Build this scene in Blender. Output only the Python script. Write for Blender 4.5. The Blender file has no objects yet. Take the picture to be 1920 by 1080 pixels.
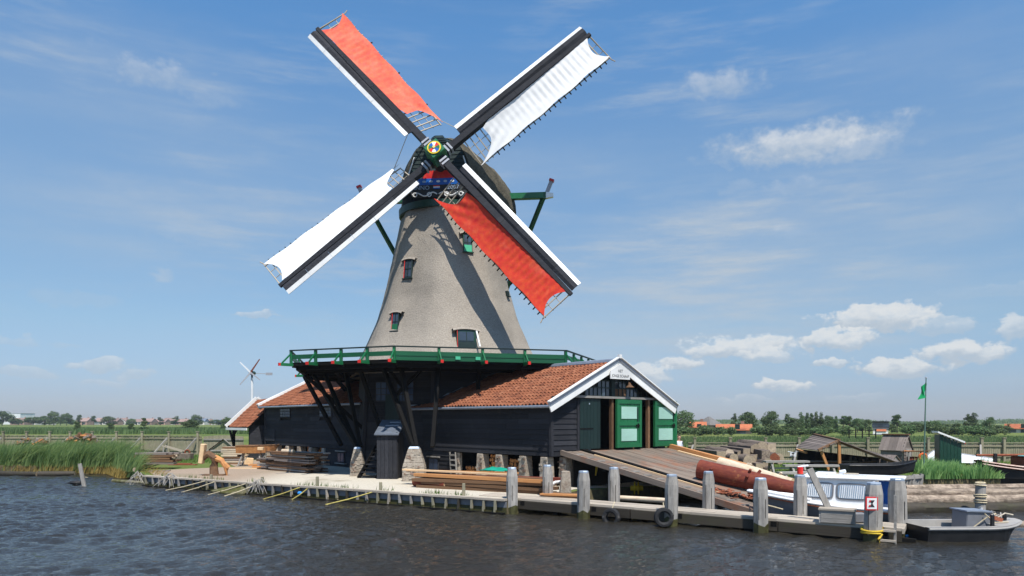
import bpy, bmesh, math, random
import numpy as np
from mathutils import Vector, Matrix, Euler
from mathutils import noise as mnoise
R = random.Random(7)
D = bpy.data
SC = bpy.context.scene
COL = SC.collection
rad = math.radians

# ------------------------------------------------------------------ camera
CAMZ, FPX, CX, CY = 3.05, 1346.0, 960.0, 790.0
cam_d = D.cameras.new("camera")
cam_d.sensor_width = 36.0
cam_d.lens = FPX / 1920 * 36.0
cam_d.shift_y = (CY - 540.0) / 1920.0
cam_d.clip_end = 6000
cam = D.objects.new("camera", cam_d)
cam.location = (0, 0, CAMZ)
cam.rotation_euler = (rad(90), 0, 0)
COL.objects.link(cam)
SC.camera = cam

# ------------------------------------------------------------------ sun, sky, exposure
SUN_TO = Vector((0.17, -0.46, 0.872)).normalized()
sun_d = D.lights.new("sun", 'SUN')
sun_d.energy = 4.8
sun_d.angle = rad(0.53)
sun_d.color = (1.0, 0.955, 0.88)
sun = D.objects.new("sun", sun_d)
sun.rotation_euler = SUN_TO.to_track_quat('Z', 'Y').to_euler()
sun.location = (20, -40, 80)
COL.objects.link(sun)
SC.view_settings.view_transform = 'Standard'
SC.view_settings.look = 'None'
SC.view_settings.exposure = 0.32
SC.view_settings.gamma = 1.0
SC.view_settings.use_curve_mapping = False

world = D.worlds.new("World")
SC.world = world
world.use_nodes = True

def build_world():
    nt = world.node_tree
    nt.nodes.clear()
    N, Lk = nt.nodes.new, nt.links.new
    def math_(op, a, b=None, c=None, clamp=False):
        n = N('ShaderNodeMath'); n.operation = op; n.use_clamp = clamp
        for i, v in enumerate((a, b, c)):
            if v is None: continue
            if isinstance(v, (int, float)): n.inputs[i].default_value = v
            else: Lk(v, n.inputs[i])
        return n.outputs[0]
    def vec(op, a, b=None):
        n = N('ShaderNodeVectorMath'); n.operation = op
        for i, v in enumerate((a, b)):
            if v is None: continue
            if isinstance(v, tuple): n.inputs[i].default_value = v
            else: Lk(v, n.inputs[i])
        return n
    def rng(v, a, b, c=0.0, d=1.0, smooth=True):
        n = N('ShaderNodeMapRange'); n.interpolation_type = 'SMOOTHSTEP' if smooth else 'LINEAR'
        Lk(v, n.inputs[0])
        for i, x in enumerate((a, b, c, d)): n.inputs[i + 1].default_value = x
        return n.outputs[0]
    sky = N('ShaderNodeTexSky'); sky.sky_type = 'NISHITA'; sky.sun_disc = False
    sky.sun_elevation = math.asin(SUN_TO.z)
    sky.sun_rotation = math.atan2(SUN_TO.x, SUN_TO.y)
    sky.air_density = 1.05; sky.dust_density = 0.25; sky.ozone_density = 4.0
    bg = N('ShaderNodeBackground'); bg.inputs[1].default_value = 0.15 * 1.03
    tc = N('ShaderNodeTexCoord')
    sep = N('ShaderNodeSeparateXYZ'); Lk(tc.outputs['Generated'], sep.inputs[0])
    az = math_('ARCTAN2', sep.outputs[0], sep.outputs[1])
    el = math_('ARCSINE', sep.outputs[2])
    # a hazy summer sky: the whole ring of the horizon is duller than clean air would make it
    hz = N('ShaderNodeValToRGB'); Lk(math_('DIVIDE', el, math.pi / 2), hz.inputs[0])
    E0 = hz.color_ramp.elements
    hs = [(.0, (.33, .37, .52)), (.021, (.35, .39, .55)), (.08, (.51, .54, .57)), (.136, (.59, .63, .63)), (.222, (.74, .79, .765)), (.316, (.57, .83, .92)), (.7, (.58, .85, .97))]
    E0[0].position = hs[0][0]; E0[0].color = (*hs[0][1], 1); E0[1].position = hs[-1][0]; E0[1].color = (*hs[-1][1], 1)
    for p_, c_ in hs[1:-1]:
        e_ = E0.new(p_); e_.color = (*c_, 1)
    hm = N('ShaderNodeMix'); hm.data_type = 'RGBA'; hm.blend_type = 'MULTIPLY'; hm.inputs[0].default_value = 1
    Lk(sky.outputs[0], hm.inputs[6]); Lk(hz.outputs[0], hm.inputs[7]); Lk(hm.outputs[2], bg.inputs[0])
    comb = N('ShaderNodeCombineXYZ'); Lk(az, comb.inputs[0]); Lk(el, comb.inputs[1])
    ae = comb.outputs[0]
    def noise(v, sc, scale, det=5, rough=.6, off=(0, 0, 0)):
        m = N('ShaderNodeMapping'); m.inputs['Scale'].default_value = sc; m.inputs['Location'].default_value = off
        Lk(v, m.inputs[0])
        n = N('ShaderNodeTexNoise'); n.inputs['Scale'].default_value = scale
        n.inputs['Detail'].default_value = det; n.inputs['Roughness'].default_value = rough
        Lk(m.outputs[0], n.inputs['Vector'])
        return n
    # edges of the cumulus are pulled about by noise
    dn = noise(ae, (1, 1.6, 1), 30, 8, .6)
    dv = vec('SUBTRACT', dn.outputs['Color'], (.5, .5, .5))
    dm = vec('MULTIPLY', dv.outputs[0], (.050, .034, 0))
    wob = vec('ADD', ae, dm.outputs[0]).outputs[0]
    clouds = [  # x, y, half width, half height, density  (where they hang in the sky seen from the boat)
        (1510, 268, 200, 40, .72), (1610, 282, 110, 28, .5), (1440, 290, 150, 18, .35), (1350, 160, 95, 32, .50), (290, 140, 105, 38, .42), (180, 88, 60, 18, .22),
        (390, 180, 70, 26, .28), (1650, 597, 130, 38, .95), (1760, 612, 70, 26, .55), (1570, 637, 95, 26, .92), (1385, 652, 140, 34, .92), (1440, 668, 90, 22, .7),
        (1275, 684, 62, 20, .9), (1205, 705, 75, 32, .85), (1680, 692, 92, 25, .92), (1808, 662, 88, 28, .92), (1460, 722, 85, 18, .92),
        (1560, 680, 45, 14, .8), (1915, 615, 50, 26, .7), (1490, 352, 85, 24, .34), (1385, 352, 60, 20, .26), (1860, 405, 120, 28, .25), (1490, 437, 80, 22, .30),
        (315, 435, 85, 22, .26), (480, 590, 55, 14, .55), (305, 512, 30, 14, .4), (190, 685, 52, 17, .55), (255, 700, 46, 15, .5), (60, 698, 60, 14, .42),
        (190, 713, 52, 12, .4), (700, 490, 52, 20, .22), (145, 560, 90, 20, .18), (1880, 545, 130, 20, .3), (1230, 760, 60, 12, .5), (1400, 748, 70, 10, .4),
        (1600, 745, 80, 10, .35), (930, 640, 60, 14, .3), (1130, 740, 60, 12, .5), (20, 640, 60, 10, .3), (120, 640, 40, 8, .25)]
    billow = noise(ae, (1, 1.35, 1), 42, 8, .58, (4, 9, 0))
    bil = math_('MULTIPLY', math_('SUBTRACT', billow.outputs[0], .5), 2.1)
    acc = None; shade = None
    for (px, py, hw, hh, s) in clouds:
        a0 = math.atan((px - CX) / FPX); e0 = math.atan((CY - py) / FPX * math.cos(a0))
        d1 = vec('SUBTRACT', wob, (a0, e0, 0))
        d2 = vec('MULTIPLY', d1.outputs[0], (FPX / hw * (1.12 if py > 540 else .92), FPX / hh * (1.22 if py > 540 else .92), 0))
        ln = vec('LENGTH', d2.outputs[0])
        s2 = N('ShaderNodeSeparateXYZ'); Lk(d2.outputs[0], s2.inputs[0])
        v = math_('SUBTRACT', 1.0, ln.outputs['Value'])
        v = math_('ADD', v, math_('MULTIPLY', bil, .62 if py > 540 else .55))
        m = rng(v, .02, .42 if py > 540 else .8, 0, min(1, s * (.93 if py > 540 else 1)))
        acc = m if acc is None else math_('MAXIMUM', acc, m)
        t = math_('MULTIPLY', math_('ADD', math_('ADD', s2.outputs[1], .55), math_('MULTIPLY', bil, .5)), m)
        shade = t if shade is None else math_('MAXIMUM', shade, t)
    veil = None   # broad thin veils of high cloud
    for (px, py, hw, hh, s) in [(1330, 560, 620, 170, .42), (900, 320, 420, 70, .16), (560, 400, 480, 60, .22), (1600, 390, 420, 110, .24), (1300, 420, 300, 40, .20), (1750, 90, 300, 60, .12), (230, 130, 300, 120, .20), (250, 420, 380, 120, .20), (960, 660, 900, 60, .22), (400, 300, 200, 40, .14)]:
        a0 = math.atan((px - CX) / FPX); e0 = math.atan((CY - py) / FPX * math.cos(a0))
        d2 = vec('MULTIPLY', vec('SUBTRACT', wob, (a0, e0, 0)).outputs[0], (FPX / hw, FPX / hh, 0))
        m = rng(vec('LENGTH', d2.outputs[0]).outputs['Value'], 1.1, 0, 0, s)
        veil = m if veil is None else math_('ADD', veil, m)
    # thin high streaks all over the sky
    st = noise(ae, (2.2, 15, 1), 2.6, 6, .62, (3.1, 1.7, 0))
    st2 = noise(ae, (1.2, 3.2, 1), 2.2, 3, .5, (7.7, 2.2, 0))
    streak = math_('MULTIPLY', rng(st.outputs[0], .42, .80, 0, .50), rng(st2.outputs[0], .36, .66, 0, 1))
    # small cumulus low down, in every direction beside the view
    cn = noise(ae, (1, 2.6, 1), 9, 7, .6, (11, 5, 0))
    low = math_('MULTIPLY', rng(cn.outputs[0], .56, .68, 0, .85), math_('MULTIPLY', rng(el, .02, .07), rng(el, .32, .12)))
    low = math_('MULTIPLY', low, rng(math_('ABSOLUTE', az), .62, .8))
    fine = noise(ae, (1, 1.6, 1), 60, 6, .65)
    vs = math_('MULTIPLY', veil, rng(st.outputs[0], .25, .72, .55, 1.5))
    tot = math_('MAXIMUM', math_('MULTIPLY', math_('MAXIMUM', acc, low), rng(fine.outputs[0], .2, .6, .72, 1)), math_('ADD', streak, vs, clamp=True))
    ramp = N('ShaderNodeMix'); ramp.data_type = 'RGBA'
    ramp.inputs[6].default_value = (.43, .49, .555, 1); ramp.inputs[7].default_value = (.68, .69, .69, 1)
    lit = math_('ADD', rng(shade, .05, .75), math_('MULTIPLY', math_('SUBTRACT', fine.outputs[0], .5), .5), clamp=True)
    Lk(lit, ramp.inputs[0])
    cb = N('ShaderNodeBackground'); Lk(ramp.outputs[2], cb.inputs[0]); cb.inputs[1].default_value = .92
    mx = N('ShaderNodeMixShader'); Lk(tot, mx.inputs[0]); Lk(bg.outputs[0], mx.inputs[1]); Lk(cb.outputs[0], mx.inputs[2])
    out = N('ShaderNodeOutputWorld'); Lk(mx.outputs[0], out.inputs[0])
build_world()

# ------------------------------------------------------------------ materials
SPEC = {}
MATS = {}
def defmat(name, col, var=.25, rough=.8, scale=(6, 6, 6), bump=.25, rnd=.12, stain=None, spec=.3, metal=0.0, big=.5, bigvar=.18, dist=.02):
    SPEC[name] = dict(col=col, var=var, rough=rough, scale=scale, bump=bump, rnd=rnd, stain=stain, spec=spec, metal=metal, big=big, bigvar=bigvar, dist=dist)
def nodes_of(name):
    m = D.materials.new(name); m.use_nodes = True
    nt = m.node_tree
    b = nt.nodes['Principled BSDF']
    return m, nt, b
def mat(name, unit=False):
    key = (name, unit)
    if key in MATS: return MATS[key]
    s = SPEC[name]
    m, nt, b = nodes_of(name + ('_piece' if unit else ''))
    N, Lk = nt.nodes.new, nt.links.new
    tc = N('ShaderNodeTexCoord'); oi = N('ShaderNodeObjectInfo')
    mp = N('ShaderNodeMapping')
    mp.inputs['Scale'].default_value = (2.5, 14, 14) if unit else s['scale']
    add = N('ShaderNodeVectorMath'); add.operation = 'MULTIPLY_ADD'
    cmb = N('ShaderNodeCombineXYZ')
    for i in range(3): Lk(oi.outputs['Random'], cmb.inputs[i])
    Lk(cmb.outputs[0], add.inputs[0]); add.inputs[1].default_value = (37.1, 53.7, 71.3)
    Lk(tc.outputs['Object'], add.inputs[2])
    Lk(add.outputs[0], mp.inputs[0])
    nz = N('ShaderNodeTexNoise'); nz.inputs['Scale'].default_value = 1.0; nz.inputs['Detail'].default_value = 7; nz.inputs['Roughness'].default_value = .65
    Lk(mp.outputs[0], nz.inputs['Vector'])
    bg = N('ShaderNodeTexNoise'); bg.inputs['Scale'].default_value = s['big']; bg.inputs['Detail'].default_value = 4
    geo = N('ShaderNodeNewGeometry'); Lk(geo.outputs['Position'], bg.inputs['Vector'])
    def mr(v, lo, hi, f0=.25, f1=.75):
        n = N('ShaderNodeMapRange'); Lk(v, n.inputs[0]); n.inputs[1].default_value = f0; n.inputs[2].default_value = f1
        n.inputs[3].default_value = lo; n.inputs[4].default_value = hi; return n.outputs[0]
    def mul(a, c):
        n = N('ShaderNodeMath'); n.operation = 'MULTIPLY'; Lk(a, n.inputs[0]); Lk(c, n.inputs[1]); return n.outputs[0]
    v = mul(mr(nz.outputs[0], 1 - s['var'], 1 + s['var']), mr(bg.outputs[0], 1 - s['bigvar'], 1 + s['bigvar']))
    v = mul(v, mr(oi.outputs['Random'], 1 - s['rnd'], 1 + s['rnd'], 0, 1))
    hsv = N('ShaderNodeHueSaturation'); hsv.inputs['Color'].default_value = (*s['col'], 1)
    Lk(v, hsv.inputs['Value'])
    hm = mr(bg.outputs[1] if False else nz.outputs[0], .49, .51); Lk(hm, hsv.inputs['Hue'])
    col = hsv.outputs[0]
    if s['stain']:
        sc, ss, t0, t1, amt = s['stain']
        sn = N('ShaderNodeTexNoise'); sn.inputs['Scale'].default_value = ss; sn.inputs['Detail'].default_value = 6; sn.inputs['Roughness'].default_value = .7
        Lk(geo.outputs['Position'], sn.inputs['Vector'])
        mx = N('ShaderNodeMix'); mx.data_type = 'RGBA'
        Lk(mr(sn.outputs[0], 0, amt, t0, t1), mx.inputs[0]); Lk(col, mx.inputs[6]); mx.inputs[7].default_value = (*sc, 1)
        col = mx.outputs[2]
    Lk(col, b.inputs['Base Color'])
    b.inputs['Metallic'].default_value = s['metal']
    b.inputs['Specular IOR Level'].default_value = s['spec']
    Lk(mr(nz.outputs[0], max(0, s['rough'] - .12), min(1, s['rough'] + .12)), b.inputs['Roughness'])
    if s['bump']:
        bp = N('ShaderNodeBump'); bp.inputs['Strength'].default_value = s['bump']; bp.inputs['Distance'].default_value = s['dist']
        Lk(nz.outputs[0], bp.inputs['Height']); Lk(bp.outputs[0], b.inputs['Normal'])
    MATS[key] = m
    return m

defmat('black_wood', (.030, .031, .036), .4, .7, (3, 3, 14), .3, .28, ((.060, .059, .060), 1.2, .55, .8, .6), .08)
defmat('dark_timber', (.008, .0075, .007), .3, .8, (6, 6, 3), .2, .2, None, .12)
defmat('green_paint', (.010, .130, .045), .12, .38, (5, 5, 5), .08, .08, ((.02, .075, .035), 2.5, .58, .8, .5), .5)
defmat('dark_green_paint', (.006, .045, .026), .15, .45, (5, 5, 5), .1, .1, None, .5)
defmat('blackgreen_paint', (.008, .021, .019), .2, .5, (5, 5, 12), .2, .15, None, .35)
defmat('pale_green_paint', (.34, .56, .46), .08, .5, (4, 4, 4), .05, .05, ((.25, .36, .3), 4, .6, .8, .4), .4)
defmat('mint_paint', (.07, .42, .24), .1, .45, (4, 4, 4), .05, .05)
defmat('white_paint', (.80, .79, .76), .06, .45, (5, 5, 5), .08, .04, ((.5, .48, .43), 2.2, .6, .85, .45), .45)
defmat('grey_paint', (.36, .37, .40), .08, .5, (5, 5, 5), .06, .06)
defmat('red_paint', (.62, .025, .02), .1, .4, (5, 5, 5), .05, .06)
defmat('blue_paint', (.012, .105, .42), .12, .4, (5, 5, 5), .05, .06)
defmat('yellow_paint', (.72, .52, .03), .1, .4, (5, 5, 5), .05, .06)
defmat('thatch', (.350, .306, .254), .40, .95, (13, 13, 34), .85, .06, ((.25, .215, .175), .7, .48, .8, .55), .1, 0, .35, .24, .06)
defmat('cap_thatch', (.13, .115, .085), .5, .95, (9, 9, 16), 1.0, .05, ((.045, .042, .033), 1.1, .42, .65, .85), .1, 0, .6, .25, .06)
defmat('zinc', (.36, .42, .50), .12, .45, (6, 6, 6), .1, .1, None, .5, .35)
defmat('lead_flashing', (.24, .27, .32), .2, .45, (6, 6, 6), .1, .1, None, .5, .3)
defmat('grey_wood', (.29, .27, .245), .38, .85, (9, 9, 2.0), .5, .16, ((.15, .135, .115), 3, .5, .75, .6), .2)
defmat('deck_wood', (.40, .345, .28), .28, .85, (7, 7, 7), .4, .14, ((.26, .22, .17), 2.2, .5, .8, .6), .2)
defmat('fence_wood', (.27, .24, .17), .3, .9, (9, 9, 2.5), .3, .14, ((.17, .18, .11), .9, .45, .75, .6), .15)
defmat('ramp_wood', (.185, .145, .115), .35, .85, (5, 5, 5), .4, .22, ((.26, .115, .065), .7, .50, .66, .85), .2)
defmat('brown_wood', (.17, .095, .052), .4, .8, (5, 5, 5), .4, .3, ((.08, .04, .025), 2, .5, .8, .6), .2)
defmat('orange_wood', (.50, .23, .085), .28, .65, (5, 5, 5), .25, .14, ((.36, .13, .045), 2.2, .5, .8, .6), .3)
defmat('fresh_wood', (.72, .50, .29), .2, .75, (5, 5, 5), .25, .1, None, .25)
defmat('firewood', (.40, .17, .06), .5, .85, (7, 7, 7), .4, .2, ((.12, .06, .03), 5, .5, .7, .8), .15)
defmat('shingle_wood', (.20, .165, .145), .35, .85, (5, 5, 5), .5, .28, None, .2)
defmat('red_bark', (.155, .034, .020), .4, .75, (5, 5, 16), .6, .1, ((.36, .15, .06), 2.6, .63, .72, .8), .25)
defmat('bark_chips', (.26, .085, .045), .5, .85, (12, 12, 12), .4, .3, None, .2)
defmat('pale_log', (.56, .45, .33), .25, .8, (4, 4, 14), .4, .1, ((.40, .25, .13), 1.8, .55, .75, .8), .2)
defmat('grey_log', (.165, .132, .108), .4, .9, (6, 6, 6), .7, .22, ((.13, .095, .075), 2.4, .5, .7, .8), .15)
defmat('raft_log', (.33, .26, .20), .6, .9, (2.5, 9, 9), 1.0, .2, ((.13, .10, .075), 2.2, .45, .62, .85), .15, 0, .5, .18, .06)
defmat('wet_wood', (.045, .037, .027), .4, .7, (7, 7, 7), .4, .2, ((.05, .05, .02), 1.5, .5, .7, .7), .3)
defmat('weed', (.055, .052, .018), .5, .6, (9, 9, 9), .5, .2)
defmat('log_end', (.36, .285, .20), .35, .9, (14, 14, 14), .4, .25, ((.22, .17, .12), 6, .5, .75, .7), .15)
defmat('stone', (.36, .31, .25), .45, .9, (14, 14, 14), .8, .1, ((.17, .115, .08), 4, .5, .66, .8), .2)
defmat('brick_red', (.24, .155, .115), .3, .9, (9, 9, 9), .5, .2)
defmat('mossy_rock', (.22, .195, .14), .5, .9, (7, 7, 7), .9, .1, ((.075, .075, .02), 2, .38, .58, .95), .2)
defmat('white_cloth', (.80, .79, .77), .04, .85, (3, 3, 3), .12, .02, ((.70, .69, .66), 1.0, .5, .8, .5), .15, 0, .4, .06)
defmat('red_cloth', (.60, .052, .027), .10, .85, (4, 4, 4), .15, .02, ((.72, .20, .12), .7, .55, .8, .6), .15, 0, .4, .10)
defmat('pale_red_cloth', (.68, .125, .075), .10, .85, (4, 4, 4), .15, .02, ((.78, .30, .19), .8, .45, .75, .6), .15, 0, .4, .10)  # paler red than the other red sailcloth
defmat('lath', (.42, .36, .28), .25, .85, (6, 6, 6), .1, .1)
defmat('rope', (.50, .42, .28), .3, .9, (20, 20, 20), .3, .1)
defmat('yellow_rope', (.62, .42, .04), .25, .8, (20, 20, 20), .3, .1)
defmat('rubber', (.022, .022, .023), .3, .75, (10, 10, 10), .3, .2, ((.22, .2, .18), 4, .58, .72, .6), .3)
defmat('glass_dark', (.045, .062, .085), .3, .08, (2, 2, 2), 0, .3, None, .8)
defmat('glass_pale', (.035, .055, .10), .2, .2, (2, 2, 2), 0, .25, None, .25)
defmat('boat_glass', (.20, .27, .36), .2, .12, (2, 2, 2), 0, .25, None, .8)
defmat('rail_green', (.008, .082, .034), .12, .4, (5, 5, 5), .08, .08, None, .4)
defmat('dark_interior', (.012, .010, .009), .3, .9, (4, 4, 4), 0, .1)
defmat('boat_grey', (.155, .16, .175), .12, .42, (5, 5, 5), .05, .05, ((.26, .25, .25), 2, .6, .8, .4), .45)
defmat('boat_white', (.80, .80, .80), .04, .3, (5, 5, 5), .02, .02, None, .5)
defmat('tar_black', (.012, .012, .013), .3, .5, (5, 5, 5), .2, .1, ((.04, .04, .04), 2, .55, .8, .5), .4)
defmat('barge_grey', (.30, .285, .265), .14, .6, (5, 5, 5), .1, .05, ((.4, .36, .31), 2, .5, .8, .5), .3)
defmat('boat_brown', (.17, .042, .018), .2, .35, (5, 5, 5), .05, .05, None, .5)
defmat('teal_paint', (.20, .50, .47), .1, .4, (5, 5, 5), .05, .05)
defmat('green_tarp', (.01, .33, .22), .15, .45, (5, 5, 5), .3, .05, None, .4)
defmat('orange_plastic', (.80, .15, .04), .1, .4, (5, 5, 5), .02, .05)
defmat('curtain', (.62, .64, .66), .1, .8, (9, 9, 3), .2, .05)
defmat('plate_orange', (.55, .16, .05), .1, .5, (5, 5, 5), .02, .05)
defmat('ink', (.03, .03, .032), .1, .7, (5, 5, 5), 0, 0)
defmat('grey_ink', (.22, .22, .22), .1, .7, (5, 5, 5), 0, 0)
defmat('flag_green', (.01, .34, .11), .12, .7, (5, 5, 5), .1, .05)
defmat('skin', (.52, .30, .22), .08, .55, (8, 8, 8), .03, 0)
defmat('shirt', (.62, .63, .68), .08, .85, (8, 8, 8), .2, 0)
defmat('jeans', (.05, .07, .13), .1, .85, (8, 8, 8), .2, 0)
defmat('hair', (.10, .065, .045), .3, .8, (20, 20, 20), .3, 0)
defmat('house_brick', (.34, .22, .17), .2, .9, (2, 2, 2), 0, .25)
defmat('house_pale', (.58, .55, .50), .1, .85, (2, 2, 2), 0, .15)
defmat('house_roof', (.25, .17, .145), .2, .85, (2, 2, 2), 0, .3)
defmat('house_roof_blue', (.13, .16, .21), .2, .8, (2, 2, 2), 0, .2)
defmat('house_roof_orange', (.40, .125, .055), .14, .8, (2, 2, 2), .1, .12)
defmat('roof_thatch', (.17, .16, .15), .25, .95, (3, 3, 3), .2, .1)
defmat('tree_bark', (.12, .095, .07), .3, .9, (5, 5, 5), .2, .1)
defmat('white_metal', (.74, .75, .76), .05, .35, (5, 5, 5), .02, .02, None, .5)
defmat('bird_black', (.02, .02, .022), .2, .6, (9, 9, 9), .1, 0)
defmat('pole_green', (.11, .19, .15), .1, .5, (5, 5, 5), .02, .02)
defmat('bank_mud', (.10, .082, .045), .5, .9, (6, 6, 6), .6, .1, ((.22, .17, .06), 2, .5, .7, .7), .15)
defmat('willow', (.44, .36, .10), .25, .8, (9, 9, 9), .2, .15)
defmat('slate_lead', (.095, .11, .135), .25, .5, (6, 6, 6), .1, .1, None, .4)
defmat('gold', (.75, .55, .16), .1, .4, (5, 5, 5), 0, 0)
defmat('blue_plastic', (.03, .25, .65), .1, .4, (5, 5, 5), .1, 0)

# ------------------------------------------------------------------ mesh helpers
def _R(p, q, up=(0, 0, 1)):
    x = (Vector(q) - Vector(p)); ln = x.length; x = x.normalized()
    u = Vector(up)
    if abs(x.dot(u)) > .98: u = Vector((0, 1, 0)) if abs(x.y) < .9 else Vector((1, 0, 0))
    y = u.cross(x).normalized(); z = x.cross(y)
    return Matrix((x, y, z)).transposed(), ln
class MB:
    def __init__(s): s.v = []; s.f = []; s.m = []; s.mi = 0
    def add(s, vs, fs):
        o = len(s.v); s.v += [tuple(v) for v in vs]; s.f += [tuple(i + o for i in f) for f in fs]; s.m += [s.mi] * len(fs)
        return s
    def face(s, *pts): return s.add(pts, [tuple(range(len(pts)))])
    def box(s, c, sz, rot=None):
        c = Vector(c); h = Vector(sz) / 2
        vs = []
        for z in (-1, 1):
            for y in (-1, 1):
                for x in (-1, 1):
                    p = Vector((x * h.x, y * h.y, z * h.z))
                    if rot is not None: p = rot @ p
                    vs.append(c + p)
        return s.add(vs, [(0, 2, 3, 1), (4, 5, 7, 6), (0, 1, 5, 4), (2, 6, 7, 3), (0, 4, 6, 2), (1, 3, 7, 5)])
    def beam(s, p, q, w, h, up=(0, 0, 1)):
        r, ln = _R(p, q, up)
        return s.box((Vector(p) + Vector(q)) / 2, (ln, w, h), r)
    def taper(s, p, q, w0, h0, w1, h1, up=(0, 0, 1)):
        r, ln = _R(p, q, up); vs = []
        for P, w, h in ((p, w0, h0), (q, w1, h1)):
            for a, b in ((-1, -1), (1, -1), (1, 1), (-1, 1)):
                vs.append(Vector(P) + r @ Vector((0, a * w / 2, b * h / 2)))
        return s.add(vs, [(3, 2, 1, 0), (4, 5, 6, 7), (0, 1, 5, 4), (1, 2, 6, 5), (2, 3, 7, 6), (3, 0, 4, 7)])
    def tube(s, pts, rs, n=8, cap=True):
        pts = [Vector(p) for p in pts]
        if isinstance(rs, (int, float)): rs = [rs] * len(pts)
        vs = []; fs = []
        up = None
        for i, p in enumerate(pts):
            a = pts[max(0, i - 1)]; b = pts[min(len(pts) - 1, i + 1)]
            r, _ = _R(a, b)
            for k in range(n):
                t = 2 * math.pi * k / n
                vs.append(p + r @ Vector((0, math.cos(t) * rs[i], math.sin(t) * rs[i])))
        for i in range(len(pts) - 1):
            for k in range(n):
                k2 = (k + 1) % n
                fs.append((i * n + k, i * n + k2, (i + 1) * n + k2, (i + 1) * n + k))
        if cap:
            fs.append(tuple(range(n))[::-1]); fs.append(tuple((len(pts) - 1) * n + k for k in range(n)))
        return s.add(vs, fs)
    def prism(s, poly, z0, z1):
        n = len(poly)
        vs = [(x, y, z0) for x, y in poly] + [(x, y, z1) for x, y in poly]
        return s.add(vs, [tuple(range(n))[::-1], tuple(range(n, 2 * n))] + [(i, (i + 1) % n, n + (i + 1) % n, n + i) for i in range(n)])
    def extr(s, pts, d):
        """A flat outline (3-D points) given thickness along d."""
        d = Vector(d); n = len(pts)
        vs = [Vector(p) for p in pts] + [Vector(p) + d for p in pts]
        return s.add(vs, [tuple(range(n))[::-1], tuple(range(n, 2 * n))] + [(i, (i + 1) % n, n + (i + 1) % n, n + i) for i in range(n)])
    def grid(s, rows, close=False):
        nr, nc = len(rows), len(rows[0]); vs = [p for r in rows for p in r]; fs = []
        for i in range(nr - 1):
            for j in range(nc if close else nc - 1):
                j2 = (j + 1) % nc
                fs.append((i * nc + j, i * nc + j2, (i + 1) * nc + j2, (i + 1) * nc + j))
        return s.add(vs, fs)
    def ring(s, c, r, r2, axis, n=20, m=8):
        c = Vector(c); rot = Vector(axis).to_track_quat('Z', 'Y').to_matrix(); vs = []; fs = []
        for i in range(n):
            a = 2 * math.pi * i / n
            for j in range(m):
                b = 2 * math.pi * j / m
                vs.append(c + rot @ Vector(((r + r2 * math.cos(b)) * math.cos(a), (r + r2 * math.cos(b)) * math.sin(a), r2 * math.sin(b))))
        for i in range(n):
            for j in range(m):
                fs.append((i * m + j, ((i + 1) % n) * m + j, ((i + 1) % n) * m + (j + 1) % m, i * m + (j + 1) % m))
        return s.add(vs, fs)
    def build(s, name, mats, parent=None, smooth=False, fix=True, stuff=False, bevel=0, kind=None):
        me = D.meshes.new(name)
        me.from_pydata([tuple(v) for v in s.v], [], s.f)
        ms = mats if isinstance(mats, (list, tuple)) else [mats]
        for m in ms: me.materials.append(mat(m) if isinstance(m, str) else m)
        if len(ms) > 1: me.polygons.foreach_set('material_index', s.m)
        if fix or bevel:
            bm = bmesh.new(); bm.from_mesh(me)
            if fix: bmesh.ops.recalc_face_normals(bm, faces=bm.faces)
            if bevel: bmesh.ops.bevel(bm, geom=[e for e in bm.edges if e.is_manifold and e.calc_face_angle(0) > .5], offset=bevel, segments=1, affect='EDGES', clamp_overlap=True)
            bm.to_mesh(me); bm.free()
        if smooth:
            me.polygons.foreach_set('use_smooth', [True] * len(me.polygons))
            try: me.set_sharp_from_angle(angle=rad(40))
            except Exception: pass
        me.update()
        o = D.objects.new(name, me); COL.objects.link(o)
        if parent is not None: o.parent = parent
        if stuff: o['kind'] = 'stuff'
        if kind: o['kind'] = kind
        return o
def thing(name, label, cat, loc=(0, 0, 0), rz=0.0, group=None):
    o = D.objects.new(name, None); COL.objects.link(o)
    o.empty_display_size = .3
    o.location = loc; o.rotation_euler = (0, 0, rz)
    tag(o, label, cat, group)
    return o
def tag(o, label, cat, group=None):
    o['label'] = label; o['category'] = cat
    if group: o['group'] = group
    return o
UNIT = {}
def unit_mesh(m):
    if m not in UNIT:
        me = D.meshes.new('board_' + m)
        b = MB().box((0, 0, 0), (1, 1, 1))
        me.from_pydata([tuple(v) for v in b.v], [], b.f); me.materials.append(mat(m, True)); me.update()
        UNIT[m] = me
    return UNIT[m]
def piece(name, parent, m, c, sz, rot=None):
    o = D.objects.new(name, unit_mesh(m)); COL.objects.link(o)
    o.parent = parent
    M4 = (rot if rot is not None else Matrix.Identity(3)).to_4x4()
    o.matrix_local = Matrix.Translation(Vector(c)) @ M4 @ Matrix.Diagonal((sz[0], sz[1], sz[2], 1))
    return o
def pbeam(name, parent, m, p, q, w, h, up=(0, 0, 1)):
    r, ln = _R(p, q, up)
    return piece(name, parent, m, (Vector(p) + Vector(q)) / 2, (ln, w, h), r)
def copy_thing(o, loc=None, rz=None, label=None):
    c = o.copy(); COL.objects.link(c)
    if loc is not None: c.location = loc
    if rz is not None: c.rotation_euler = (0, 0, rz)
    if label: c['label'] = label
    for ch in list(o.children):
        d = ch.copy(); COL.objects.link(d); d.parent = c
        for g in list(ch.children):
            e = g.copy(); COL.objects.link(e); e.parent = d
    return c
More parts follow.
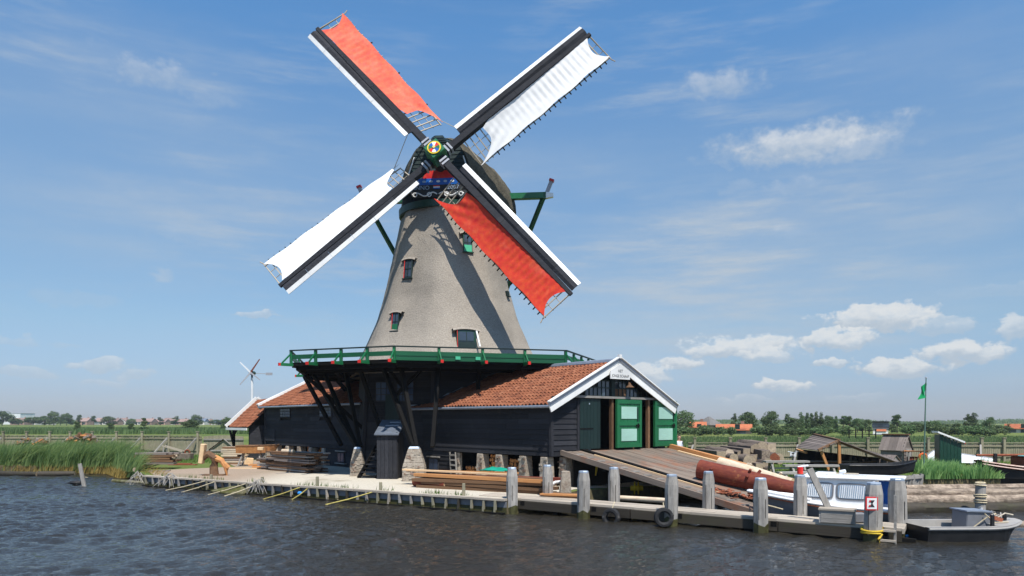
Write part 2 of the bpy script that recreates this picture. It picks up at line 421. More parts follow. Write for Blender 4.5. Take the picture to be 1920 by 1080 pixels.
def text_mb(txt, size):
    """Lettering as mesh data in the XY plane, centred."""
    cu = D.curves.new('lettering', 'FONT'); cu.body = txt; cu.size = size; cu.align_x = 'CENTER'; cu.align_y = 'CENTER'; cu.extrude = .004
    cu.resolution_u = 2
    o = D.objects.new('lettering', cu); COL.objects.link(o)
    dg = bpy.context.evaluated_depsgraph_get()
    me = D.meshes.new_from_object(o.evaluated_get(dg))
    D.objects.remove(o); D.curves.remove(cu)
    return me
def lettering(name, parent, txt, size, m, loc, xdir, ydir, sx=1.0):
    me = text_mb(txt, size); me.materials.clear(); me.materials.append(mat(m)); me.name = name
    x = Vector(xdir).normalized(); y = Vector(ydir).normalized(); z = x.cross(y)
    o = D.objects.new(name, me); COL.objects.link(o); o.parent = parent
    o.matrix_local = Matrix.Translation(Vector(loc)) @ Matrix((x, y, z)).transposed().to_4x4() @ Matrix.Diagonal((sx, 1, 1, 1))
    return o
GZ = .45
def P(px, py, d):
    """The place in the world seen at a photograph position, d metres ahead of the boat."""
    return Vector(((px - CX) / FPX * d, d, CAMZ - (py - CY) / FPX * d))
def G(px, py, z=GZ):
    d = (CAMZ - z) * FPX / (py - CY)
    return Vector(((px - CX) / FPX * d, d, z))
# ------------------------------------------------------------------ ground, yard, water
SHORE = [(-1400, 44), (-34, 43.2), (-22.6, 41.4), (-19.6, 37.6), (-17.35, 34.1), (-.15, 23.75), (1.3, 24.9), (2.6, 27.2), (6.0, 28.6), (9.4, 28.4),
         (12.2, 28.2), (14.2, 31.0), (16.6, 33.2), (20.0, 34.9), (24.0, 35.3), (24.6, 38.8), (40, 39.6), (1400, 44)]
def ground_material():
    m, nt, b = nodes_of('meadow'); N, Lk = nt.nodes.new, nt.links.new
    g = N('ShaderNodeNewGeometry'); mp = N('ShaderNodeMapping'); mp.inputs['Scale'].default_value = (.012, .06, .1); Lk(g.outputs['Position'], mp.inputs[0])
    n1 = N('ShaderNodeTexNoise'); n1.inputs['Scale'].default_value = 1; n1.inputs['Detail'].default_value = 6; Lk(mp.outputs[0], n1.inputs['Vector'])
    n2 = N('ShaderNodeTexNoise'); n2.inputs['Scale'].default_value = 3.5; n2.inputs['Detail'].default_value = 8; n2.inputs['Roughness'].default_value = .75; Lk(g.outputs['Position'], n2.inputs['Vector'])
    r1 = N('ShaderNodeValToRGB'); e = r1.color_ramp.elements
    e[0].position = .3; e[0].color = (.085, .135, .036, 1); e[1].position = .7; e[1].color = (.20, .225, .075, 1)
    Lk(n1.outputs[0], r1.inputs[0])
    mx = N('ShaderNodeMix'); mx.data_type = 'RGBA'; mx.blend_type = 'MULTIPLY'; mx.inputs[0].default_value = .8
    r2 = N('ShaderNodeValToRGB'); r2.color_ramp.elements[0].position = .25; r2.color_ramp.elements[0].color = (.45, .5, .4, 1); r2.color_ramp.elements[1].position = .7; r2.color_ramp.elements[1].color = (1.2, 1.15, 1.0, 1)
    Lk(n2.outputs[0], r2.inputs[0]); Lk(r1.outputs[0], mx.inputs[6]); Lk(r2.outputs[0], mx.inputs[7])
    Lk(mx.outputs[2], b.inputs['Base Color']); b.inputs['Roughness'].default_value = .95; b.inputs['Specular IOR Level'].default_value = .1
    bp = N('ShaderNodeBump'); bp.inputs['Strength'].default_value = .8; bp.inputs['Distance'].default_value = .12; Lk(n2.outputs[0], bp.inputs['Height']); Lk(bp.outputs[0], b.inputs['Normal'])
    return m
def build_ground():
    top = [(x, y, GZ) for x, y in SHORE] + [(1400, 1500, GZ), (-1400, 1500, GZ)]
    mb = MB(); mb.face(*top)
    rows = [[(x, y, GZ) for x, y in SHORE], [(x, y - .25, -1.5) for x, y in SHORE]]
    mb.mi = 1; mb.grid(rows)
    o = mb.build('ground', [ground_material(), 'bank_mud'], kind='structure')
    bm = bmesh.new(); bm.from_mesh(o.data); bmesh.ops.triangulate(bm, faces=[f for f in bm.faces if len(f.verts) > 4]); bm.to_mesh(o.data); bm.free()
build_ground()
def sand_material():
    m, nt, b = nodes_of('shell_sand'); N, Lk = nt.nodes.new, nt.links.new
    g = N('ShaderNodeNewGeometry')
    n1 = N('ShaderNodeTexNoise'); n1.inputs['Scale'].default_value = .42; n1.inputs['Detail'].default_value = 7; n1.inputs['Roughness'].default_value = .6; Lk(g.outputs['Position'], n1.inputs['Vector'])
    n2 = N('ShaderNodeTexNoise'); n2.inputs['Scale'].default_value = 14; n2.inputs['Detail'].default_value = 8; n2.inputs['Roughness'].default_value = .8; Lk(g.outputs['Position'], n2.inputs['Vector'])
    sp = N('ShaderNodeSeparateXYZ'); Lk(g.outputs['Position'], sp.inputs[0])
    # the shells were spread by the mill; further west the yard is bare earth and chips
    mr = N('ShaderNodeMapRange'); mr.interpolation_type = 'SMOOTHSTEP'; Lk(sp.outputs[0], mr.inputs[0]); mr.inputs[1].default_value = -13; mr.inputs[2].default_value = -9.5
    a1 = N('ShaderNodeMix'); a1.data_type = 'RGBA'; Lk(mr.outputs[0], a1.inputs[0]); a1.inputs[6].default_value = (.36, .275, .205, 1); a1.inputs[7].default_value = (.56, .505, .41, 1)
    r = N('ShaderNodeMapRange'); Lk(n2.outputs[0], r.inputs[0]); r.inputs[1].default_value = .28; r.inputs[2].default_value = .72; r.inputs[3].default_value = .66; r.inputs[4].default_value = 1.22
    h = N('ShaderNodeHueSaturation'); Lk(a1.outputs[2], h.inputs['Color']); Lk(r.outputs[0], h.inputs['Value'])
    a2 = N('ShaderNodeMix'); a2.data_type = 'RGBA'; r3 = N('ShaderNodeMapRange'); Lk(n1.outputs[0], r3.inputs[0]); r3.inputs[1].default_value = .52; r3.inputs[2].default_value = .72; r3.inputs[4].default_value = .8
    Lk(r3.outputs[0], a2.inputs[0]); Lk(h.outputs[0], a2.inputs[6]); a2.inputs[7].default_value = (.26, .22, .15, 1)
    Lk(a2.outputs[2], b.inputs['Base Color']); b.inputs['Roughness'].default_value = .95; b.inputs['Specular IOR Level'].default_value = .1
    bp = N('ShaderNodeBump'); bp.inputs['Strength'].default_value = .9; bp.inputs['Distance'].default_value = .03; Lk(n2.outputs[0], bp.inputs['Height']); Lk(bp.outputs[0], b.inputs['Normal'])
    return m
YARD = [(-16.9, 34.0), (-.1, 23.95), (1.25, 25.2), (2.4, 27.4), (6, 28.9), (4, 34), (-4, 41), (-13, 47), (-17, 48), (-18.6, 46), (-17.2, 43.5), (-15.8, 41), (-18.2, 38.6), (-19.0, 37.4)]
def build_yard():
    # finely cut so that the sheet can be a little uneven
    bm = bmesh.new()
    vs = [bm.verts.new((x, y, 0)) for x, y in YARD]; bm.faces.new(vs)
    bmesh.ops.triangulate(bm, faces=bm.faces[:])
    for _ in range(5): bmesh.ops.subdivide_edges(bm, edges=[e for e in bm.edges if e.calc_length() > .55], cuts=1, use_grid_fill=True)
    for v in bm.verts:
        n = mnoise.noise(Vector((v.co.x * .8, v.co.y * .8, 3))) + .5 * mnoise.noise(Vector((v.co.x * 2.3, v.co.y * 2.3, 7)))
        v.co.z = GZ + .018 + .012 * n
    me = D.meshes.new('yard'); bm.to_mesh(me); bm.free(); me.materials.append(sand_material())
    if me.polygons[0].normal.z < 0: me.flip_normals()
    o = D.objects.new('yard_path', me); COL.objects.link(o); o['kind'] = 'structure'
build_yard()

def water_material():
    m, nt, b = nodes_of('river_water'); N, Lk = nt.nodes.new, nt.links.new
    b.inputs['Base Color'].default_value = (.025, .0215, .0145, 1)
    b.inputs['Roughness'].default_value = .035; b.inputs['IOR'].default_value = 1.55; b.inputs['Specular IOR Level'].default_value = .5
    g = N('ShaderNodeNewGeometry'); mp = N('ShaderNodeMapping'); mp.inputs['Scale'].default_value = (1, 1.5, 1); mp.inputs['Rotation'].default_value = (0, 0, .35); Lk(g.outputs['Position'], mp.inputs[0])
    n = N('ShaderNodeTexNoise'); n.inputs['Scale'].default_value = 8.5; n.inputs['Detail'].default_value = 6; n.inputs['Roughness'].default_value = .58; n.inputs['Distortion'].default_value = .6; Lk(mp.outputs[0], n.inputs['Vector'])
    bp = N('ShaderNodeBump'); bp.inputs['Strength'].default_value = 1.0; bp.inputs['Distance'].default_value = .055; Lk(n.outputs[0], bp.inputs['Height']); Lk(bp.outputs[0], b.inputs['Normal'])
    return m
def build_water():
    rs = np.random.RandomState(3)
    xs = np.concatenate([[-700, -200, -80, -50], np.arange(-36, 24.01, .08), [40, 80, 200, 700]])
    ys = np.concatenate([[-300, -60, 0, 6], np.arange(12, 45.5, .085), [50]])
    X, Y = np.meshgrid(xs, ys)
    Z = np.zeros_like(X)
    for k in range(60):
        lam = .26 * (1.045 ** k) if k < 40 else rs.uniform(.3, .8)
        lam = min(lam, 1.7)
        th = rs.normal(-1.05, .62)          # the wind comes in off the left
        kx, ky = math.cos(th) * 2 * math.pi / lam, math.sin(th) * 2 * math.pi / lam
        amp = .0112 * lam ** .62 * rs.uniform(.5, 1.2)
        ph = kx * X + ky * Y + rs.uniform(0, 6.28) + .8 * np.sin(.31 * X * math.cos(th + 1.4) + .31 * Y * math.sin(th + 1.4) + k)
        Z += amp * (1.35 * (1 - np.abs(np.sin(ph * .5))) + .45 * np.sin(ph))
    gust = .75 + .35 * np.sin(.35 * X + .5 * Y) * np.sin(.22 * X - .61 * Y + 1.3)
    calm = 1 - .35 / (1 + np.exp(-(X - 1) * .5)) * 1.0     # the mill and jetty shelter the right-hand side
    Z -= Z.mean() + .01
    Z *= gust * calm
    inside = (X > -36.1) & (X < 24.1) & (Y > 11.9) & (Y < 45.6)
    Z[~inside] = 0
    nr, nc = X.shape
    co = np.stack([X, Y, Z], -1).reshape(-1, 3).astype(np.float32)
    idx = np.arange(nr * nc).reshape(nr, nc)
    q = np.stack([idx[:-1, :-1], idx[:-1, 1:], idx[1:, 1:], idx[1:, :-1]], -1).reshape(-1, 4)
    me = D.meshes.new('water'); me.vertices.add(len(co)); me.vertices.foreach_set('co', co.ravel())
    me.loops.add(q.size); me.loops.foreach_set('vertex_index', q.ravel().astype(np.int32))
    me.polygons.add(len(q)); me.polygons.foreach_set('loop_start', np.arange(0, q.size, 4, dtype=np.int32)); me.polygons.foreach_set('loop_total', np.full(len(q), 4, dtype=np.int32))
    me.polygons.foreach_set('use_smooth', np.ones(len(q), dtype=bool))
    me.update(calc_edges=True); me.materials.append(water_material())
    o = D.objects.new('water', me); COL.objects.link(o); o['kind'] = 'structure'
build_water()

# ------------------------------------------------------------------ windmill
MC = Vector((-3.55, 39.55, 0))
ROT = 19.5                      # heading of the stage side that faces the boat
FN = rad(ROT - 90)              # its outward normal
def octv(Rr, k, z): a = FN + (k - .5) * math.pi / 4; return Vector((Rr * math.cos(a), Rr * math.sin(a), z))
mill = thing('windmill', 'tall thatched sawmill windmill with red and white sails and a green stage', 'windmill', MC)
PROF = [(5.3, 5.56), (5.7, 5.37), (6.3, 5.06), (7.2, 4.59), (8.4, 4.07), (9.4, 3.70), (10.4, 3.46), (11.4, 3.24), (12.4, 3.03), (13.4, 2.80), (14.35, 2.60)]
def prof(z):
    for (z0, r0), (z1, r1) in zip(PROF, PROF[1:]):
        if z <= z1: return r0 + (r1 - r0) * (z - z0) / (z1 - z0)
    return PROF[-1][1]
def octr(r, a):
    """Radius of a rounded octagon of circumradius r in direction a."""
    t = (a - FN + math.pi / 8) % (math.pi / 4) - math.pi / 8
    ap = r * math.cos(math.pi / 8) / math.cos(t)
    return min(ap, r * .972) * .985 + .015 * r
def build_body():
    mb = MB(); rows = []
    zs = np.linspace(5.42, 14.35, 60)
    for z in zs:
        row = []
        for k in range(128):
            a = 2 * math.pi * k / 128
            r = octr(prof(z), a)
            v = Vector((math.cos(a), math.sin(a), 0)) * r + Vector((0, 0, z))
            n = mnoise.noise(Vector((v.x * 1.1, v.y * 1.1, v.z * .9))) * .035 + mnoise.noise(Vector((v.x * 4, v.y * 4, v.z * 2.2))) * .018
            v += Vector((math.cos(a), math.sin(a), 0)) * n
            row.append(v)
        rows.append(row)
    mb.grid(rows, close=True)
    return mb.build('thatched_body', 'thatch', mill, smooth=True)
body = build_body()
def surf(px, py):
    """Where the line of sight through a photo position meets the thatched body (mill coordinates) and the outward direction there."""
    d = 30.0
    while d < 45:
        w = P(px, py, d) - MC
        a = math.atan2(w.y, w.x)
        if math.hypot(w.x, w.y) < octr(prof(w.z), a): break
        d += .02
    t = (a - FN + math.pi / 8) % (math.pi / 4) - math.pi / 8
    an = a - t * .8
    return Vector((w.x, w.y, w.z)), Vector((math.cos(an), math.sin(an), 0))
# base: black boarded octagon under the stage
def build_base():
    wall = MB(); z0, z1 = GZ, 5.85
    rb, rt = 5.25, 4.95
    rows = [[octv(rb - .06, k, z0) for k in range(8)], [octv(rt - .06, k, z1) for k in range(8)]]
    wall.grid(rows, close=True)
    base = wall.build('base_wall', 'black_wood', mill)
    for k in (-1, 0, 1, 2):     # the sides that can be seen: each board by itself
        nb = 19
        for i in range(nb):
            f0 = i / nb; f1 = (i + 1.12) / nb
            def at(f, off, kk):
                r = rb + (rt - rb) * f + off
                return octv(r, kk, z0 + (z1 - z0) * f)
            A0, B0 = at(f0, .035, k), at(f0, .035, k + 1); A1, B1 = at(min(f1, 1), .0, k), at(min(f1, 1), .0, k + 1)
            c = (A0 + B0 + A1 + B1) / 4
            x = (B0 - A0).normalized(); zz = ((A1 + B1) / 2 - (A0 + B0) / 2).normalized(); y = zz.cross(x)
            rot = Matrix((x, y, zz)).transposed()
            piece('plank', base, 'black_wood', c, ((B0 - A0).length - .06, .025, ((A1 + B1) / 2 - (A0 + B0) / 2).length), rot)
    for k in range(-1, 3):
        pbeam('corner_board', base, 'black_wood', octv(rb + .05, k, z0), octv(rt + .05, k, z1), .16, .16)
    # two windows and a door over the porch
    def onbase(px, py):
        d = 30
        while d < 45:
            w = P(px, py, d) - MC; a = math.atan2(w.y, w.x)
            f = (w.z - z0) / (z1 - z0); t = (a - FN + math.pi / 8) % (math.pi / 4) - math.pi / 8
            if math.hypot(w.x, w.y) < (rb + (rt - rb) * f) * math.cos(math.pi / 8) / math.cos(t): break
            d += .02
        an = a - t
        return Vector(w), Vector((math.cos(an), math.sin(an), 0))
    for px, w_ in ((722, 1.0), (762, .98)):
        c, n = onbase(px, 734); sd = Vector((-n.y, n.x, 0)); rot = Matrix((sd, n, Vector((0, 0, 1)))).transposed()
        o = MB().box(c + n * .05, (w_, .10, 1.0), rot).build('window', 'black_wood', mill)
        for i in range(3):
            for j in range(3):
                piece('pane', o, 'glass_pale', c + n * .105 + sd * ((i - 1) * w_ / 3.1) + Vector((0, 0, (j - 1) * .31)), (w_ / 3.1 - .05, .012, .27), rot)
    c, n = onbase(737, 775); sd = Vector((-n.y, n.x, 0)); rot = Matrix((sd, n, Vector((0, 0, 1)))).transposed()
    dr = MB().box(c + n * .05, (.8, .08, 1.9), rot).build('door', 'blackgreen_paint', mill)
    return base
base = build_base()
# ---- stage: deck, rail, outriggers, struts
SV = {7: (9.1, -135.7), 0: (8.45, -99.6), 1: (8.9, -45.7), 2: (8.25, -6.0), 3: (8.8, 38.5), 4: (8.6, 82), 5: (8.8, 132), 6: (8.3, 169)}   # the stage is not quite regular
def octs(Rr, k, z):
    r_, d_ = SV[k % 8]; a = rad(d_); r_ += Rr - 8.75; return Vector((r_ * math.cos(a) - .17, r_ * math.sin(a), z))
def build_stage():
    RS = 8.75; zd = 5.66; octv = octs
    dk = MB()
    dk.grid([[octv(RS - .15, k, zd) for k in range(8)], [octv(RS - .15, k, zd + .07) for k in range(8)]], close=True)
    dk.face(*[octv(RS - .15, k, zd + .07) for k in range(8)])
    dk.face(*[octv(RS - .15, k, zd) for k in range(8)])
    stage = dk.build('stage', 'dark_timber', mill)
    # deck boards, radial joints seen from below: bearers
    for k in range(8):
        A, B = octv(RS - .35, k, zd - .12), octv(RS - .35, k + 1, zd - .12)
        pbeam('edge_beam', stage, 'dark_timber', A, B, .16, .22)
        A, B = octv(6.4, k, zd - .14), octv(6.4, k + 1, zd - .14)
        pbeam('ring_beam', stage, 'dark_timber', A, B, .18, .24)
        # fascia board and rails
        A, B = octv(RS - .12, k, zd + .03), octv(RS - .12, k + 1, zd + .03)
        pbeam('fascia', stage, 'dark_timber', A, B, .04, .16)
        A, B = octv(RS + .02, k, zd + .66), octv(RS + .02, k + 1, zd + .66)
        pbeam('top_rail', stage, 'blackgreen_paint', A, B, .09, .055)
        A, B = octv(RS - .03, k, zd + .36), octv(RS - .03, k + 1, zd + .36)
        pbeam('middle_rail', stage, 'rail_green', A, B, .05, .20)
        for j in range(4):
            f = j / 4
            p = octv(RS, k, 0).lerp(octv(RS, k + 1, 0), f); p.z = 0
            out = Vector((p.x, p.y, 0)).normalized() if j == 0 else Vector((math.cos(FN + k * math.pi / 4), math.sin(FN + k * math.pi / 4), 0))
            p0 = p - out * .02
            pbeam('rail_post', stage, 'green_paint', p0 + Vector((0, 0, zd)), p0 + Vector((0, 0, zd + .63)), .12, .10, out)
            # joist sticking out under the rail, with its raking stay
            o1 = p + out * .52; inn = p - out * 3.2
            pbeam('joist', stage, 'dark_timber', inn + Vector((0, 0, zd - .05)), p - out * .1 + Vector((0, 0, zd - .05)), .13, .16)
            if k == 6 and j: continue
            pbeam('outrigger', stage, 'green_paint', p - out * .1 + Vector((0, 0, zd + .0)), o1 + Vector((0, 0, zd + .0)), .12, .13)
            pbeam('outrigger_tip', stage, 'red_paint', o1 + Vector((0, 0, zd)), o1 + out * .07 + Vector((0, 0, zd)), .125, .135)
            pbeam('rail_stay', stage, 'green_paint', o1 - out * .1 + Vector((0, 0, zd + .07)), p0 + Vector((0, 0, zd + .52)), .05, .07, out)
    pbeam('lower_board', stage, 'rail_green', octv(RS - .05, 0, zd + .16), octv(RS - .05, 1, zd + .16), .04, .20)
    # flower box-like mint boards either side of the stage door
    for px in (859, 897):
        d0 = (octv(RS, 0, 0) + octv(RS, 1, 0)) / 2; w = None
        a, b = octv(RS + .03, 0, zd + .20), octv(RS + .03, 1, zd + .20)
        best = min((abs(CX + FPX * (a.lerp(b, f) + MC).x / (a.lerp(b, f) + MC).y - px), f) for f in np.linspace(0, 1, 200))
        c = a.lerp(b, best[1]); pbeam('rail_block', stage, 'mint_paint', c - (b - a).normalized() * .11, c + (b - a).normalized() * .11, .06, .14)
    return stage
stage = build_stage()
def strut(p, q, w=.17):
    p = Vector(p); p.z = min(p.z, 5.5)
    return pbeam('strut', mill, 'dark_timber', Vector(p) - MC, Vector(q) - MC, w, w)
def sunder(k, f, r=8.2): v = octv(r, k, 5.45).lerp(octv(r, k + 1, 5.45), f); return v + MC
# struts go down from the stage edge to the masonry piers and to the base
PIER1 = G(671, 893, GZ); PIER2 = G(777, 902, GZ)
PT1 = PIER1 + Vector((0, .05, 1.35)); PT2 = PIER2 + Vector((0, .05, 1.5))
for px in (588, 610):
    strut(P(px, 690, 38.2), PT1 + Vector((-.05, 0, .03)))
strut(P(648, 686, 36.2), PT1 + Vector((.1, .05, .03)))
strut(P(571, 688, 39.2), P(640, 835, 37.6))
strut(P(676, 682, 35.0), P(716, 812, 34.9))
strut(P(719, 680, 33.4), PT2 + Vector((-.08, 0, .03)))
strut(P(752, 678, 32.6), PT2 + Vector((.05, .05, .03)))
strut(P(730, 680, 34.5), P(762, 735, 34.9), .14); strut(P(790, 680, 34.2), P(738, 745, 34.8), .14)
strut(P(823, 682, 32.8), P(811, 838, 31.35), .17)
strut(P(898, 684, 33.5), P(896, 731, 33.7), .17)
strut(P(963, 690, 34.8), P(963, 712, 34.9), .17)
strut(P(636, 690, 38.8), P(636, 715, 39.5), .16); strut(P(656, 690, 39.5), P(656, 705, 40.5), .16)
for k in (1, 2, 3, 4, 5, 6): 
    a = sunder(k, .5); strut(a, octv(4.9, k, 2.6).lerp(octv(4.9, k + 1, 2.6), .5) + MC, .18)
def masonry_pier(name, label, base, w0, w1, h, dw=.5):
    t = thing(name, label, 'pier', base)
    mb = MB(); n = 7
    for i in range(n):
        f0, f1 = i / n, (i + 1) / n
        def wd(f): return w0 + (w1 - w0) * max(0, f - .45) / .55
        a, b = wd(f0), wd(f1)
        for z, ww in ((f0, a),):
            pass
        mb.taper((0, 0, f0 * h), (0, 0, f1 * h), a, a * dw * 1.6, b, b * dw * 1.6, (0, 1, 0))
    mb.build('masonry', 'stone', t, bevel=.02)
    # rough stones standing proud of the rubble face
    for i in range(26):
        f = R.uniform(.03, .9); ww = (w0 + (w1 - w0) * max(0, f - .45) / .55)
        x = R.uniform(-.42, .42) * ww
        pc = piece('stone', t, R.choice(['stone', 'stone', 'brick_red']), (x, -ww * dw * .8, f * h), (R.uniform(.08, .2), .05, R.uniform(.05, .12)), Euler((R.uniform(-.2, .2), R.uniform(-.3, .3), R.uniform(-.2, .2))).to_matrix())
    c = MB(); c.taper((0, 0, h), (0, 0, h + .09), w1 * .95, w1 * dw * 1.7, w1 * .7, w1 * dw * 1.3, (0, 1, 0)); c.build('cap_plate', 'zinc', t)
    return t
masonry_pier('masonry_pier', 'slim masonry pier with a metal cap left of the black steps, under the stage struts', PIER1, .62, .34, 1.3, .6)
masonry_pier('masonry_pier', 'broad mottled stone pier with a metal cap right of the black porch', PIER2, .95, .5, 1.42, .5)

# ---- windows in the thatch
def mill_window(px, py, w, h, glass='glass_dark', frame='blackgreen_paint', panel=None, side=None, brow=True, lean=.0):
    c, n = surf(px, py)
    up = Vector((n.x * -.10, n.y * -.10, 1)).normalized(); sd = Vector((-n.y, n.x, 0)); nn = sd.cross(up) * 1.0
    if nn.dot(n) < 0: nn = -nn
    rot = Matrix((sd, nn, up)).transposed()
    o = MB().box(c - nn * .12, (w, .42, h), rot).build('window', frame, mill)
    gl = MB().box(c + nn * .085, (w * .74, .02, h * .8), rot).build('pane', glass, o)
    for s in (-.5, .5): MB().beam(c + nn * .1 + sd * (s * w * .92) - up * h / 2, c + nn * .1 + sd * (s * w * .92) + up * h / 2, (.045 if side is None or s > 0 else .028), .06).build('frame', frame if side is None or s > 0 else side, o)
    piece('sash_bar', o, 'blackgreen_paint', c + nn * .1, (w * .78, .02, .04), rot); piece('sash_bar', o, 'blackgreen_paint', c + nn * .1, (.04, .022, h * .8), rot)
    if panel: piece('panel', o, panel, c + nn * .11 - up * h * .31, (w * .94, .03, h * .36), rot)
    if brow:
        rows = []
        for i in range(9):
            u = (i / 8 - .5) * (w + .36); z = h / 2 + .04 - .09 * (abs(u) / (w / 2 + .18)) ** 2.2
            rows.append([c + sd * u + up * (z + .10) - nn * .22, c + sd * u + up * (z + .08) + nn * .1, c + sd * u + up * (z - .03) + nn * .16, c + sd * u + up * (z - .08) - nn * .2])
        MB().grid(rows).build('thatch_brow', 'thatch', o, smooth=True)
    piece('sill', o, frame, c + nn * .12 - up * (h / 2 + .02), (w + .1, .12, .05), rot)
    return o, c, sd, nn, up, rot
mill_window(767, 505, .5, 1.0, side='red_paint')
mill_window(743, 604, .42, .95, panel='green_paint', side='red_paint')
mill_window(876, 456, .48, 1.0, panel='mint_paint', frame='dark_green_paint')
mill_window(950, 551, .2, .28, brow=False)
o, c, sd, nn, up, rot = mill_window(874, 640, 1.0, 1.15, frame='dark_green_paint', side='red_paint')
c2 = c - up * .55
MB().box(c2 + nn * .10, (.92, .06, 1.0), rot).build('stage_door', 'blackgreen_paint', mill)
pbeam('door_stop', o, 'white_paint', c + nn * .5 + sd * .55 - up * .35, c + nn * .14 + sd * .5 + up * .5, .07, .07)

# ---- cap
AZ = rad(5.8)
nf = Vector((-math.sin(AZ), -math.cos(AZ), 0)); rt = Vector((math.cos(AZ), -math.sin(AZ), 0)); bk = -nf
def C3(x, y, z): return rt * x + bk * y + Vector((0, 0, z))
def build_cap():
    st = [(-2.30, 1.62, 15.35, 17.75), (-1.9, 1.90, 15.2, 17.95), (-1.2, 2.32, 15.0, 18.05), (-.3, 2.72, 14.95, 18.0), (.7, 3.28, 14.95, 17.85), (1.7, 3.62, 15.0, 17.5), (2.6, 3.55, 15.05, 17.05), (3.4, 2.95, 15.1, 16.5), (4.1, 1.75, 15.15, 15.9), (4.55, .4, 15.2, 15.4)]
    MB().tube([(0, 0, 14.3), (0, 0, 15.4)], 2.45, 32).build('cap_frame', 'dark_timber', mill, smooth=True)
    rows = []
    for i in range(28):
        f = i / 27 * (len(st) - 1); k = min(int(f), len(st) - 2); u = f - k
        y, hw, zb, zt = [a + (b - a) * u for a, b in zip(st[k], st[k + 1])]
        row = []
        for j in range(33):
            t = math.pi * j / 32
            cx, sz = math.cos(t), math.sin(t)
            x = hw * math.copysign(abs(cx) ** .82, cx) * (.84 if cx < 0 and y > -1 else 1); z = zb + (zt - zb) * sz ** .88
            v = C3(x, y, z); n = mnoise.noise(v * 1.3) * .06 + mnoise.noise(v * 4) * .03
            row.append(v + (v - C3(0, y, 15.5)).normalized() * n)
        # turned-in lower lip so that the thatch has thickness
        row = [C3(row[0].dot(rt) - .35, y, zb + .05)] + row + [C3(row[-1].dot(rt) + .35, y, zb + .05)]
        rows.append(row)
    cap = MB().grid(rows).build('cap', 'cap_thatch', mill, smooth=True)
    # front gable boards
    y0 = -2.32
    for i in range(11):
        z0 = 15.35 + i * .215; z1 = z0 + .235
        def hw(z):
            s = min(1, max(0, (z - 15.3) / 2.42)); t = math.asin(min(1, s ** (1 / .88))); return 1.60 * math.cos(t) ** .82
        m = 'blackgreen_paint'
        a, b = hw(z0 + .02), hw(z1 - .03)
        if b < .06: continue
        mb = MB(); q = [C3(-a, y0 - .05, z0), C3(a, y0 - .05, z0), C3(b, y0 - .015, z1), C3(-b, y0 - .015, z1)]
        mb.extr(q, bk * .04); mb.build('gable_board', m, cap)
    for s in (-1, 1):   # white mouldings on the gable
        pts = [C3(s * (.35 + .12 * math.sin(i * .9)), y0 - .10, 17.55 - i * .07) for i in range(7)]
        MB().tube(pts, .035, 6).build('gable_scroll', 'white_paint', cap, smooth=True)
        MB().tube([C3(s * 1.28, y0 - .1, 16.75), C3(s * 1.62, y0 - .12, 15.75)], .035, 6).build('gable_rod', 'white_paint', cap)
    # green hood over the shaft
    for i in range(4):
        z0 = 17.25 + i * .13; w = 1.5 - i * .28
        mb = MB(); mb.extr([C3(-w / 2, y0 - .42 + i * .05, z0), C3(w / 2, y0 - .42 + i * .05, z0), C3(w / 2 - .12, y0 - .1, z0 + .17), C3(-w / 2 + .12, y0 - .1, z0 + .17)], (0, 0, .035)); mb.build('hood_board', 'blackgreen_paint', cap)
    return cap
cap = build_cap()
def build_beard():
    yb = -2.55
    bd = MB(); w = 1.5
    pts = [C3(-w, yb, 15.02), C3(w, yb, 15.02), C3(w + .05, yb, 15.5), C3(-w - .05, yb, 15.5)]
    bd.extr(pts, bk * .07); bd.extr([C3(-1.35, yb + .03, 14.62), C3(1.35, yb + .03, 14.62), C3(1.5, yb + .03, 15.02), C3(-1.5, yb + .03, 15.02)], bk * .06)
    o = bd.build('beard_board', 'ink', mill)
    MB().extr([C3(-1.35, yb - .02, 15.25), C3(1.35, yb - .02, 15.25), C3(1.42, yb - .02, 15.58), C3(-1.42, yb - .02, 15.58)], bk * .03).build('blue_band', 'blue_paint', o)
    MB().extr([C3(-.85, yb - .015, 15.585), C3(.85, yb - .015, 15.585), C3(.55, yb - .015, 15.98), C3(-.55, yb - .015, 15.98)], bk * .03).build('red_panel', 'red_paint', o)
    for i in range(7):
        c = C3(-1.1 + i * .37, yb - .035, 15.42)
        mb = MB(); mb.extr([c + rt * (.10 * math.cos(t)) + Vector((0, 0, .06 * math.sin(t))) for t in np.linspace(0, 6.28, 9)[:-1]], bk * .015); mb.build('painted_cloud', 'white_paint' if i in (3, 5, 6) else 'zinc', o)
    lettering('lettering', o, 'ANNO', .30, 'zinc', C3(-.92, yb - .012, 15.10), rt, (0, 0, 1), 1.05)
    lettering('lettering', o, '2007', .30, 'zinc', C3(.78, yb - .012, 15.10), rt, (0, 0, 1), 1.05)
    for i, m in enumerate(('red_paint', 'white_paint', 'blue_paint')):
        piece('flag_stripe', o, m, C3(-.08, yb - .01, 15.19 - i * .06), (.34, .02, .058), Matrix((rt, bk, Vector((0, 0, 1)))).transposed())
    # white carved scroll along the lower edge
    for s in (-1, 1):
        pts = []
        for i in range(40):
            f = i / 39; x = s * (.05 + 1.3 * f)
            pts.append(C3(x, yb - .06, 14.72 + .10 * math.sin(f * 9.5) * (1 - .25 * f) + .03))
        MB().tube(pts, .035, 6).build('carved_scroll', 'white_paint', o, smooth=True)
        for cx in (.45, 1.2):
            MB().ring(C3(s * cx, yb - .07, 14.74), .10, .028, bk, 14, 6).build('carved_curl', 'white_paint', o, smooth=True)
    return o
build_beard()
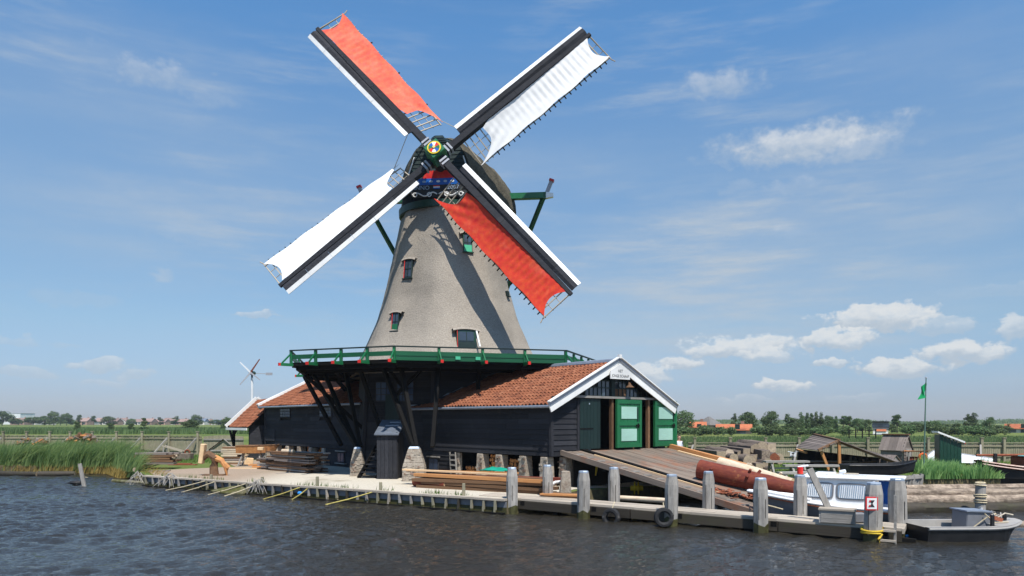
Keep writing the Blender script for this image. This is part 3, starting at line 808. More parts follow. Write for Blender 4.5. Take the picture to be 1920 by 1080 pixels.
# green curb ring between cap and body
mb = MB(); mb.grid([[Vector((r_ * math.cos(a), r_ * math.sin(a), z)) for a in np.linspace(0, 2 * math.pi, 49)[:-1]] for r_, z in ((2.4, 14.15), (2.64, 14.15), (2.66, 14.5), (2.3, 14.54))], close=True)
mb.build('curb_ring', 'dark_green_paint', mill, smooth=True)
# cross beams through the cap with their white ends, and the tail poles
def build_tail():
    yb = 1.3; zb = 15.72
    L_, Rr = C3(-5.1, yb, zb), C3(5.35, yb, zb)
    bm_ = MB().beam(L_, Rr, .3, .34).build('cross_beam', 'rail_green', mill)
    MB().beam(C3(2.9, yb - .16, zb), C3(5.2, yb - .16, zb), .02, .30).build('beam_face', 'green_paint', bm_)
    for s, e in ((-1, L_), (1, Rr)):
        MB().taper(e, e + rt * s * .42, .31, .35, .22, .22).build('beam_end', 'white_paint', bm_, bevel=.02)
        h = MB().beam(e + rt * s * .05 + Vector((0, 0, .15)), e + rt * s * .30 + Vector((0, 0, .78)), .2, .2).build('beam_stub', 'grey_paint', bm_)
        MB().beam(e + rt * s * .30 + Vector((0, 0, .78)), e + rt * s * .345 + Vector((0, 0, .9)), .27, .27).build('stub_cap', 'red_paint', bm_)
    foot = C3(0, 6.6, 6.0)
    for s, e in ((-1, L_), (1, Rr)):
        MB().beam(e - rt * s * .15 + Vector((0, 0, -.12)), foot + rt * s * .3, .2, .2).build('tail_brace', 'rail_green', mill)
    MB().beam(C3(0, 3.2, 15.2), foot, .26, .3).build('tail_pole', 'dark_green_paint', mill)
build_tail()

# ---- sails
HUB = P(819.2, 291.5, 36.05) - MC
TIL = rad(12.46)
sn = Vector((-math.sin(AZ) * math.cos(TIL), -math.cos(AZ) * math.cos(TIL), math.sin(TIL)))
sr = Vector((0, 0, 1)).cross(sn).normalized(); su = sn.cross(sr)
ROLL = -3.55; SL = 10.245
def smooth01(x): x = min(1, max(0, x)); return x * x * (3 - 2 * x)
def build_sail(deg, cloth, label, off, seed):
    a = rad(ROLL + deg)
    e = sr * math.cos(a) + su * math.sin(a)
    p = e.cross(sn)                   # clockwise seen from the front
    if p.dot(sr * math.sin(a) - su * math.cos(a)) < 0: p = -p
    H = HUB + sn * off
    def tw(r): return rad(27 - 21 * min(1, max(0, (r - 1.4) / 9)) ** .8)
    def pt(r, s, n=0.0):
        t = tw(r)
        ps = p * math.cos(t) - sn * math.sin(t); nn = sn * math.cos(t) + p * math.sin(t)
        return H + e * r + ps * s + nn * n
    root = MB()
    root.taper(H + e * .0, H + e * 5.2, .36, .34, .30, .28, sn); root.taper(H + e * 5.2, H + e * (SL - .02), .30, .28, .19, .16, sn)
    sail = root.build('sail', 'black_wood', mill, bevel=.012)
    sail['label'] = label
    # leading board and its white edge, in lengths
    nseg = 6; r0, r1 = 1.65, SL - .12
    for i in range(nseg):
        ra, rb = r0 + (r1 - r0) * i / nseg, r0 + (r1 - r0) * (i + 1) / nseg - .012
        rows = []
        for j in range(5):
            r = ra + (rb - ra) * j / 4
            rows.append([pt(r, -.13, .04), pt(r, -.30, .10), pt(r, -.50, .06), pt(r, -.50, .02), pt(r, -.30, .05), pt(r, -.13, .0)])
        MB().grid(rows, close=True).build('leading_board', 'black_wood', sail)
        rows = []
        for j in range(5):
            r = ra + (rb - ra) * j / 4
            rows.append([pt(r, -.505, .075), pt(r, -.70, -.02), pt(r, -.70, -.05), pt(r, -.505, .03)])
        MB().grid(rows, close=True).build('edge_board', 'white_paint', sail)
    # lattice: cross bars and hem laths
    bars = [1.62 + i * (SL - 1.72) / 25 for i in range(26)]
    for i, r in enumerate(bars):
        w = 1.62 if i > 0 else 1.45
        pbeam('sail_bar', sail, 'lath', pt(r, .05, -.05), pt(r, w + .07, -.05), .045, .05, e)
    for s, w in ((.62, .035), (1.1, .035), (1.6, .07)):
        MB().tube([pt(r, s, -.09) for r in np.linspace(bars[0] - .05, SL - .06, 14)], w / 2, 4).build('hem_lath', 'lath', sail)
    MB().tube([pt(SL - .1, .0, 0), pt(SL - .1, 1.75, -.06), pt(SL - .02, 1.95, -.06)], .03, 5).build('tip_bar', 'lath', sail)
    # sailcloth
    NR, NS = 110, 16
    rows = []
    for i in range(NR + 1):
        row = []
        for j in range(NS + 1):
            s = j / NS
            rin = 2.75 - 1.25 * s ** 2.6 - .35 * math.sin(math.pi * s) * (1 - s) + .38 * math.sin(math.pi * s)
            rout = SL - .42 + .30 * (s ** 3) + .12 * (1 - s) ** 3 - .22 * math.sin(math.pi * s)
            r = rin + (rout - rin) * i / NR
            q = min(1, max(0, (r - rin) / 2.6))
            s0 = .10 + .30 * (1 - smooth01((r - 2.0) / 1.7)) + .03 * math.sin(r * 2.9 + seed)
            s1 = 1.60 - .03 * math.sin(r * 3.1)
            w = s0 + (s1 - s0) * s
            wave = .016 * math.cos(2 * math.pi * (r - 1.62) / (bars[1] - bars[0])) * (.35 + .65 * smooth01((r - 4) / 4)) * math.sin(math.pi * min(1, s * .9 + .1))
            belly = -.07 * math.sin(math.pi * s) * (.4 + .6 * smooth01((9 - r) / 5))
            wr = .014 * mnoise.noise(Vector((r * 1.3, w * 3.2 + seed * 5, seed))) + .008 * mnoise.noise(Vector((r * .9 + w * 2.5, w * 5, seed + 9)))
            fold = .035 * math.sin((w * 2.2 + r * 1.1) * 5 + seed) * smooth01((4.6 - r) / 2.4) * math.sin(math.pi * s)
            row.append(pt(r, w, .075 + .06 * smooth01((4.8 - r) / 1.8) + wave + belly + wr + fold))
        rows.append(row)
    cl = MB().grid(rows).build('sail_cloth', cloth, sail, smooth=True)
    # toggles tying the hem
    tg = MB()
    for i in range(3, 25) if cloth != 'pale_red_cloth' else range(4, 25, 7):
        r = bars[i]; tg.beam(pt(r, 1.52, -.02), pt(r, 1.78, -.06), .05, .05, e)
    tg.build('hem_toggle', 'dark_timber', sail)
    # iron clamps near the hub
    for r in (.62, .82):
        MB().box(H + e * r, (.10, .44, .42), Matrix((e, p, sn)).transposed()).build('iron_clamp', 'grey_paint', sail)
    return sail, pt
sUL, pUL = build_sail(135, 'pale_red_cloth', 'sail with paler red cloth pointing up and left', .22, 1)
sUR, pUR = build_sail(45, 'white_cloth', 'sail with white cloth pointing up and right', -.22, 2)
sLR, pLR = build_sail(-45, 'red_cloth', 'sail with deep red cloth reaching down and right', .22, 3)
sLL, pLL = build_sail(-135, 'white_cloth', 'sail with white cloth reaching down and left', -.22, 4)
def build_hub():
    rot = Matrix((sr, sn, su)).transposed()
    r45 = rot @ Euler((0, rad(45 - ROLL), 0)).to_matrix()
    sh = MB().tube([HUB - sn * 3.6, HUB - sn * .3], [.28, .30], 16).build('windshaft', 'blackgreen_paint', mill, smooth=True)
    hb = MB().box(HUB + sn * .2, (.80, .9, .80), r45).build('hub', 'green_paint', mill, bevel=.03)
    c0 = HUB + sn * .68
    def disc(rr, n0, n1, m, name, seg=None):
        mb = MB(); N = 28
        if seg is None:
            ring = [(sr * math.cos(t) + su * math.sin(t)) * rr for t in np.linspace(0, 2 * math.pi, N + 1)[:-1]]
        else:
            ring = [Vector((0, 0, 0))] + [(sr * math.cos(t) + su * math.sin(t)) * rr for t in np.linspace(seg[0], seg[1], 6)]
        mb.extr([c0 + sn * n0 + v for v in ring], sn * (n1 - n0)); mb.build(name, m, hb)
    disc(.345, 0, .03, 'yellow_paint', 'hub_disc')
    cols = ['red_paint', 'white_paint', 'blue_paint', 'green_paint'] * 2
    for i in range(8):
        disc(.28, .031, .045, cols[i], 'disc_segment', (i * math.pi / 4 + .45, (i + 1) * math.pi / 4 + .45))
    disc(.07, .046, .09, 'gold', 'hub_boss')
    # sheet rope between two sails
    MB().tube([pUL(1.62, -.55, .05), pLL(1.95, 1.6, .05)], .018, 5).build('sheet_rope', 'rope', mill)
    MB().tube([pUL(1.95, 1.6, .0), pUR(1.7, -.5, .05)], .014, 5).build('sheet_rope', 'rope', mill)
build_hub()
# ------------------------------------------------------------------ sheds (local x runs along the gable, y back along the long wall)
KP = Vector((1.54, 28.08, 0)); TH = rad(41.5); SW = 7.28
def tile_material():
    m, nt, b = nodes_of('clay_tiles'); N, Lk = nt.nodes.new, nt.links.new
    at = N('ShaderNodeAttribute'); at.attribute_name = 'tone'
    r = N('ShaderNodeValToRGB'); e = r.color_ramp.elements
    e[0].position = 0; e[0].color = (.135, .044, .022, 1); e[1].position = 1; e[1].color = (.30, .118, .06, 1)
    k = e.new(.5); k.color = (.23, .078, .036, 1)
    Lk(at.outputs['Fac'], r.inputs[0])
    g = N('ShaderNodeNewGeometry'); n = N('ShaderNodeTexNoise'); n.inputs['Scale'].default_value = 1.4; n.inputs['Detail'].default_value = 8; n.inputs['Roughness'].default_value = .75; Lk(g.outputs['Position'], n.inputs['Vector'])
    mr = N('ShaderNodeMapRange'); Lk(n.outputs[0], mr.inputs[0]); mr.inputs[1].default_value = .52; mr.inputs[2].default_value = .75; mr.inputs[4].default_value = .65
    mx = N('ShaderNodeMix'); mx.data_type = 'RGBA'; Lk(mr.outputs[0], mx.inputs[0]); Lk(r.outputs[0], mx.inputs[6]); mx.inputs[7].default_value = (.15, .075, .045, 1)
    Lk(mx.outputs[2], b.inputs['Base Color']); b.inputs['Roughness'].default_value = .8; b.inputs['Specular IOR Level'].default_value = .25
    return m
TILE = tile_material()
def tiled_slope(parent, y0, y1, x_e, z_e, x_r, z_r, pitch=.222, course=.30, seed=1, name='roof_tiles'):
    """Pantiles from eave (x_e, z_e) up to ridge (x_r, z_r), each course lapping over the one below."""
    rs = random.Random(seed)
    sx, sz = x_r - x_e, z_r - z_e; ln = math.hypot(sx, sz); ux, uz = sx / ln, sz / ln
    nx, nz = -uz * (1 if sx > 0 else -1), ux * (1 if sx > 0 else -1)
    if nz < 0: nx, nz = -nx, -nz
    nc = int(round((y1 - y0) / pitch)); ncr = int(math.ceil(ln / course)); co = ln / ncr
    prof_ = [(0, .0), (.16, .042), (.34, .060), (.52, .040), (.72, -.008), (.88, -.018)]
    vs, fs, tone = [], [], []
    for c in range(ncr):
        s0 = c * co; s1 = min(ln, s0 + co * 1.12)
        base = len(vs); jit = [rs.uniform(-.008, .010) for _ in range(nc + 1)]; lift = [rs.uniform(0, .012) for _ in range(nc + 1)]
        cols = []
        for i in range(nc):
            for (f, h) in prof_:
                cols.append((y0 + (i + f) * pitch, h, i))
        cols.append((y0 + nc * pitch, 0, nc))
        for (y, h, i) in cols:
            sag = .02 * math.sin(y * .9 + seed) + .012 * math.sin(y * 2.7 + c)
            for (s, up) in ((s0 + jit[i], .036 + lift[i]), (s1, .006)):
                hh = h + up + sag
                vs.append((x_e + ux * s + nx * hh, y, z_e + uz * s + nz * hh))
            # the thick lower lip
            s = s0 + jit[i]; hh = h + sag + .012
            vs.append((x_e + ux * s + nx * hh, y, z_e + uz * s + nz * hh))
        n = len(cols); tn = [min(1, max(0, rs.gauss(.5, .22))) for _ in range(nc + 1)]
        for k in range(n - 1):
            a = base + 3 * k; b_ = base + 3 * (k + 1); i = cols[k][2]
            fs.append((a, b_, b_ + 1, a + 1)); tone.append(tn[i]); fs.append((a + 2, b_ + 2, b_, a)); tone.append(tn[i] * .9)
    me = D.meshes.new(name); me.from_pydata(vs, [], fs); me.materials.append(TILE)
    at = me.attributes.new('tone', 'FLOAT', 'FACE'); at.data.foreach_set('value', tone); me.update()
    o = D.objects.new(name, me); COL.objects.link(o); o.parent = parent; o['kind'] = 'stuff'
    return o
def clad(parent, a, b, z0, z1, n, out, m='black_wood', cuts=1, holes=(), name='plank'):
    """Lapped boards along a wall from a to b (x, y); holes are (s0, s1, zlo, zhi) along it."""
    a, b = Vector((*a, 0)), Vector((*b, 0)); d = (b - a); ln = d.length; d.normalize(); out = Vector((*out, 0)).normalized()
    h = (z1 - z0) / n
    for i in range(n):
        zl, zh = z0 + i * h, z0 + (i + 1) * h + .025
        spans = [(0, ln)]
        for (s0, s1, q0, q1) in holes:
            if q1 > zl + .03 and q0 < zh - .05:
                ns = []
                for (u, v) in spans:
                    if s1 <= u or s0 >= v: ns.append((u, v)); continue
                    if s0 - u > .04: ns.append((u, s0))
                    if v - s1 > .04: ns.append((s1, v))
                spans = ns
        for (u, v) in spans:
            ct = [u] + sorted(R.uniform(u + .6, v - .6) for _ in range(cuts if v - u > 3 else 0)) + [v]
            for p, q in zip(ct, ct[1:]):
                zz = Vector((0, 0, 1)) * (zh - zl) - out * .032; up = zz.normalized(); nn = up.cross(d)
                rot = Matrix((d, nn if nn.dot(out) < 0 else nn, up)).transposed()
                c = a + d * ((p + q) / 2) + Vector((0, 0, (zl + zh) / 2)) + out * .028
                piece(name, parent, m, c, (q - p - .006, .022, zh - zl), rot)
def wall_window(parent, cx, y, z, w, h, nx, nz, glass='glass_pale'):
    """A small barred window in the long wall at x = 0."""
    o = MB().box((-.03, y, z), (.09, w, h)).build('window', 'black_wood', parent)
    for i in range(nx):
        for j in range(nz):
            pw, ph = (w - .1) / nx, (h - .1) / nz
            piece('pane', o, glass, (-.08, y + (i - (nx - 1) / 2) * pw, z + (j - (nz - 1) / 2) * ph), (.012, pw - .035, ph - .035))
    return o
def barge(parent, y, x0, x1, xr, ze, zr, wd=.34, face=-1):
    """White barge boards of a gable: wide board below, moulded grey capping above."""
    for (xe, s) in ((x0, 1), (x1, -1)):
        A, B = Vector((xe, y, ze)), Vector((xr, y, zr)); d = (B - A).normalized(); up = Vector((-d.z * s, 0, d.x * s)) 
        if up.z < 0: up = -up
        mb = MB(); mb.extr([A - up * (wd * .62), B - up * (wd * .62), B + up * (wd * .10), A + up * (wd * .10)], (0, face * .05, 0)); mb.build('barge_board', 'white_paint', parent)
        mb = MB(); mb.extr([A + up * (wd * .10), B + up * (wd * .10), B + up * (wd * .42), A + up * (wd * .42)], (0, face * .09, 0)); mb.build('barge_moulding', 'grey_paint', parent)
        mb = MB(); mb.extr([A + up * (wd * .42), B + up * (wd * .42), B + up * (wd * .52), A + up * (wd * .52)], (0, face * .16, 0)); mb.build('barge_capping', 'white_paint', parent)

# ---- the shed with the green doors
ZB, ZE, ZR = 1.67, 3.80, 5.52
shed = thing('sawmill_shed', 'long black timber shed with orange tiled roof and open green doors in its gable', 'shed', KP, TH)
def build_right_shed():
    S = shed; T1 = 10.2
    sh = MB()
    sh.box((.06, T1 / 2, (ZB + ZE) / 2), (.06, T1, ZE - ZB)); sh.box((SW - .06, T1 / 2, (ZB + ZE) / 2 - .3), (.06, T1, ZE - ZB + .6))
    sh.box((SW / 2, T1 / 2, ZB + .03), (SW - .2, T1, .08)); sh.box((SW / 2, T1 - .1, 2.8), (SW - .2, .06, 5))
    sh.box((3.4, T1 / 2, .95), (.06, T1 - .5, 1.3))  # dark wall added under the floor so the open bays read dark
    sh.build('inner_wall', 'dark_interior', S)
    # long wall: ten lapped courses
    clad(S, (0, 0), (0, 9.3), ZB, ZE, 10, (-1, 0), cuts=1)
    # lower closed part by the mill, with its small window
    clad(S, (.03, 6.15), (.03, 9.3), GZ, ZB - .04, 6, (-1, 0), cuts=0)
    w = MB().box((-.02, 7.85, 1.02), (.1, .75, .62)).build('window', 'black_wood', S)
    for i in (-1, 1): piece('pane', w, 'glass_pale', (-.075, 7.85 + i * .18, 1.02), (.012, .3, .5))
    piece('window_head', w, 'grey_wood', (-.09, 7.85, 1.38), (.10, 1.0, .05))
    # gable boards
    clad(S, (0, 0), (1.44, 0), ZB, 4.02, 11, (0, -1), cuts=0)
    clad(S, (6.9, 0), (SW, 0), ZB, 4.0, 10, (0, -1), cuts=0)
    piece('corner_board', S, 'black_wood', (-.045, -.045, (ZB + ZE) / 2), (.13, .13, ZE - ZB))
    for i in range(6):
        z0 = 4.12 + i * .25; 
        half = (ZR - .10 - z0 - .2) / (ZR - ZE) * SW / 2
        if half < .1: break
        if i < 3:   # beside the window band
            for s in (-1, 1):
                a = 2.25
                if half > a: piece('plank', S, 'black_wood', (SW / 2 + s * (a + half) / 2, .0, z0 + .125), (half - a, .03, .255))
        else: piece('plank', S, 'black_wood', (SW / 2, .0, z0 + .125), (half * 2, .03, .255))
    piece('lintel', S, 'grey_wood', (4.0, -.10, 4.05), (5.75, .16, .09))
    # window band in the gable
    wb = MB().extr([(SW / 2 - 2.2, .04, 4.1), (SW / 2 + 2.2, .04, 4.1), (SW / 2 + 1.35, .04, 4.74), (SW / 2 - 1.35, .04, 4.74)], (0, .05, 0)).build('gable_window', 'dark_interior', S)
    for s in (-1, 1):
        for i in range(8):
            for j in range(2):
                x = SW / 2 + s * (.16 + .255 * (i + .5)); z = 4.28 + j * .36
                if (ZR - .35 - z - .15) / (ZR - ZE) * SW / 2 < abs(x - SW / 2): continue
                piece('pane', wb, R.choice(['glass_dark', 'glass_dark', 'brown_wood']) if s > 0 else 'glass_dark', (x, .03, z), (.21, .012, .31))
        for i in range(9):
            hh = min(.66, (2.2 - .255 * i - .1) * .75); piece('glazing_bar', wb, 'blackgreen_paint', (SW / 2 + s * (.16 + .255 * i), .015, 4.1 + hh / 2), (.035, .03, hh))
        for z, l in ((4.10, 2.1), (4.46, 1.62), (4.76, 1.2)): piece('glazing_bar', wb, 'blackgreen_paint', (SW / 2 + s * (.13 + l / 2), .008, z), (l, .03, .05))
    piece('mullion', wb, 'blackgreen_paint', (SW / 2, -.01, 4.48), (.2, .05, .8))
    lamp = MB().tube([(SW / 2 + .95, -.05, 4.78), (SW / 2 + .78, -.35, 4.66)], .02, 6)
    lamp.tube([(SW / 2 + .72, -.32, 4.72), (SW / 2 + .72, -.34, 4.60), (SW / 2 + .72, -.34, 4.50)], [.03, .08, .2], 12); lamp.build('outside_lamp', 'brown_wood', S, smooth=True)
    # door posts
    for x, m in ((1.46, 'black_wood'), (3.55, 'brown_wood'), (6.02, 'brown_wood'), (6.88, 'black_wood')): piece('door_post', S, m, (x, -.02, (1.8 + 4.0) / 2), (.13, .14, 2.22))
    def leaf(x0, x1, y, m, panels, name='door'):
        d = MB().box(((x0 + x1) / 2, y, 2.95), (x1 - x0, .06, 2.06)).build(name, m, S)
        W = x1 - x0
        if panels:
            nb = 7
            for i in range(nb): piece('board', d, m, (x0 + (i + .5) * W / nb, y - .035, 2.95), (W / nb - .008, .02, 2.05))
            for z in (2.02, 2.95, 3.88): piece('rail', d, m, ((x0 + x1) / 2, y - .06, z), (W - .01, .035, .16))
            for x in (x0 + .07, x1 - .07): piece('stile', d, m, (x, y - .058, 2.95), (.13, .034, 2.05))
            for z in (2.47, 3.42): piece('panel', d, 'pale_green_paint', ((x0 + x1) / 2 - .02, y - .052, z), (W * .62, .03, .52))
            piece('hinge', d, 'blackgreen_paint', (x1 - .28, y - .085, 3.35), (.05, .02, .62))
            piece('latch', d, 'dark_timber', (x1 - .3, y - .09, 2.88), (.22, .03, .06)); piece('bolt', d, 'dark_timber', (x1 - .27, y - .1, 2.86), (.05, .04, .2))
        else:
            for i in range(6): piece('board', d, m, (x0 + (i + .5) * W / 6, y - .035, 2.95), (W / 6 - .01, .02, 2.05))
            piece('hinge', d, 'dark_timber', (x0 + .4, y - .055, 2.75), (.75, .02, .05)); piece('peephole', d, 'zinc', (x0 + .55, y - .05, 3.77), (.06, .01, .06))
        return d
    leaf(1.53, 2.76, -.06, 'blackgreen_paint', False)
    leaf(3.63, 5.28, -.20, 'green_paint', True); leaf(6.22, 7.86, -.20, 'green_paint', True)
    piece('door_edge', S, 'dark_green_paint', (5.33, -.16, 2.95), (.05, .12, 2.04))
    # things seen in the dark behind the doors
    piece('inner_post', S, 'brown_wood', (3.1, .9, 2.9), (.16, .16, 2.4)); piece('inner_post', S, 'brown_wood', (5.8, .7, 2.9), (.14, .14, 2.4))
    for i in range(4): piece('sawn_board', S, 'brown_wood', (5.65 + .05 * i, .5 + i * .12, 2.7), (.14, .04, 1.9), Euler((.06 * i, .05, 0)).to_matrix())
    for i in range(3): piece('sawn_board', S, 'grey_wood', (2.95 + .09 * i, .6 + i * .25, 2.45), (.2, .04, 1.3), Euler((.12 * i, .2, 0)).to_matrix())
    # roof
    ov = .26; k = (ZR - ZE) / (SW / 2)
    for (xe, xr, sd) in ((-ov, SW / 2, 3), (SW + ov, SW / 2, 4)):
        rf = MB(); rf.extr([(xe, -.30, ZE - ov * k + .02), (xr, -.30, ZR + .02), (xr, T1, ZR + .02), (xe, T1, ZE - ov * k + .02)], (0, 0, -.07)); rf.build('roof_deck', 'dark_timber', S)
        tiled_slope(S, -.28, T1, xe - (.03 if xe < 0 else -.03), ZE - ov * k + .0, xr, ZR + .03, seed=sd)
    # ridge capping in lengths
    for i in range(13):
        y = -.2 + i * .8; MB().tube([(SW / 2, y, ZR + .05), (SW / 2, y + .83, ZR + .055)], .14, 8).build('ridge_cap', 'lead_flashing', S, smooth=True)
    MB().tube([(-ov - .05, -.25, ZE - ov * k - .05), (-ov - .05, 9.5, ZE - ov * k - .035)], .06, 8).build('gutter', 'lead_flashing', S, smooth=True)
    barge(S, -.30, -.44, SW + .44, SW / 2, ZE - .36 * k, ZR + .04, .40)
    piece('finial', S, 'white_paint', (SW / 2, -.40, ZR + .26), (.16, .12, .16))
    # lead flashing where the roof meets the mill
    # name board
    c = Vector((SW / 2, -.42, 4.98)); nb = MB()
    nb.extr([(SW / 2 - .62, -.40, 4.82), (SW / 2 + .62, -.40, 4.82), (SW / 2 + .62, -.40, 5.16), (SW / 2, -.40, 5.46), (SW / 2 - .62, -.40, 5.16)], (0, -.04, 0))
    n = nb.build('name_board', 'white_paint', S)
    lettering('lettering', n, 'HET', .17, 'grey_ink', (SW / 2, -.445, 5.16), (1, 0, 0), (0, 0, 1))
    lettering('lettering', n, 'JONGE SCHAAP', .17, 'grey_ink', (SW / 2, -.445, 4.95), (1, 0, 0), (0, 0, 1), .92)
    # rubble piers that carry the wall
    for (x, y, w) in ((.1, .35, .42), (.1, 1.6, .42), (.1, 3.1, .42), (.1, 4.36, .42), (.75, -.05, .40), (.1, 6.05, .2)):
        p = MB(); p.taper((x, y, .2), (x, y, ZB - .03), w * 1.15, w * 1.1, w * .92, w * .9, (0, 1, 0)); po = p.build('pier', 'stone', S, bevel=.02)
        for i in range(12):
            piece('stone', po, R.choice(['stone', 'brick_red', 'stone']), (x - w * .5 - .01, y + R.uniform(-.4, .4) * w, R.uniform(.5, 1.6)), (.05, R.uniform(.08, .18), R.uniform(.05, .1)))
build_right_shed()
# lead flashing along the meeting of mill base and roof
fl = MB()
def build_flashing():
    pts = []
    k = (ZR - ZE) / (SW / 2); Rm = Matrix.Rotation(TH, 3, 'Z')
    for f in np.linspace(0, 1, 12):
        x = -.3 + f * (SW / 2 + .1); z = ZE + x * k + .12
        lo = None
        for y in np.arange(9.8, 4, -.02):
            w = Rm @ Vector((x, y, 0)) + KP - MC; a = math.atan2(w.y, w.x); t = (a - FN + math.pi / 8) % (math.pi / 4) - math.pi / 8
            r = (5.25 - .4 * (z - GZ) / 5.15) * math.cos(math.pi / 8) / math.cos(t)
            if math.hypot(w.x, w.y) > r + .04: lo = y; break
        if lo: pts.append(Vector((x, lo, z)))
    if len(pts) > 2: MB().tube(pts, .07, 6).build('flashing', 'lead_flashing', shed)
build_flashing()

# ---- the shed on the other side of the mill
ZB2, ZE2, ZR2 = 1.5, 4.22, 6.0
T0, T2 = 14.0, 27.4
shed2 = thing('sawmill_shed', 'black timber shed with orange tiled roof left of the mill, lumber stacked before it', 'shed', KP, TH)
def build_left_shed():
    S = shed2
    sh = MB(); ym = (T0 + T2) / 2; L = T2 - T0
    sh.box((.06, ym, (ZB2 + ZE2) / 2), (.06, L, ZE2 - ZB2)); sh.box((SW - .06, ym, (ZB2 + ZE2) / 2), (.06, L, ZE2 - ZB2))
    sh.box((SW / 2, ym, ZB2 + .03), (SW - .2, L, .08)); sh.box((2.2, ym, .95), (.06, L, 1.2))  # last box: dark sheet added behind the bays to keep them dark
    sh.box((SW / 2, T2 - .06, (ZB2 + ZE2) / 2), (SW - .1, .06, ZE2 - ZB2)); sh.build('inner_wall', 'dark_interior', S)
    hl = [(18.75 - T0 - .8, 18.75 - T0 + .8, 3.27, 3.93), (24.3 - T0 - .8, 24.3 - T0 + .8, 3.27, 3.93)]
    clad(S, (0, T0), (0, T2), ZB2, ZE2, 12, (-1, 0), cuts=2, holes=[(h[0], h[1], h[2], h[3]) for h in hl])
    clad(S, (.03, T0), (.03, 18.9), GZ, ZB2 - .04, 5, (-1, 0), cuts=0)
    clad(S, (-.05, 25.9), (-.05, T2), 1.75, 2.5, 3, (-1, 0), m='grey_paint' if False else 'black_wood', cuts=0)
    for y in (18.75, 24.3): wall_window(S, 0, y, 3.6, 1.55, .64, 4, 3)
    w = MB().box((-.02, 16.9, 1.0), (.1, .8, .62)).build('window', 'black_wood', S)
    for i in (-1, 1): piece('pane', w, 'glass_pale', (-.075, 16.9 + i * .18, 1.0), (.012, .3, .48))
    piece('window_head', w, 'grey_wood', (-.09, 16.9, 1.36), (.10, 1.1, .05)); piece('sill', w, 'grey_wood', (-.09, 16.9, .66), (.12, 1.2, .05))
    piece('corner_board', S, 'black_wood', (-.045, T2 + .045, (ZB2 + ZE2) / 2), (.13, .13, ZE2 - ZB2))
    for y in (19.0, 20.7, 22.3, 24.0, 25.8, 27.2):
        p = MB(); p.taper((.1, y, .2), (.1, y, ZB2 - .03), .5, .42, .42, .36, (0, 1, 0)); p.build('pier', 'stone', S, bevel=.02)
    ov = .38; k = (ZR2 - ZE2) / (SW / 2)
    for (xe, xr, sd) in ((-ov, SW / 2, 5), (SW + ov, SW / 2, 6)):
        rf = MB(); rf.extr([(xe, T0, ZE2 - ov * k + .02), (xr, T0, ZR2 + .02), (xr, T2 + .3, ZR2 + .02), (xe, T2 + .3, ZE2 - ov * k + .02)], (0, 0, -.07)); rf.build('roof_deck', 'dark_timber', S)
        tiled_slope(S, T0, T2 + .28, xe - (.06 if xe < 0 else -.06), ZE2 - ov * k, xr, ZR2 + .03, seed=sd)
    # far gable boards
    for i in range(7):
        z0 = ZE2 + i * .25; half = (ZR2 - .05 - z0 - .2) / (ZR2 - ZE2) * SW / 2
        if half > .1: piece('plank', S, 'black_wood', (SW / 2, T2, z0 + .125), (half * 2, .03, .255))
    for i in range(17):
        y = T0 + i * .8; MB().tube([(SW / 2, y, ZR2 + .05), (SW / 2, y + .83, ZR2 + .055)], .14, 8).build('ridge_cap', 'lead_flashing', S, smooth=True)
    MB().tube([(-ov - .08, T0, ZE2 - ov * k - .05), (-ov - .08, T2 + .25, ZE2 - ov * k - .05)], .06, 8).build('gutter', 'lead_flashing', S, smooth=True)
    barge(S, T2 + .30, -ov - .08, SW + ov + .08, SW / 2, ZE2 - ov * k, ZR2 + .04, .36, 1)
    # the boards standing up past the tiles along the far edge
    for (xe, s) in ((-ov - .08, 1), (SW + ov + .08, -1)):
        mb = MB(); A, B = Vector((xe, T2 + .26, ZE2 - ov * k - .06)), Vector((SW / 2, T2 + .26, ZR2 + .0)); mb.beam(A + Vector((0, 0, .10)), B + Vector((0, 0, .10)), .10, .30); mb.build('verge_board', 'white_paint', S)
build_left_shed()

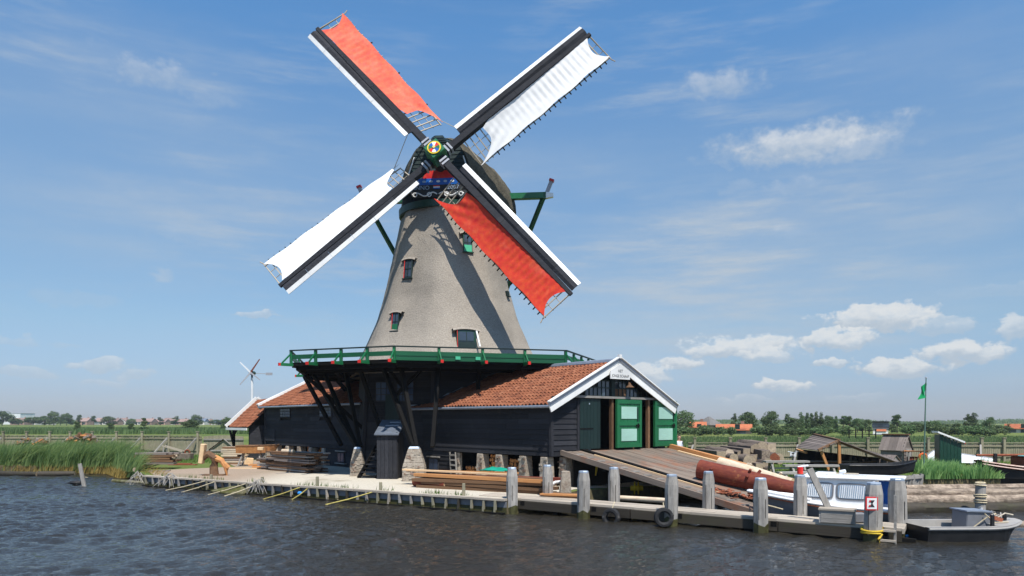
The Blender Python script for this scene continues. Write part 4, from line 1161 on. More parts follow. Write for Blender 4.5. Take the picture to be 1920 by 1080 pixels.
# ---- small open shed at the far end, with the little wind turbine behind it
lean = thing('boat_shed', 'small open shed with steep orange tiled roof and white verge left of the black shed', 'shed', KP + Vector((-.6626 * 28.0, .749 * 28.0, 0)) + Vector((.749, .6626, 0)) * -.9, TH)
def build_lean():
    S = lean; W = 3.9; L = 3.4; ze, zr = 2.82, 4.62
    for x in (.1, W - .1):
        for y in (.2, L - .2): piece('post', S, 'dark_timber', (x, y, (GZ + ze) / 2 - .2), (.16, .16, ze - GZ + .4))
    b = MB(); b.box((W - .1, L / 2, 1.6), (.05, L, 2.4)); b.box((W / 2, .1, 1.6), (W, .05, 2.4)); b.build('back_wall', 'black_wood', S)
    pbeam('brace', S, 'dark_timber', (.1, L - .2, 1.3), (-.25, L - .2, 2.75), .12, .12); pbeam('brace', S, 'dark_timber', (.1, L - .2, 2.1), (.1, L - 1.2, 2.8), .12, .12)
    for i, (y, h) in enumerate(((1.9, 2.0), (1.6, 1.8), (1.2, 2.1))): pbeam('leaning_board', S, 'brown_wood', (.5, y, GZ), (1.2, y + .15, h + GZ), .24, .04)
    k = (zr - ze) / (W / 2)
    for (xe, xr, sd) in ((-.2, W / 2, 8), (W + .2, W / 2, 9)):
        rf = MB(); rf.extr([(xe, -.2, ze - .2 * k), (xr, -.2, zr), (xr, L + .2, zr), (xe, L + .2, ze - .2 * k)], (0, 0, -.06)); rf.build('roof_deck', 'dark_timber', S)
        tiled_slope(S, -.2, L + .2, xe, ze - .2 * k, xr, zr, pitch=.25, seed=sd)
    for xe in (-.28, W + .28): MB().beam((xe, L + .24, ze - .28 * k + .1), (W / 2, L + .24, zr + .12), .12, .30).build('verge_board', 'white_paint', S)
    MB().box((-.3, L / 2, ze - .32 * k), (.06, L + .4, .16)).build('eave_board', 'white_paint', S)
    gb = MB(); gb.extr([(0, L + .1, ze - .1), (W, L + .1, ze - .1), (W / 2, L + .1, zr - .1)], (0, .05, 0)); gb.build('gable_board', 'black_wood', S)
build_lean()
def build_turbine():
    b = P(472.5, 755, 54); b.z = GZ
    t = thing('wind_turbine', 'small white wind turbine with four thin blades on a pole', 'wind turbine', b)
    hz = CAMZ + (CY - 699) / FPX * 54 - GZ
    MB().tube([(0, 0, 0), (0, 0, hz - .35)], [.13, .09], 10).build('pole', 'white_metal', t, smooth=True)
    MB().tube([(0, -.25, hz), (0, .45, hz)], [.16, .14], 10).build('nacelle', 'dark_green_paint', t, smooth=True)
    MB().tube([(0, 0, hz - .4), (0, 0, hz)], .07, 8).build('bearing', 'tar_black', t)
    tl = MB(); tl.beam((0, .4, hz), (.75, .9, hz - .02), .05, .05); tl.box((.95, 1.0, hz - .02), (.5, .04, .2)); tl.build('tail_vane', 'grey_paint', t)
    for i, (dx, dz, m) in enumerate(((.70, 1.0, 'boat_brown'), (-.78, .78, 'white_metal'), (-.78, -.92, 'grey_paint'), (.72, -.55, 'grey_paint'))):
        d = Vector((dx, -.05, dz)); MB().taper((0, -.3, hz), Vector((0, -.3, hz)) + d, .13, .03, .07, .02, (0, 1, 0)).build('blade', m, t)
build_turbine()

# ---- porch and steps at the foot of the mill
def build_porch():
    c = G(744, 899, GZ); ang = -.02
    t = thing('porch', 'black boarded porch with a sloping lead roof at the foot of the mill', 'porch', c, ang)
    W, L = .90, 1.6
    for i in range(5): piece('board', t, 'black_wood', (-W + (i + .5) * W / 5, .02, 1.02), (W / 5 - .012, .04, 2.0))
    for i in range(7): piece('board', t, 'black_wood', (0, (i + .5) * L / 7 + .03, 1.06), (.04, L / 7 - .012, 2.1))
    b = MB(); b.box((-W + .02, L / 2, 1.0), (.04, L, 2.0)); b.build('side_wall', 'black_wood', t)
    r = MB(); r.extr([(-W - .1, -.12, 1.98), (.1, -.12, 1.98), (.1, L + .1, 2.62), (-W - .1, L + .1, 2.62)], (0, 0, .05)); ro = r.build('roof', 'slate_lead', t)
    for i in range(4): pbeam('roof_batten', ro, 'lead_flashing', (-W - .02 + .12 * i, .15 + .38 * i, 2.12 + .145 * i), (-.25 + .1 * i, .15 + .38 * i, 2.12 + .145 * i), .06, .04)
    s = thing('steps', 'black open wooden steps climbing beside the porch', 'steps', G(690, 897, GZ), ang - .1)
    n_ = 9
    for i in range(n_): piece('tread', s, 'black_wood' if i % 2 else 'dark_timber', (.06 * i, .16 * i, .17 * (i + .6)), (.82, .24, .045))
    for sx in (-.42, .42): pbeam('stringer', s, 'dark_timber', (sx, -.1, .0), (sx + .5, .16 * n_, .17 * n_ + .1), .05, .22)
build_porch()

# ---- ramp up to the doors
def build_ramp():
    rt_ = thing('log_ramp', 'broad worn timber ramp sloping from the green doors down to the water', 'ramp', KP, TH)
    SLOPE = .19; Zt = 1.84
    def rp(x, L, dz=0): return Vector((x, -L, Zt - SLOPE * L + dz))
    LEN = 11.0; n = 27; x0, x1 = .55, 7.55
    for i in range(n):
        xa = x0 + (x1 - x0) * i / n; w = (x1 - x0) / n
        cuts = [.05, R.uniform(2.2, 4.8), R.uniform(6.0, 8.6), LEN]
        for a, b in zip(cuts, cuts[1:]):
            pbeam('plank', rt_, 'ramp_wood', rp(xa + w / 2, a + .006, R.uniform(-.006, .008)), rp(xa + w / 2, b - .006, R.uniform(-.006, .008)), w - .012, .05)
    pbeam('edge_beam', rt_, 'ramp_wood', rp(x0 - .04, 0, -.02), rp(x0 - .04, LEN, -.02), .12, .2)
    for i in range(18): 
        L = .7 + i * .55; pbeam('cleat', rt_, 'grey_wood', rp(x0 + .1, L, .055), rp(x0 + .48, L + .05, .055), .07, .05)
    pbeam('guide_rail', rt_, 'dark_timber', rp(1.75, 0, .06), rp(1.75, 10.2, .06), .24, .08); pbeam('guide_batten', rt_, 'fresh_wood', rp(1.5, .9, .05), rp(1.5, 6.6, .05), .06, .05)
    pbeam('curb_beam', rt_, 'orange_wood', rp(7.4, .15, .12), rp(7.4, 4.2, .12), .22, .2); pbeam('curb_board', rt_, 'fresh_wood', rp(7.05, .9, .06), rp(7.05, 3.8, .06), .14, .05)
    for L in (2.2, 5.0, 8.0):
        pbeam('cross_bearer', rt_, 'dark_timber', rp(.6, L, -.16), rp(7.5, L, -.16), .2, .22)
    for x in (1.0, 4.0, 7.0):
        for L in (2.2, 5.0, 8.0): pbeam('trestle_post', rt_, 'dark_timber', rp(x, L, -.25), (x, -L, -.6), .2, .2)
        pbeam('stringer', rt_, 'dark_timber', rp(x, .1, -.1), rp(x, LEN, -.1), .16, .14)
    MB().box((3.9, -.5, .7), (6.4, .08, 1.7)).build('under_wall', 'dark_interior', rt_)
    return rt_, rp
ramp, rampp = build_ramp()
def ramp_w(x, L, dz=0): return Matrix.Rotation(TH, 3, 'Z') @ rampp(x, L, dz) + KP
# ------------------------------------------------------------------ fences
def fence(label, pts, posts, h, brace=None, group=None, brace_dir=(0, -1, 0)):
    a = Vector((*pts[0], GZ)); t = thing('wooden_fence', label, 'fence', a)
    pal = MB()
    for (p, q) in zip(pts, pts[1:]):
        p, q = Vector((*p, 0)), Vector((*q, 0)); d = (q - p); ln = d.length; d.normalize(); nn = Vector((-d.y, d.x, 0))
        if nn.y > 0: nn = -nn
        o = p - Vector((a.x, a.y, 0)); n = int(ln / .135)
        for i in range(n):
            c = o + d * ((i + .5) * ln / n); hh = h + R.uniform(-.03, .03)
            rot = Matrix.Rotation(math.atan2(d.y, d.x) , 3, 'Z') @ Euler((R.uniform(-.02, .02), R.uniform(-.015, .015), 0)).to_matrix()
            pal.box(c + Vector((0, 0, hh / 2)), (.118, .025, hh), rot)
        for z, w in ((h - .16, .10), (.35, .10)):
            pbeam('rail', t, 'fence_wood', o + nn * .04 + Vector((0, 0, z)), o + d * ln + nn * .04 + Vector((0, 0, z)), .06, w)
        pbeam('capping', t, 'fence_wood', o + nn * .0 + Vector((0, 0, h + .05)), o + d * ln + Vector((0, 0, h + .05)), .13, .05)
    pal.build('paling', 'fence_wood', t, stuff=True, fix=False)
    for i, (x, y) in enumerate(posts):
        o = Vector((x, y, 0)) - Vector((a.x, a.y, 0)) + Vector((0, -.12, 0))
        piece('post', t, 'fence_wood', o + Vector((0, 0, (h + .35) / 2)), (.15, .15, h + .35)); piece('post_cap', t, 'fence_wood', o + Vector((0, 0, h + .37)), (.22, .22, .05))
        if brace and i % brace == 0: pbeam('brace', t, 'grey_wood', o + Vector((-.1, -.05, h * .92)), o + Vector((-.75, -1.1, .02)), .10, .10)
    return t
LF = [(-47, 58.6), (-41.2, 57.8), (-31, 57.2), (-24.0, 55.6)]
def on_line(pts, px):
    best = None
    for p, q in zip(pts, pts[1:]):
        for f in np.linspace(0, 1, 400):
            x = p[0] + (q[0] - p[0]) * f; y = p[1] + (q[1] - p[1]) * f
            e = abs(CX + FPX * x / y - px)
            if best is None or e < best[0]: best = (e, x, y)
    return best[1:]
fence('grey paling fence with raking braces behind the reeds left of the mill', LF, [on_line(LF, x) for x in (8, 52, 95, 133, 175, 220, 268, 318, 372)], 1.42, 1)
RF = [(11.4, 46.5), (20, 46.9), (34, 46.3), (45, 46.2)]
fence('grey paling fence right of the sheds, running behind the log pile and green outhouse', RF, [on_line(RF, x) for x in (1302, 1368, 1434, 1497, 1560, 1625, 1682, 1738, 1790, 1838, 1880, 1925)], 1.16, 3)
def gate():
    a = Vector((-23.8, 55.4, GZ)); t = thing('field_gate', 'grey boarded gate with a diagonal brace beside the open tiled shed', 'gate', a)
    W = 3.1
    for i in range(24): piece('paling', t, 'fence_wood', ((i + .5) * W / 24, -.02, .72 + .05 * math.sin(i / 23 * 3.14)), (W / 24 - .012, .025, 1.42 + .1 * math.sin(i / 23 * 3.14)))
    for z in (.35, 1.2): piece('rail', t, 'grey_wood', (W / 2, -.08, z), (W, .05, .11))
    pbeam('brace', t, 'grey_wood', (W * .52, -.12, 1.25), (W * .95, -.12, .1), .05, .12, (0, 1, 0)); pbeam('brace', t, 'dark_timber', (W * .52, -.12, 1.25), (W * .15, -.12, .4), .05, .09, (0, 1, 0))
gate()

# ------------------------------------------------------------------ logs and timber
def log_mesh(name, r0, r1, L, m, mend='log_end', n=12, squash=1.0, knots=0, seed=0, rough=.06, rows=9):
    rs = random.Random(seed); mb = MB()
    pts = []
    for i in range(rows):
        f = i / (rows - 1); r = r0 + (r1 - r0) * f; ring = []
        for k in range(n):
            t = 2 * math.pi * k / n
            q = r * (1 + rough * mnoise.noise(Vector((math.cos(t) * 1.5 + seed, math.sin(t) * 1.5, f * L * .7))) + rough * .8 * mnoise.noise(Vector((math.cos(t) * 3.5 + seed, math.sin(t) * 3.5, f * L * 2.2))))
            ring.append(Vector((f * L, math.cos(t) * q, math.sin(t) * q * squash)))
        pts.append(ring)
    mb.grid(pts, close=True)
    mb.mi = 1
    mb.face(*[p + Vector((-.004, 0, 0)) for p in pts[0]]); mb.face(*[p + Vector((.004, 0, 0)) for p in pts[-1]])
    return mb
def log(label, p, q, r0, r1, m, mend='log_end', group=None, n=14, seed=0, cat='log', squash=1.0, name='log', limbs=0, rough=.06, rows=9):
    p, q = Vector(p), Vector(q); rot, L = _R(p, q)
    o = log_mesh('log', r0, r1, L, m, mend, n, squash, seed=seed, rough=rough, rows=rows).build(name, [m, mend], None, smooth=True)
    o.matrix_world = Matrix.Translation(p) @ rot.to_4x4()
    tag(o, label, cat, group)
    for i in range(limbs):
        x = R.uniform(.1, .9) * L; t = R.uniform(0, 3.1)
        MB().tube([(x, math.cos(t) * r0 * .8, math.sin(t) * r0 * .8), (x + .05, math.cos(t) * r0 * 1.25, math.sin(t) * r0 * 1.25)], [.06, .05], 6).build('knot', m, o)
    return o
a = ramp_w(2.75, 4.9, .40); b = ramp_w(3.9, 9.6, .42)
log('huge red-barked log lying on the ramp behind the mooring posts', a, b, .355, .29, 'red_bark', 'red_bark', seed=3, n=24, limbs=5, rough=.07, rows=34)
a = P(1348, 868, 29); b = P(1485, 907, 27)
log('pale debarked log lying on the ramp just behind the huge red log', a, b, .25, .22, 'pale_log', 'fresh_wood', seed=5, n=18, limbs=4, rough=.08, rows=26)
def chips(name, label, pts, n, spread, m, cat='bark chips', s=(.05, .3)):
    mb = MB()
    for i in range(n):
        c = Vector(R.choice(pts)) + Vector((R.gauss(0, spread), R.gauss(0, spread), abs(R.gauss(0, .05))))
        mb.box(c, (R.uniform(*s), R.uniform(.03, .08), .015), Euler((R.uniform(-.5, .5), R.uniform(-.5, .5), R.uniform(0, 3))).to_matrix())
    o = mb.build(name, m, None, fix=False); o['kind'] = 'stuff'; tag(o, label, cat); return o
chips('bark_litter', 'loose red bark strips scattered along the low edge of the ramp', [ramp_w(1.6 + i * .08, 6.4 + .25 * i, .06) for i in range(12)], 260, .22, 'bark_chips')
chips('bark_heap', 'heap of red bark beside the pale log in front of the log pile', [G(1330, 880) + Vector((i * .12, 0, .12 + .1 * (i % 3))) for i in range(10)], 240, .22, 'bark_chips')
# the log pile: ends towards the water
LG = []
def pile():
    spec = [  # px, py of the near end's centre, radius, depth, material, squash
        (1352, 855, .34, 36.6, 'square'), (1354, 876, .30, 36.4, 'round'), (1368, 850, .24, 37.5, 'pale'), (1376, 860, .26, 36.8, 'round'), (1384, 875, .27, 36.4, 'round'), (1390, 852, .22, 37.6, 'round'),
        (1400, 848, .28, 37.4, 'square'), (1404, 864, .30, 36.6, 'round'), (1409, 879, .22, 36.2, 'round'), (1416, 842, .28, 37.8, 'round'), (1418, 860, .24, 37.2, 'round'), (1424, 876, .28, 36.2, 'square'), (1430, 838, .30, 38.2, 'round'),
        (1436, 853, .32, 36.8, 'squarepale'), (1440, 870, .30, 36.4, 'round'), (1447, 840, .34, 38.4, 'square'), (1452, 860, .27, 37.0, 'red'), (1462, 861, .28, 37.2, 'round'), (1445, 882, .2, 36.0, 'round'), (1368, 886, .22, 36.0, 'round'), (1396, 888, .2, 35.8, 'round')]
    where = ['leftmost on top', 'leftmost at the foot', 'pale-ended, between two dark ones', 'in the second column, middle', 'in the second column, low', 'small, near the top left', 'squared, near the top middle', 'fat, left of centre', 'low, left of centre', 'top of the centre column',
             'slim, in the centre', 'squared, low in the centre', 'highest, right of centre', 'pale squared, right of centre', 'low, right of centre', 'tall squared, top right', 'reddish-ended, far right', 'rightmost, brown', 'lowest, by the trestle', 'half buried at the left foot', 'half buried at the middle foot']
    for i, ((px, py, r, d, k), w) in enumerate(zip(spec, where)):
        p = P(px, py, d); q = p + Vector((-.25 + R.uniform(-.12, .12), 3.0, .05 + R.uniform(-.04, .08)))
        lab = 'weathered log in the pile behind the ramp, ' + w
        if k.startswith('square'):
            mb = MB(); rot, L = _R(p, q); mb.taper((0, 0, 0), (L, 0, 0), r * 1.45, r * 1.5, r * 1.3, r * 1.4); mb.mi = 1; mb.box((-.004, 0, 0), (.02, r * 1.36, r * 1.42))
            o = mb.build('log', ['grey_log', 'raft_log' if 'pale' in k else 'log_end'], None, bevel=.03); o.matrix_world = Matrix.Translation(p) @ rot.to_4x4(); tag(o, lab, 'log', 'logs piled behind the ramp')
        else:
            log(lab, p, q, r, r * .9, 'grey_log', {'pale': 'pale_log', 'red': 'bark_chips'}.get(k, 'log_end'), 'logs piled behind the ramp', 11, i, rough=.2)
pile()
def trestle(label, c, L, rz, h, mt='grey_wood'):
    t = thing('timber_trestle', label, 'trestle', c, rz)
    piece('top_plank', t, mt, (0, 0, h), (L, .45, .09))
    for x in (-L * .36, L * .36):
        for s in (-1, 1): pbeam('leg', t, 'grey_wood', (x, s * .1, h - .04), (x + .05, s * .34, 0), .10, .10)
        pbeam('cross_bar', t, 'grey_wood', (x, -.26, h * .45), (x, .26, h * .45), .07, .07)
    pbeam('stretcher', t, 'grey_wood', (-L * .36, .0, h * .48), (L * .36, 0, h * .48), .12, .07)
    return t
trestle('grey plank trestle standing in front of the log pile', G(1474, 889), 2.2, .05, .62)
trestle('low grey plank bench in front of the plank-roofed shelter', G(1522, 893), 2.6, -.05, .5)
trestle('short low bench near the white cabin roof', G(1490, 903), 1.5, .2, .38)

# plank stacks, left to right along the quay
def stack(name, label, c, rz, L, W, rows, per, th, m, seed=1, cat='lumber', ragged=.5):
    rs = random.Random(seed); t = thing(name, label, cat, c, rz)
    for i in range(rows):
        for j in range(per):
            l = L * rs.uniform(1 - ragged * .5, 1); w = W / per
            piece('plank', t, m if isinstance(m, str) else rs.choice(m), (rs.uniform(-.5, .5) * (L - l) + rs.uniform(-.1, .1), -W / 2 + (j + .5) * w + rs.uniform(-.03, .03), (i + .5) * th), (l, w * rs.uniform(.8, .98), th * .82), Euler((rs.uniform(-.03, .03), rs.uniform(-.012, .012), rs.uniform(-.03, .03))).to_matrix())
        if i % 3 == 2:
            pass
    return t
stack('lumber_stack', 'weathered brown stack of planks in front of the left shed', G(556, 884), rad(-42), 4.2, 1.2, 12, 3, .085, ['brown_wood', 'brown_wood', 'shingle_wood', 'grey_wood'], 4)
ls = stack('lumber_stack', 'loose heap of bark-edged slabs left of the plank stack', G(512, 880), rad(-30), 1.5, 1.0, 7, 3, .09, ['shingle_wood', 'brown_wood', 'grey_wood'], 9, ragged=.9)
log('short pale log on top of the brown plank stack', G(526, 885) + Vector((0, .3, 1.08)), G(548, 886) + Vector((0, .3, 1.05)), .09, .09, 'pale_log', 'fresh_wood', seed=8)
stack('beam_stack', 'long stack of reddish sawn beams along the quay under the tarp', G(905, 922) + Vector((0, .5, 0)), rad(-30), 6.2, .9, 4, 3, .14, ['orange_wood', 'brown_wood', 'brown_wood', 'red_bark'], 5, ragged=.25)
pt_ = stack('plank_stack', 'pair of fresh orange planks laid on top of the reddish beams', G(880, 915) + Vector((-.4, .2, .58)), rad(-29), 5.2, .5, 1, 2, .07, ['fresh_wood', 'orange_wood'], 6, ragged=.1)
log('short cut log with a pale end lying on the shell path', G(778, 913) + Vector((0, 0, .2)), G(838, 917) + Vector((0, -.1, .2)), .17, .17, 'red_bark', 'fresh_wood', seed=12)
def tarp():
    c = G(928, 913) + Vector((0, .2, .62)); rows = []
    for i in range(13):
        row = []
        for j in range(9):
            x = (i / 12 - .5) * 1.15; y = (j / 8 - .5) * .75
            z = .16 * math.exp(-(x * x * 3 + y * y * 5)) + .06 * mnoise.noise(Vector((x * 4, y * 4, 2))) - .25 * max(0, abs(y) - .25) - (.1 if x < -.5 else 0)
            row.append(Vector((x, y, z)))
        rows.append(row)
    mb = MB(); mb.grid(rows); mb.grid([[p - Vector((0, 0, .015)) for p in r] for r in rows]); o = mb.build('tarp', 'green_tarp', None, smooth=True, fix=False); o.location = c; o.rotation_euler = (0, 0, rad(-28))
    tag(o, 'crumpled bright green tarp draped on the beam stack', 'tarp')
tarp()
# firewood in the bays under the sheds
def firewood(label, t0, t1, x, h, seed):
    rs = random.Random(seed); Rm = Matrix.Rotation(TH, 3, 'Z'); base = Rm @ Vector((x, (t0 + t1) / 2, 0)) + KP; base.z = GZ
    t = thing('firewood_stack', label, 'firewood', base, TH); mb = MB(); mb.mi = 0
    z = .07
    while z < h:
        y = t0 + rs.uniform(.05, .1)
        while y < t1 - .06:
            r = rs.uniform(.06, .10); c = Vector((rs.uniform(-.04, .06), y - (t0 + t1) / 2, z + rs.uniform(-.02, .02)))
            mb.mi = 0; n = rs.choice([5, 6, 7, 4]); mb.tube([c, c + Vector((.45, 0, 0))], r, n, cap=False)
            mb.mi = 1; ph = 0
            ring = mb.v[-2 * n:-n]; mb.face(*[Vector(q) for q in ring])
            y += 2 * r * .92
        z += .145
    mb.build('split_log', ['brown_wood', 'firewood'], t, fix=False, stuff=True)
firewood('split orange firewood filling the bay left of the second pier under the long wall', 3.32, 4.14, .25, 1.15, 1)
firewood('split orange firewood in the bay nearest the shed corner, below the gable end', 1.82, 2.88, .25, .95, 2)
firewood('low heap of split firewood in the dark bay beside the boarded end', 4.62, 5.9, .3, .55, 3)
firewood('split firewood in the first bay of the left shed', 19.3, 20.4, .3, .95, 4)
firewood('split firewood in the second bay of the left shed', 21.0, 22.0, .3, .95, 5)
firewood('split firewood in the farthest bay of the left shed', 24.3, 25.5, .3, .8, 6)
# ladder-like grey slats at the end of the boarded part
def slats():
    Rm = Matrix.Rotation(TH, 3, 'Z'); b = Rm @ Vector((-.12, 5.95, 0)) + KP; b.z = GZ
    t = thing('short_ladder', 'short grey ladder leaning at the dark bay under the long wall', 'ladder', b, TH)
    for s in (0, .42): pbeam('rail', t, 'grey_wood', (0, s, 0), (.0, s + .12, 1.2), .06, .04)
    for i in range(5): pbeam('rung', t, 'grey_wood', (-.02, .02 + .02 * i, .15 + .23 * i), (-.02, .42 + .02 * i, .15 + .23 * i), .04, .07)
slats()
# skiff on trestles by the open shed
def skiff():
    c = G(481, 874); t = thing('wooden_skiff', 'varnished orange wooden skiff resting on trestles by the open shed', 'boat', c, .02)
    L = 2.15; h0 = .70; rows = []
    for i in range(13):
        f = i / 12; x = -L / 2 + L * f
        w = .42 * (1 - max(0, f - .45) ** 2 * 2.6); k = .0 + .10 * max(0, f - .5) ** 2 * 4
        fl = 1.0 if f < .95 else .9
        rows.append([Vector((x + .22 * (f > .9), -w, h0 + .5 + k * .6)), Vector((x, -w * .72, h0 + .06 + k)), Vector((x, w * .72, h0 + .06 + k)), Vector((x + .22 * (f > .9), w, h0 + .5 + k * .6))])
    mb = MB(); mb.grid(rows); mb.grid([[r[0] + Vector((0, .03, 0)), r[1] + Vector((0, .03, .04)), r[2] + Vector((0, -.03, .04)), r[3] - Vector((0, .03, 0))] for r in rows])
    mb.face(*rows[0]); mb.face(*rows[-1]); mb.build('hull', 'orange_wood', t, fix=False)
    for s in (0, 3): MB().tube([r[s] for r in rows], .028, 6).build('gunwale', 'brown_wood', t)
    piece('thwart', t, 'orange_wood', (-.1, 0, h0 + .42), (.2, .7, .03))
    for x in (-.75, .2):
        for s in (-1, 1): pbeam('trestle_leg', t, 'grey_wood', (x, s * .1, h0 + .05), (x + (-.2 if x < 0 else .1), s * .38, 0), .07, .07)
        pbeam('trestle_brace', t, 'grey_wood', (x - .1, -.3, .1), (x + .4, -.1, h0), .05, .05)
    return t
skiff()
o = MB().box((0, 0, .09), (.32, .25, .18)).build('wood_block', 'fresh_wood', None, bevel=.02); o.location = P(489, 838, 40.7); o.location.z = GZ + .96; tag(o, 'pale wooden block set on the varnished skiff', 'block')
for i, (px, lab) in enumerate(((461, 'pale cut offcut lying under the skiff at its left'), (486, 'pale cut offcut lying under the skiff at its middle'))):
    o = MB().box((0, 0, .2), (.5 - .15 * i, .3, .42)).build('offcut', 'fresh_wood', None, bevel=.03); o.location = G(px, 872) + Vector((0, .4, 0)); o.rotation_euler = (0, .1, .5); tag(o, lab, 'offcut')
stack('scrap_planks', 'reddish scrap planks on the ground under the right end of the skiff', G(496, 878), .1, 1.5, .7, 3, 2, .08, ['orange_wood', 'brown_wood'], 11)
stack('yard_plank', 'long pale plank lying on the yard in front of the skiff', G(462, 879), -.06, 2.6, .3, 1, 1, .06, 'fresh_wood', 12, 'plank')
stack('plank_pile', 'stack of pale planks and a cut log end left of the open shed', G(430, 872) + Vector((0, .8, 0)), .0, 1.3, .9, 9, 3, .12, ['shingle_wood', 'pale_log', 'brown_wood'], 13)
log('thick grey log standing end-on beside the stack left of the open shed', G(428, 871) + Vector((0, 0, .32)), G(428, 871) + Vector((.2, 1.5, .32)), .34, .33, 'grey_log', seed=14)
# carved trunk by the quay
def trunk():
    c = G(404, 892); t = thing('carved_trunk', 'gnarled forked tree trunk with a fresh sawn slab standing on the yard', 'tree trunk', c, .0)
    MB().tube([(-.05, 0, 0), (-.1, .05, .45), (-.02, 0, .85), (-.35, .05, 1.05), (-.62, .05, .85)], [.22, .19, .2, .17, .15], 9).build('trunk', 'brown_wood', t, smooth=True)
    MB().tube([(-.02, 0, .85), (.3, 0, .72), (.5, -.02, .38), (.52, .0, .0)], [.17, .14, .10, .06], 8).build('limb', 'orange_wood', t, smooth=True)
    MB().tube([(.25, 0, .75), (.62, 0, .38), (.55, .05, .3)], [.1, .13, .05], 7).build('limb', 'orange_wood', t, smooth=True)
    MB().box((-.62, 0, 1.05), (.20, .35, .95), Euler((0, .14, 0)).to_matrix()).build('sawn_face', 'fresh_wood', t, bevel=.03)
    MB().box((-.05, 0, .03), (1.0, .5, .08)).build('base_slab', 'brown_wood', t, bevel=.02)
trunk()
# left: heaps on the bank
def wood_heap(label, c, w, h, n, seed, m=('firewood', 'brown_wood', 'brown_wood', 'shingle_wood')):
    rs = random.Random(seed); t = thing('wood_heap', label, 'wood heap', c)
    for i in range(n):
        f = rs.uniform(-1, 1); z = rs.uniform(.05, h * (1 - abs(f) ** 2.2 * .8))
        a = rs.uniform(-.5, .5); l = rs.uniform(.25, .6)
        piece('billet', t, rs.choice(m), (f * w / 2, rs.uniform(-.45, .35), z), (l, rs.uniform(.1, .18), rs.uniform(.08, .16)), Euler((rs.uniform(0, 3), a, rs.uniform(-.6, .6) + (1.57 if rs.random() < .5 else 0))).to_matrix())
wood_heap('small heap of orange split wood half hidden by the reeds', P(62, 833, 47.5), 1.8, .34, 60, 1)
wood_heap('tall heap of brown split wood rising over the reeds', P(157, 838, 47.0), 1.8, .85, 110, 2)
c = P(232, 850, 45.5); stack('slab_stack', 'dark bark slabs stacked behind the reeds by the bank', c, .05, 2.4, .9, 3, 3, .12, ['brown_wood', 'shingle_wood', 'dark_timber'], 21)
for i, (px, py) in enumerate(((232, 845),)): pass
stack('slab_stack', 'grey slabs and crooked branches stacked at the corner of the quay', G(284, 880) + Vector((0, .6, .25)), .03, 2.2, 1.0, 5, 3, .13, ['shingle_wood', 'pale_log', 'brown_wood'], 22)
log('crooked dark branch propped against the slab stack', G(255, 884) + Vector((0, -.1, .1)), G(318, 866) + Vector((0, -.6, .25)), .11, .09, 'brown_wood', seed=31)
stack('bark_plank', 'strip of red bark lying on the yard right of the slab stack', G(340, 872), -.03, 1.7, .35, 2, 1, .06, 'bark_chips', 23, 'plank')
stack('yard_board', 'tilted grey board lying at the quay edge', G(300, 884), rad(20), 1.1, .8, 1, 1, .06, 'shingle_wood', 24, 'board')
def crate():
    t = thing('stone_block', 'low grey block with a dark iron wheel on top near the fence', 'block', G(347, 862))
    MB().box((0, 0, .22), (.95, .6, .44)).build('block', 'grey_log', t, bevel=.03); MB().ring((.15, 0, .5), .16, .06, (0, 1, 0), 14, 6).build('iron_wheel', 'bark_chips', t)
crate()
def frame():
    t = thing('sawing_frame', 'white-grey wooden sawing frame in the grass near the fence', 'frame', G(325, 858))
    for y in (-.2, .25): pbeam('rail', t, 'lath', (-.7, y, .85), (.75, y, .42), .07, .07)
    for x, z in ((-.6, .8), (.6, .45)):
        for y in (-.2, .25): pbeam('leg', t, 'grey_wood', (x, y, z), (x, y * 1.5, 0), .06, .06)
        pbeam('cross_bar', t, 'grey_wood', (x, -.22, z), (x, .27, z), .06, .06)
frame()
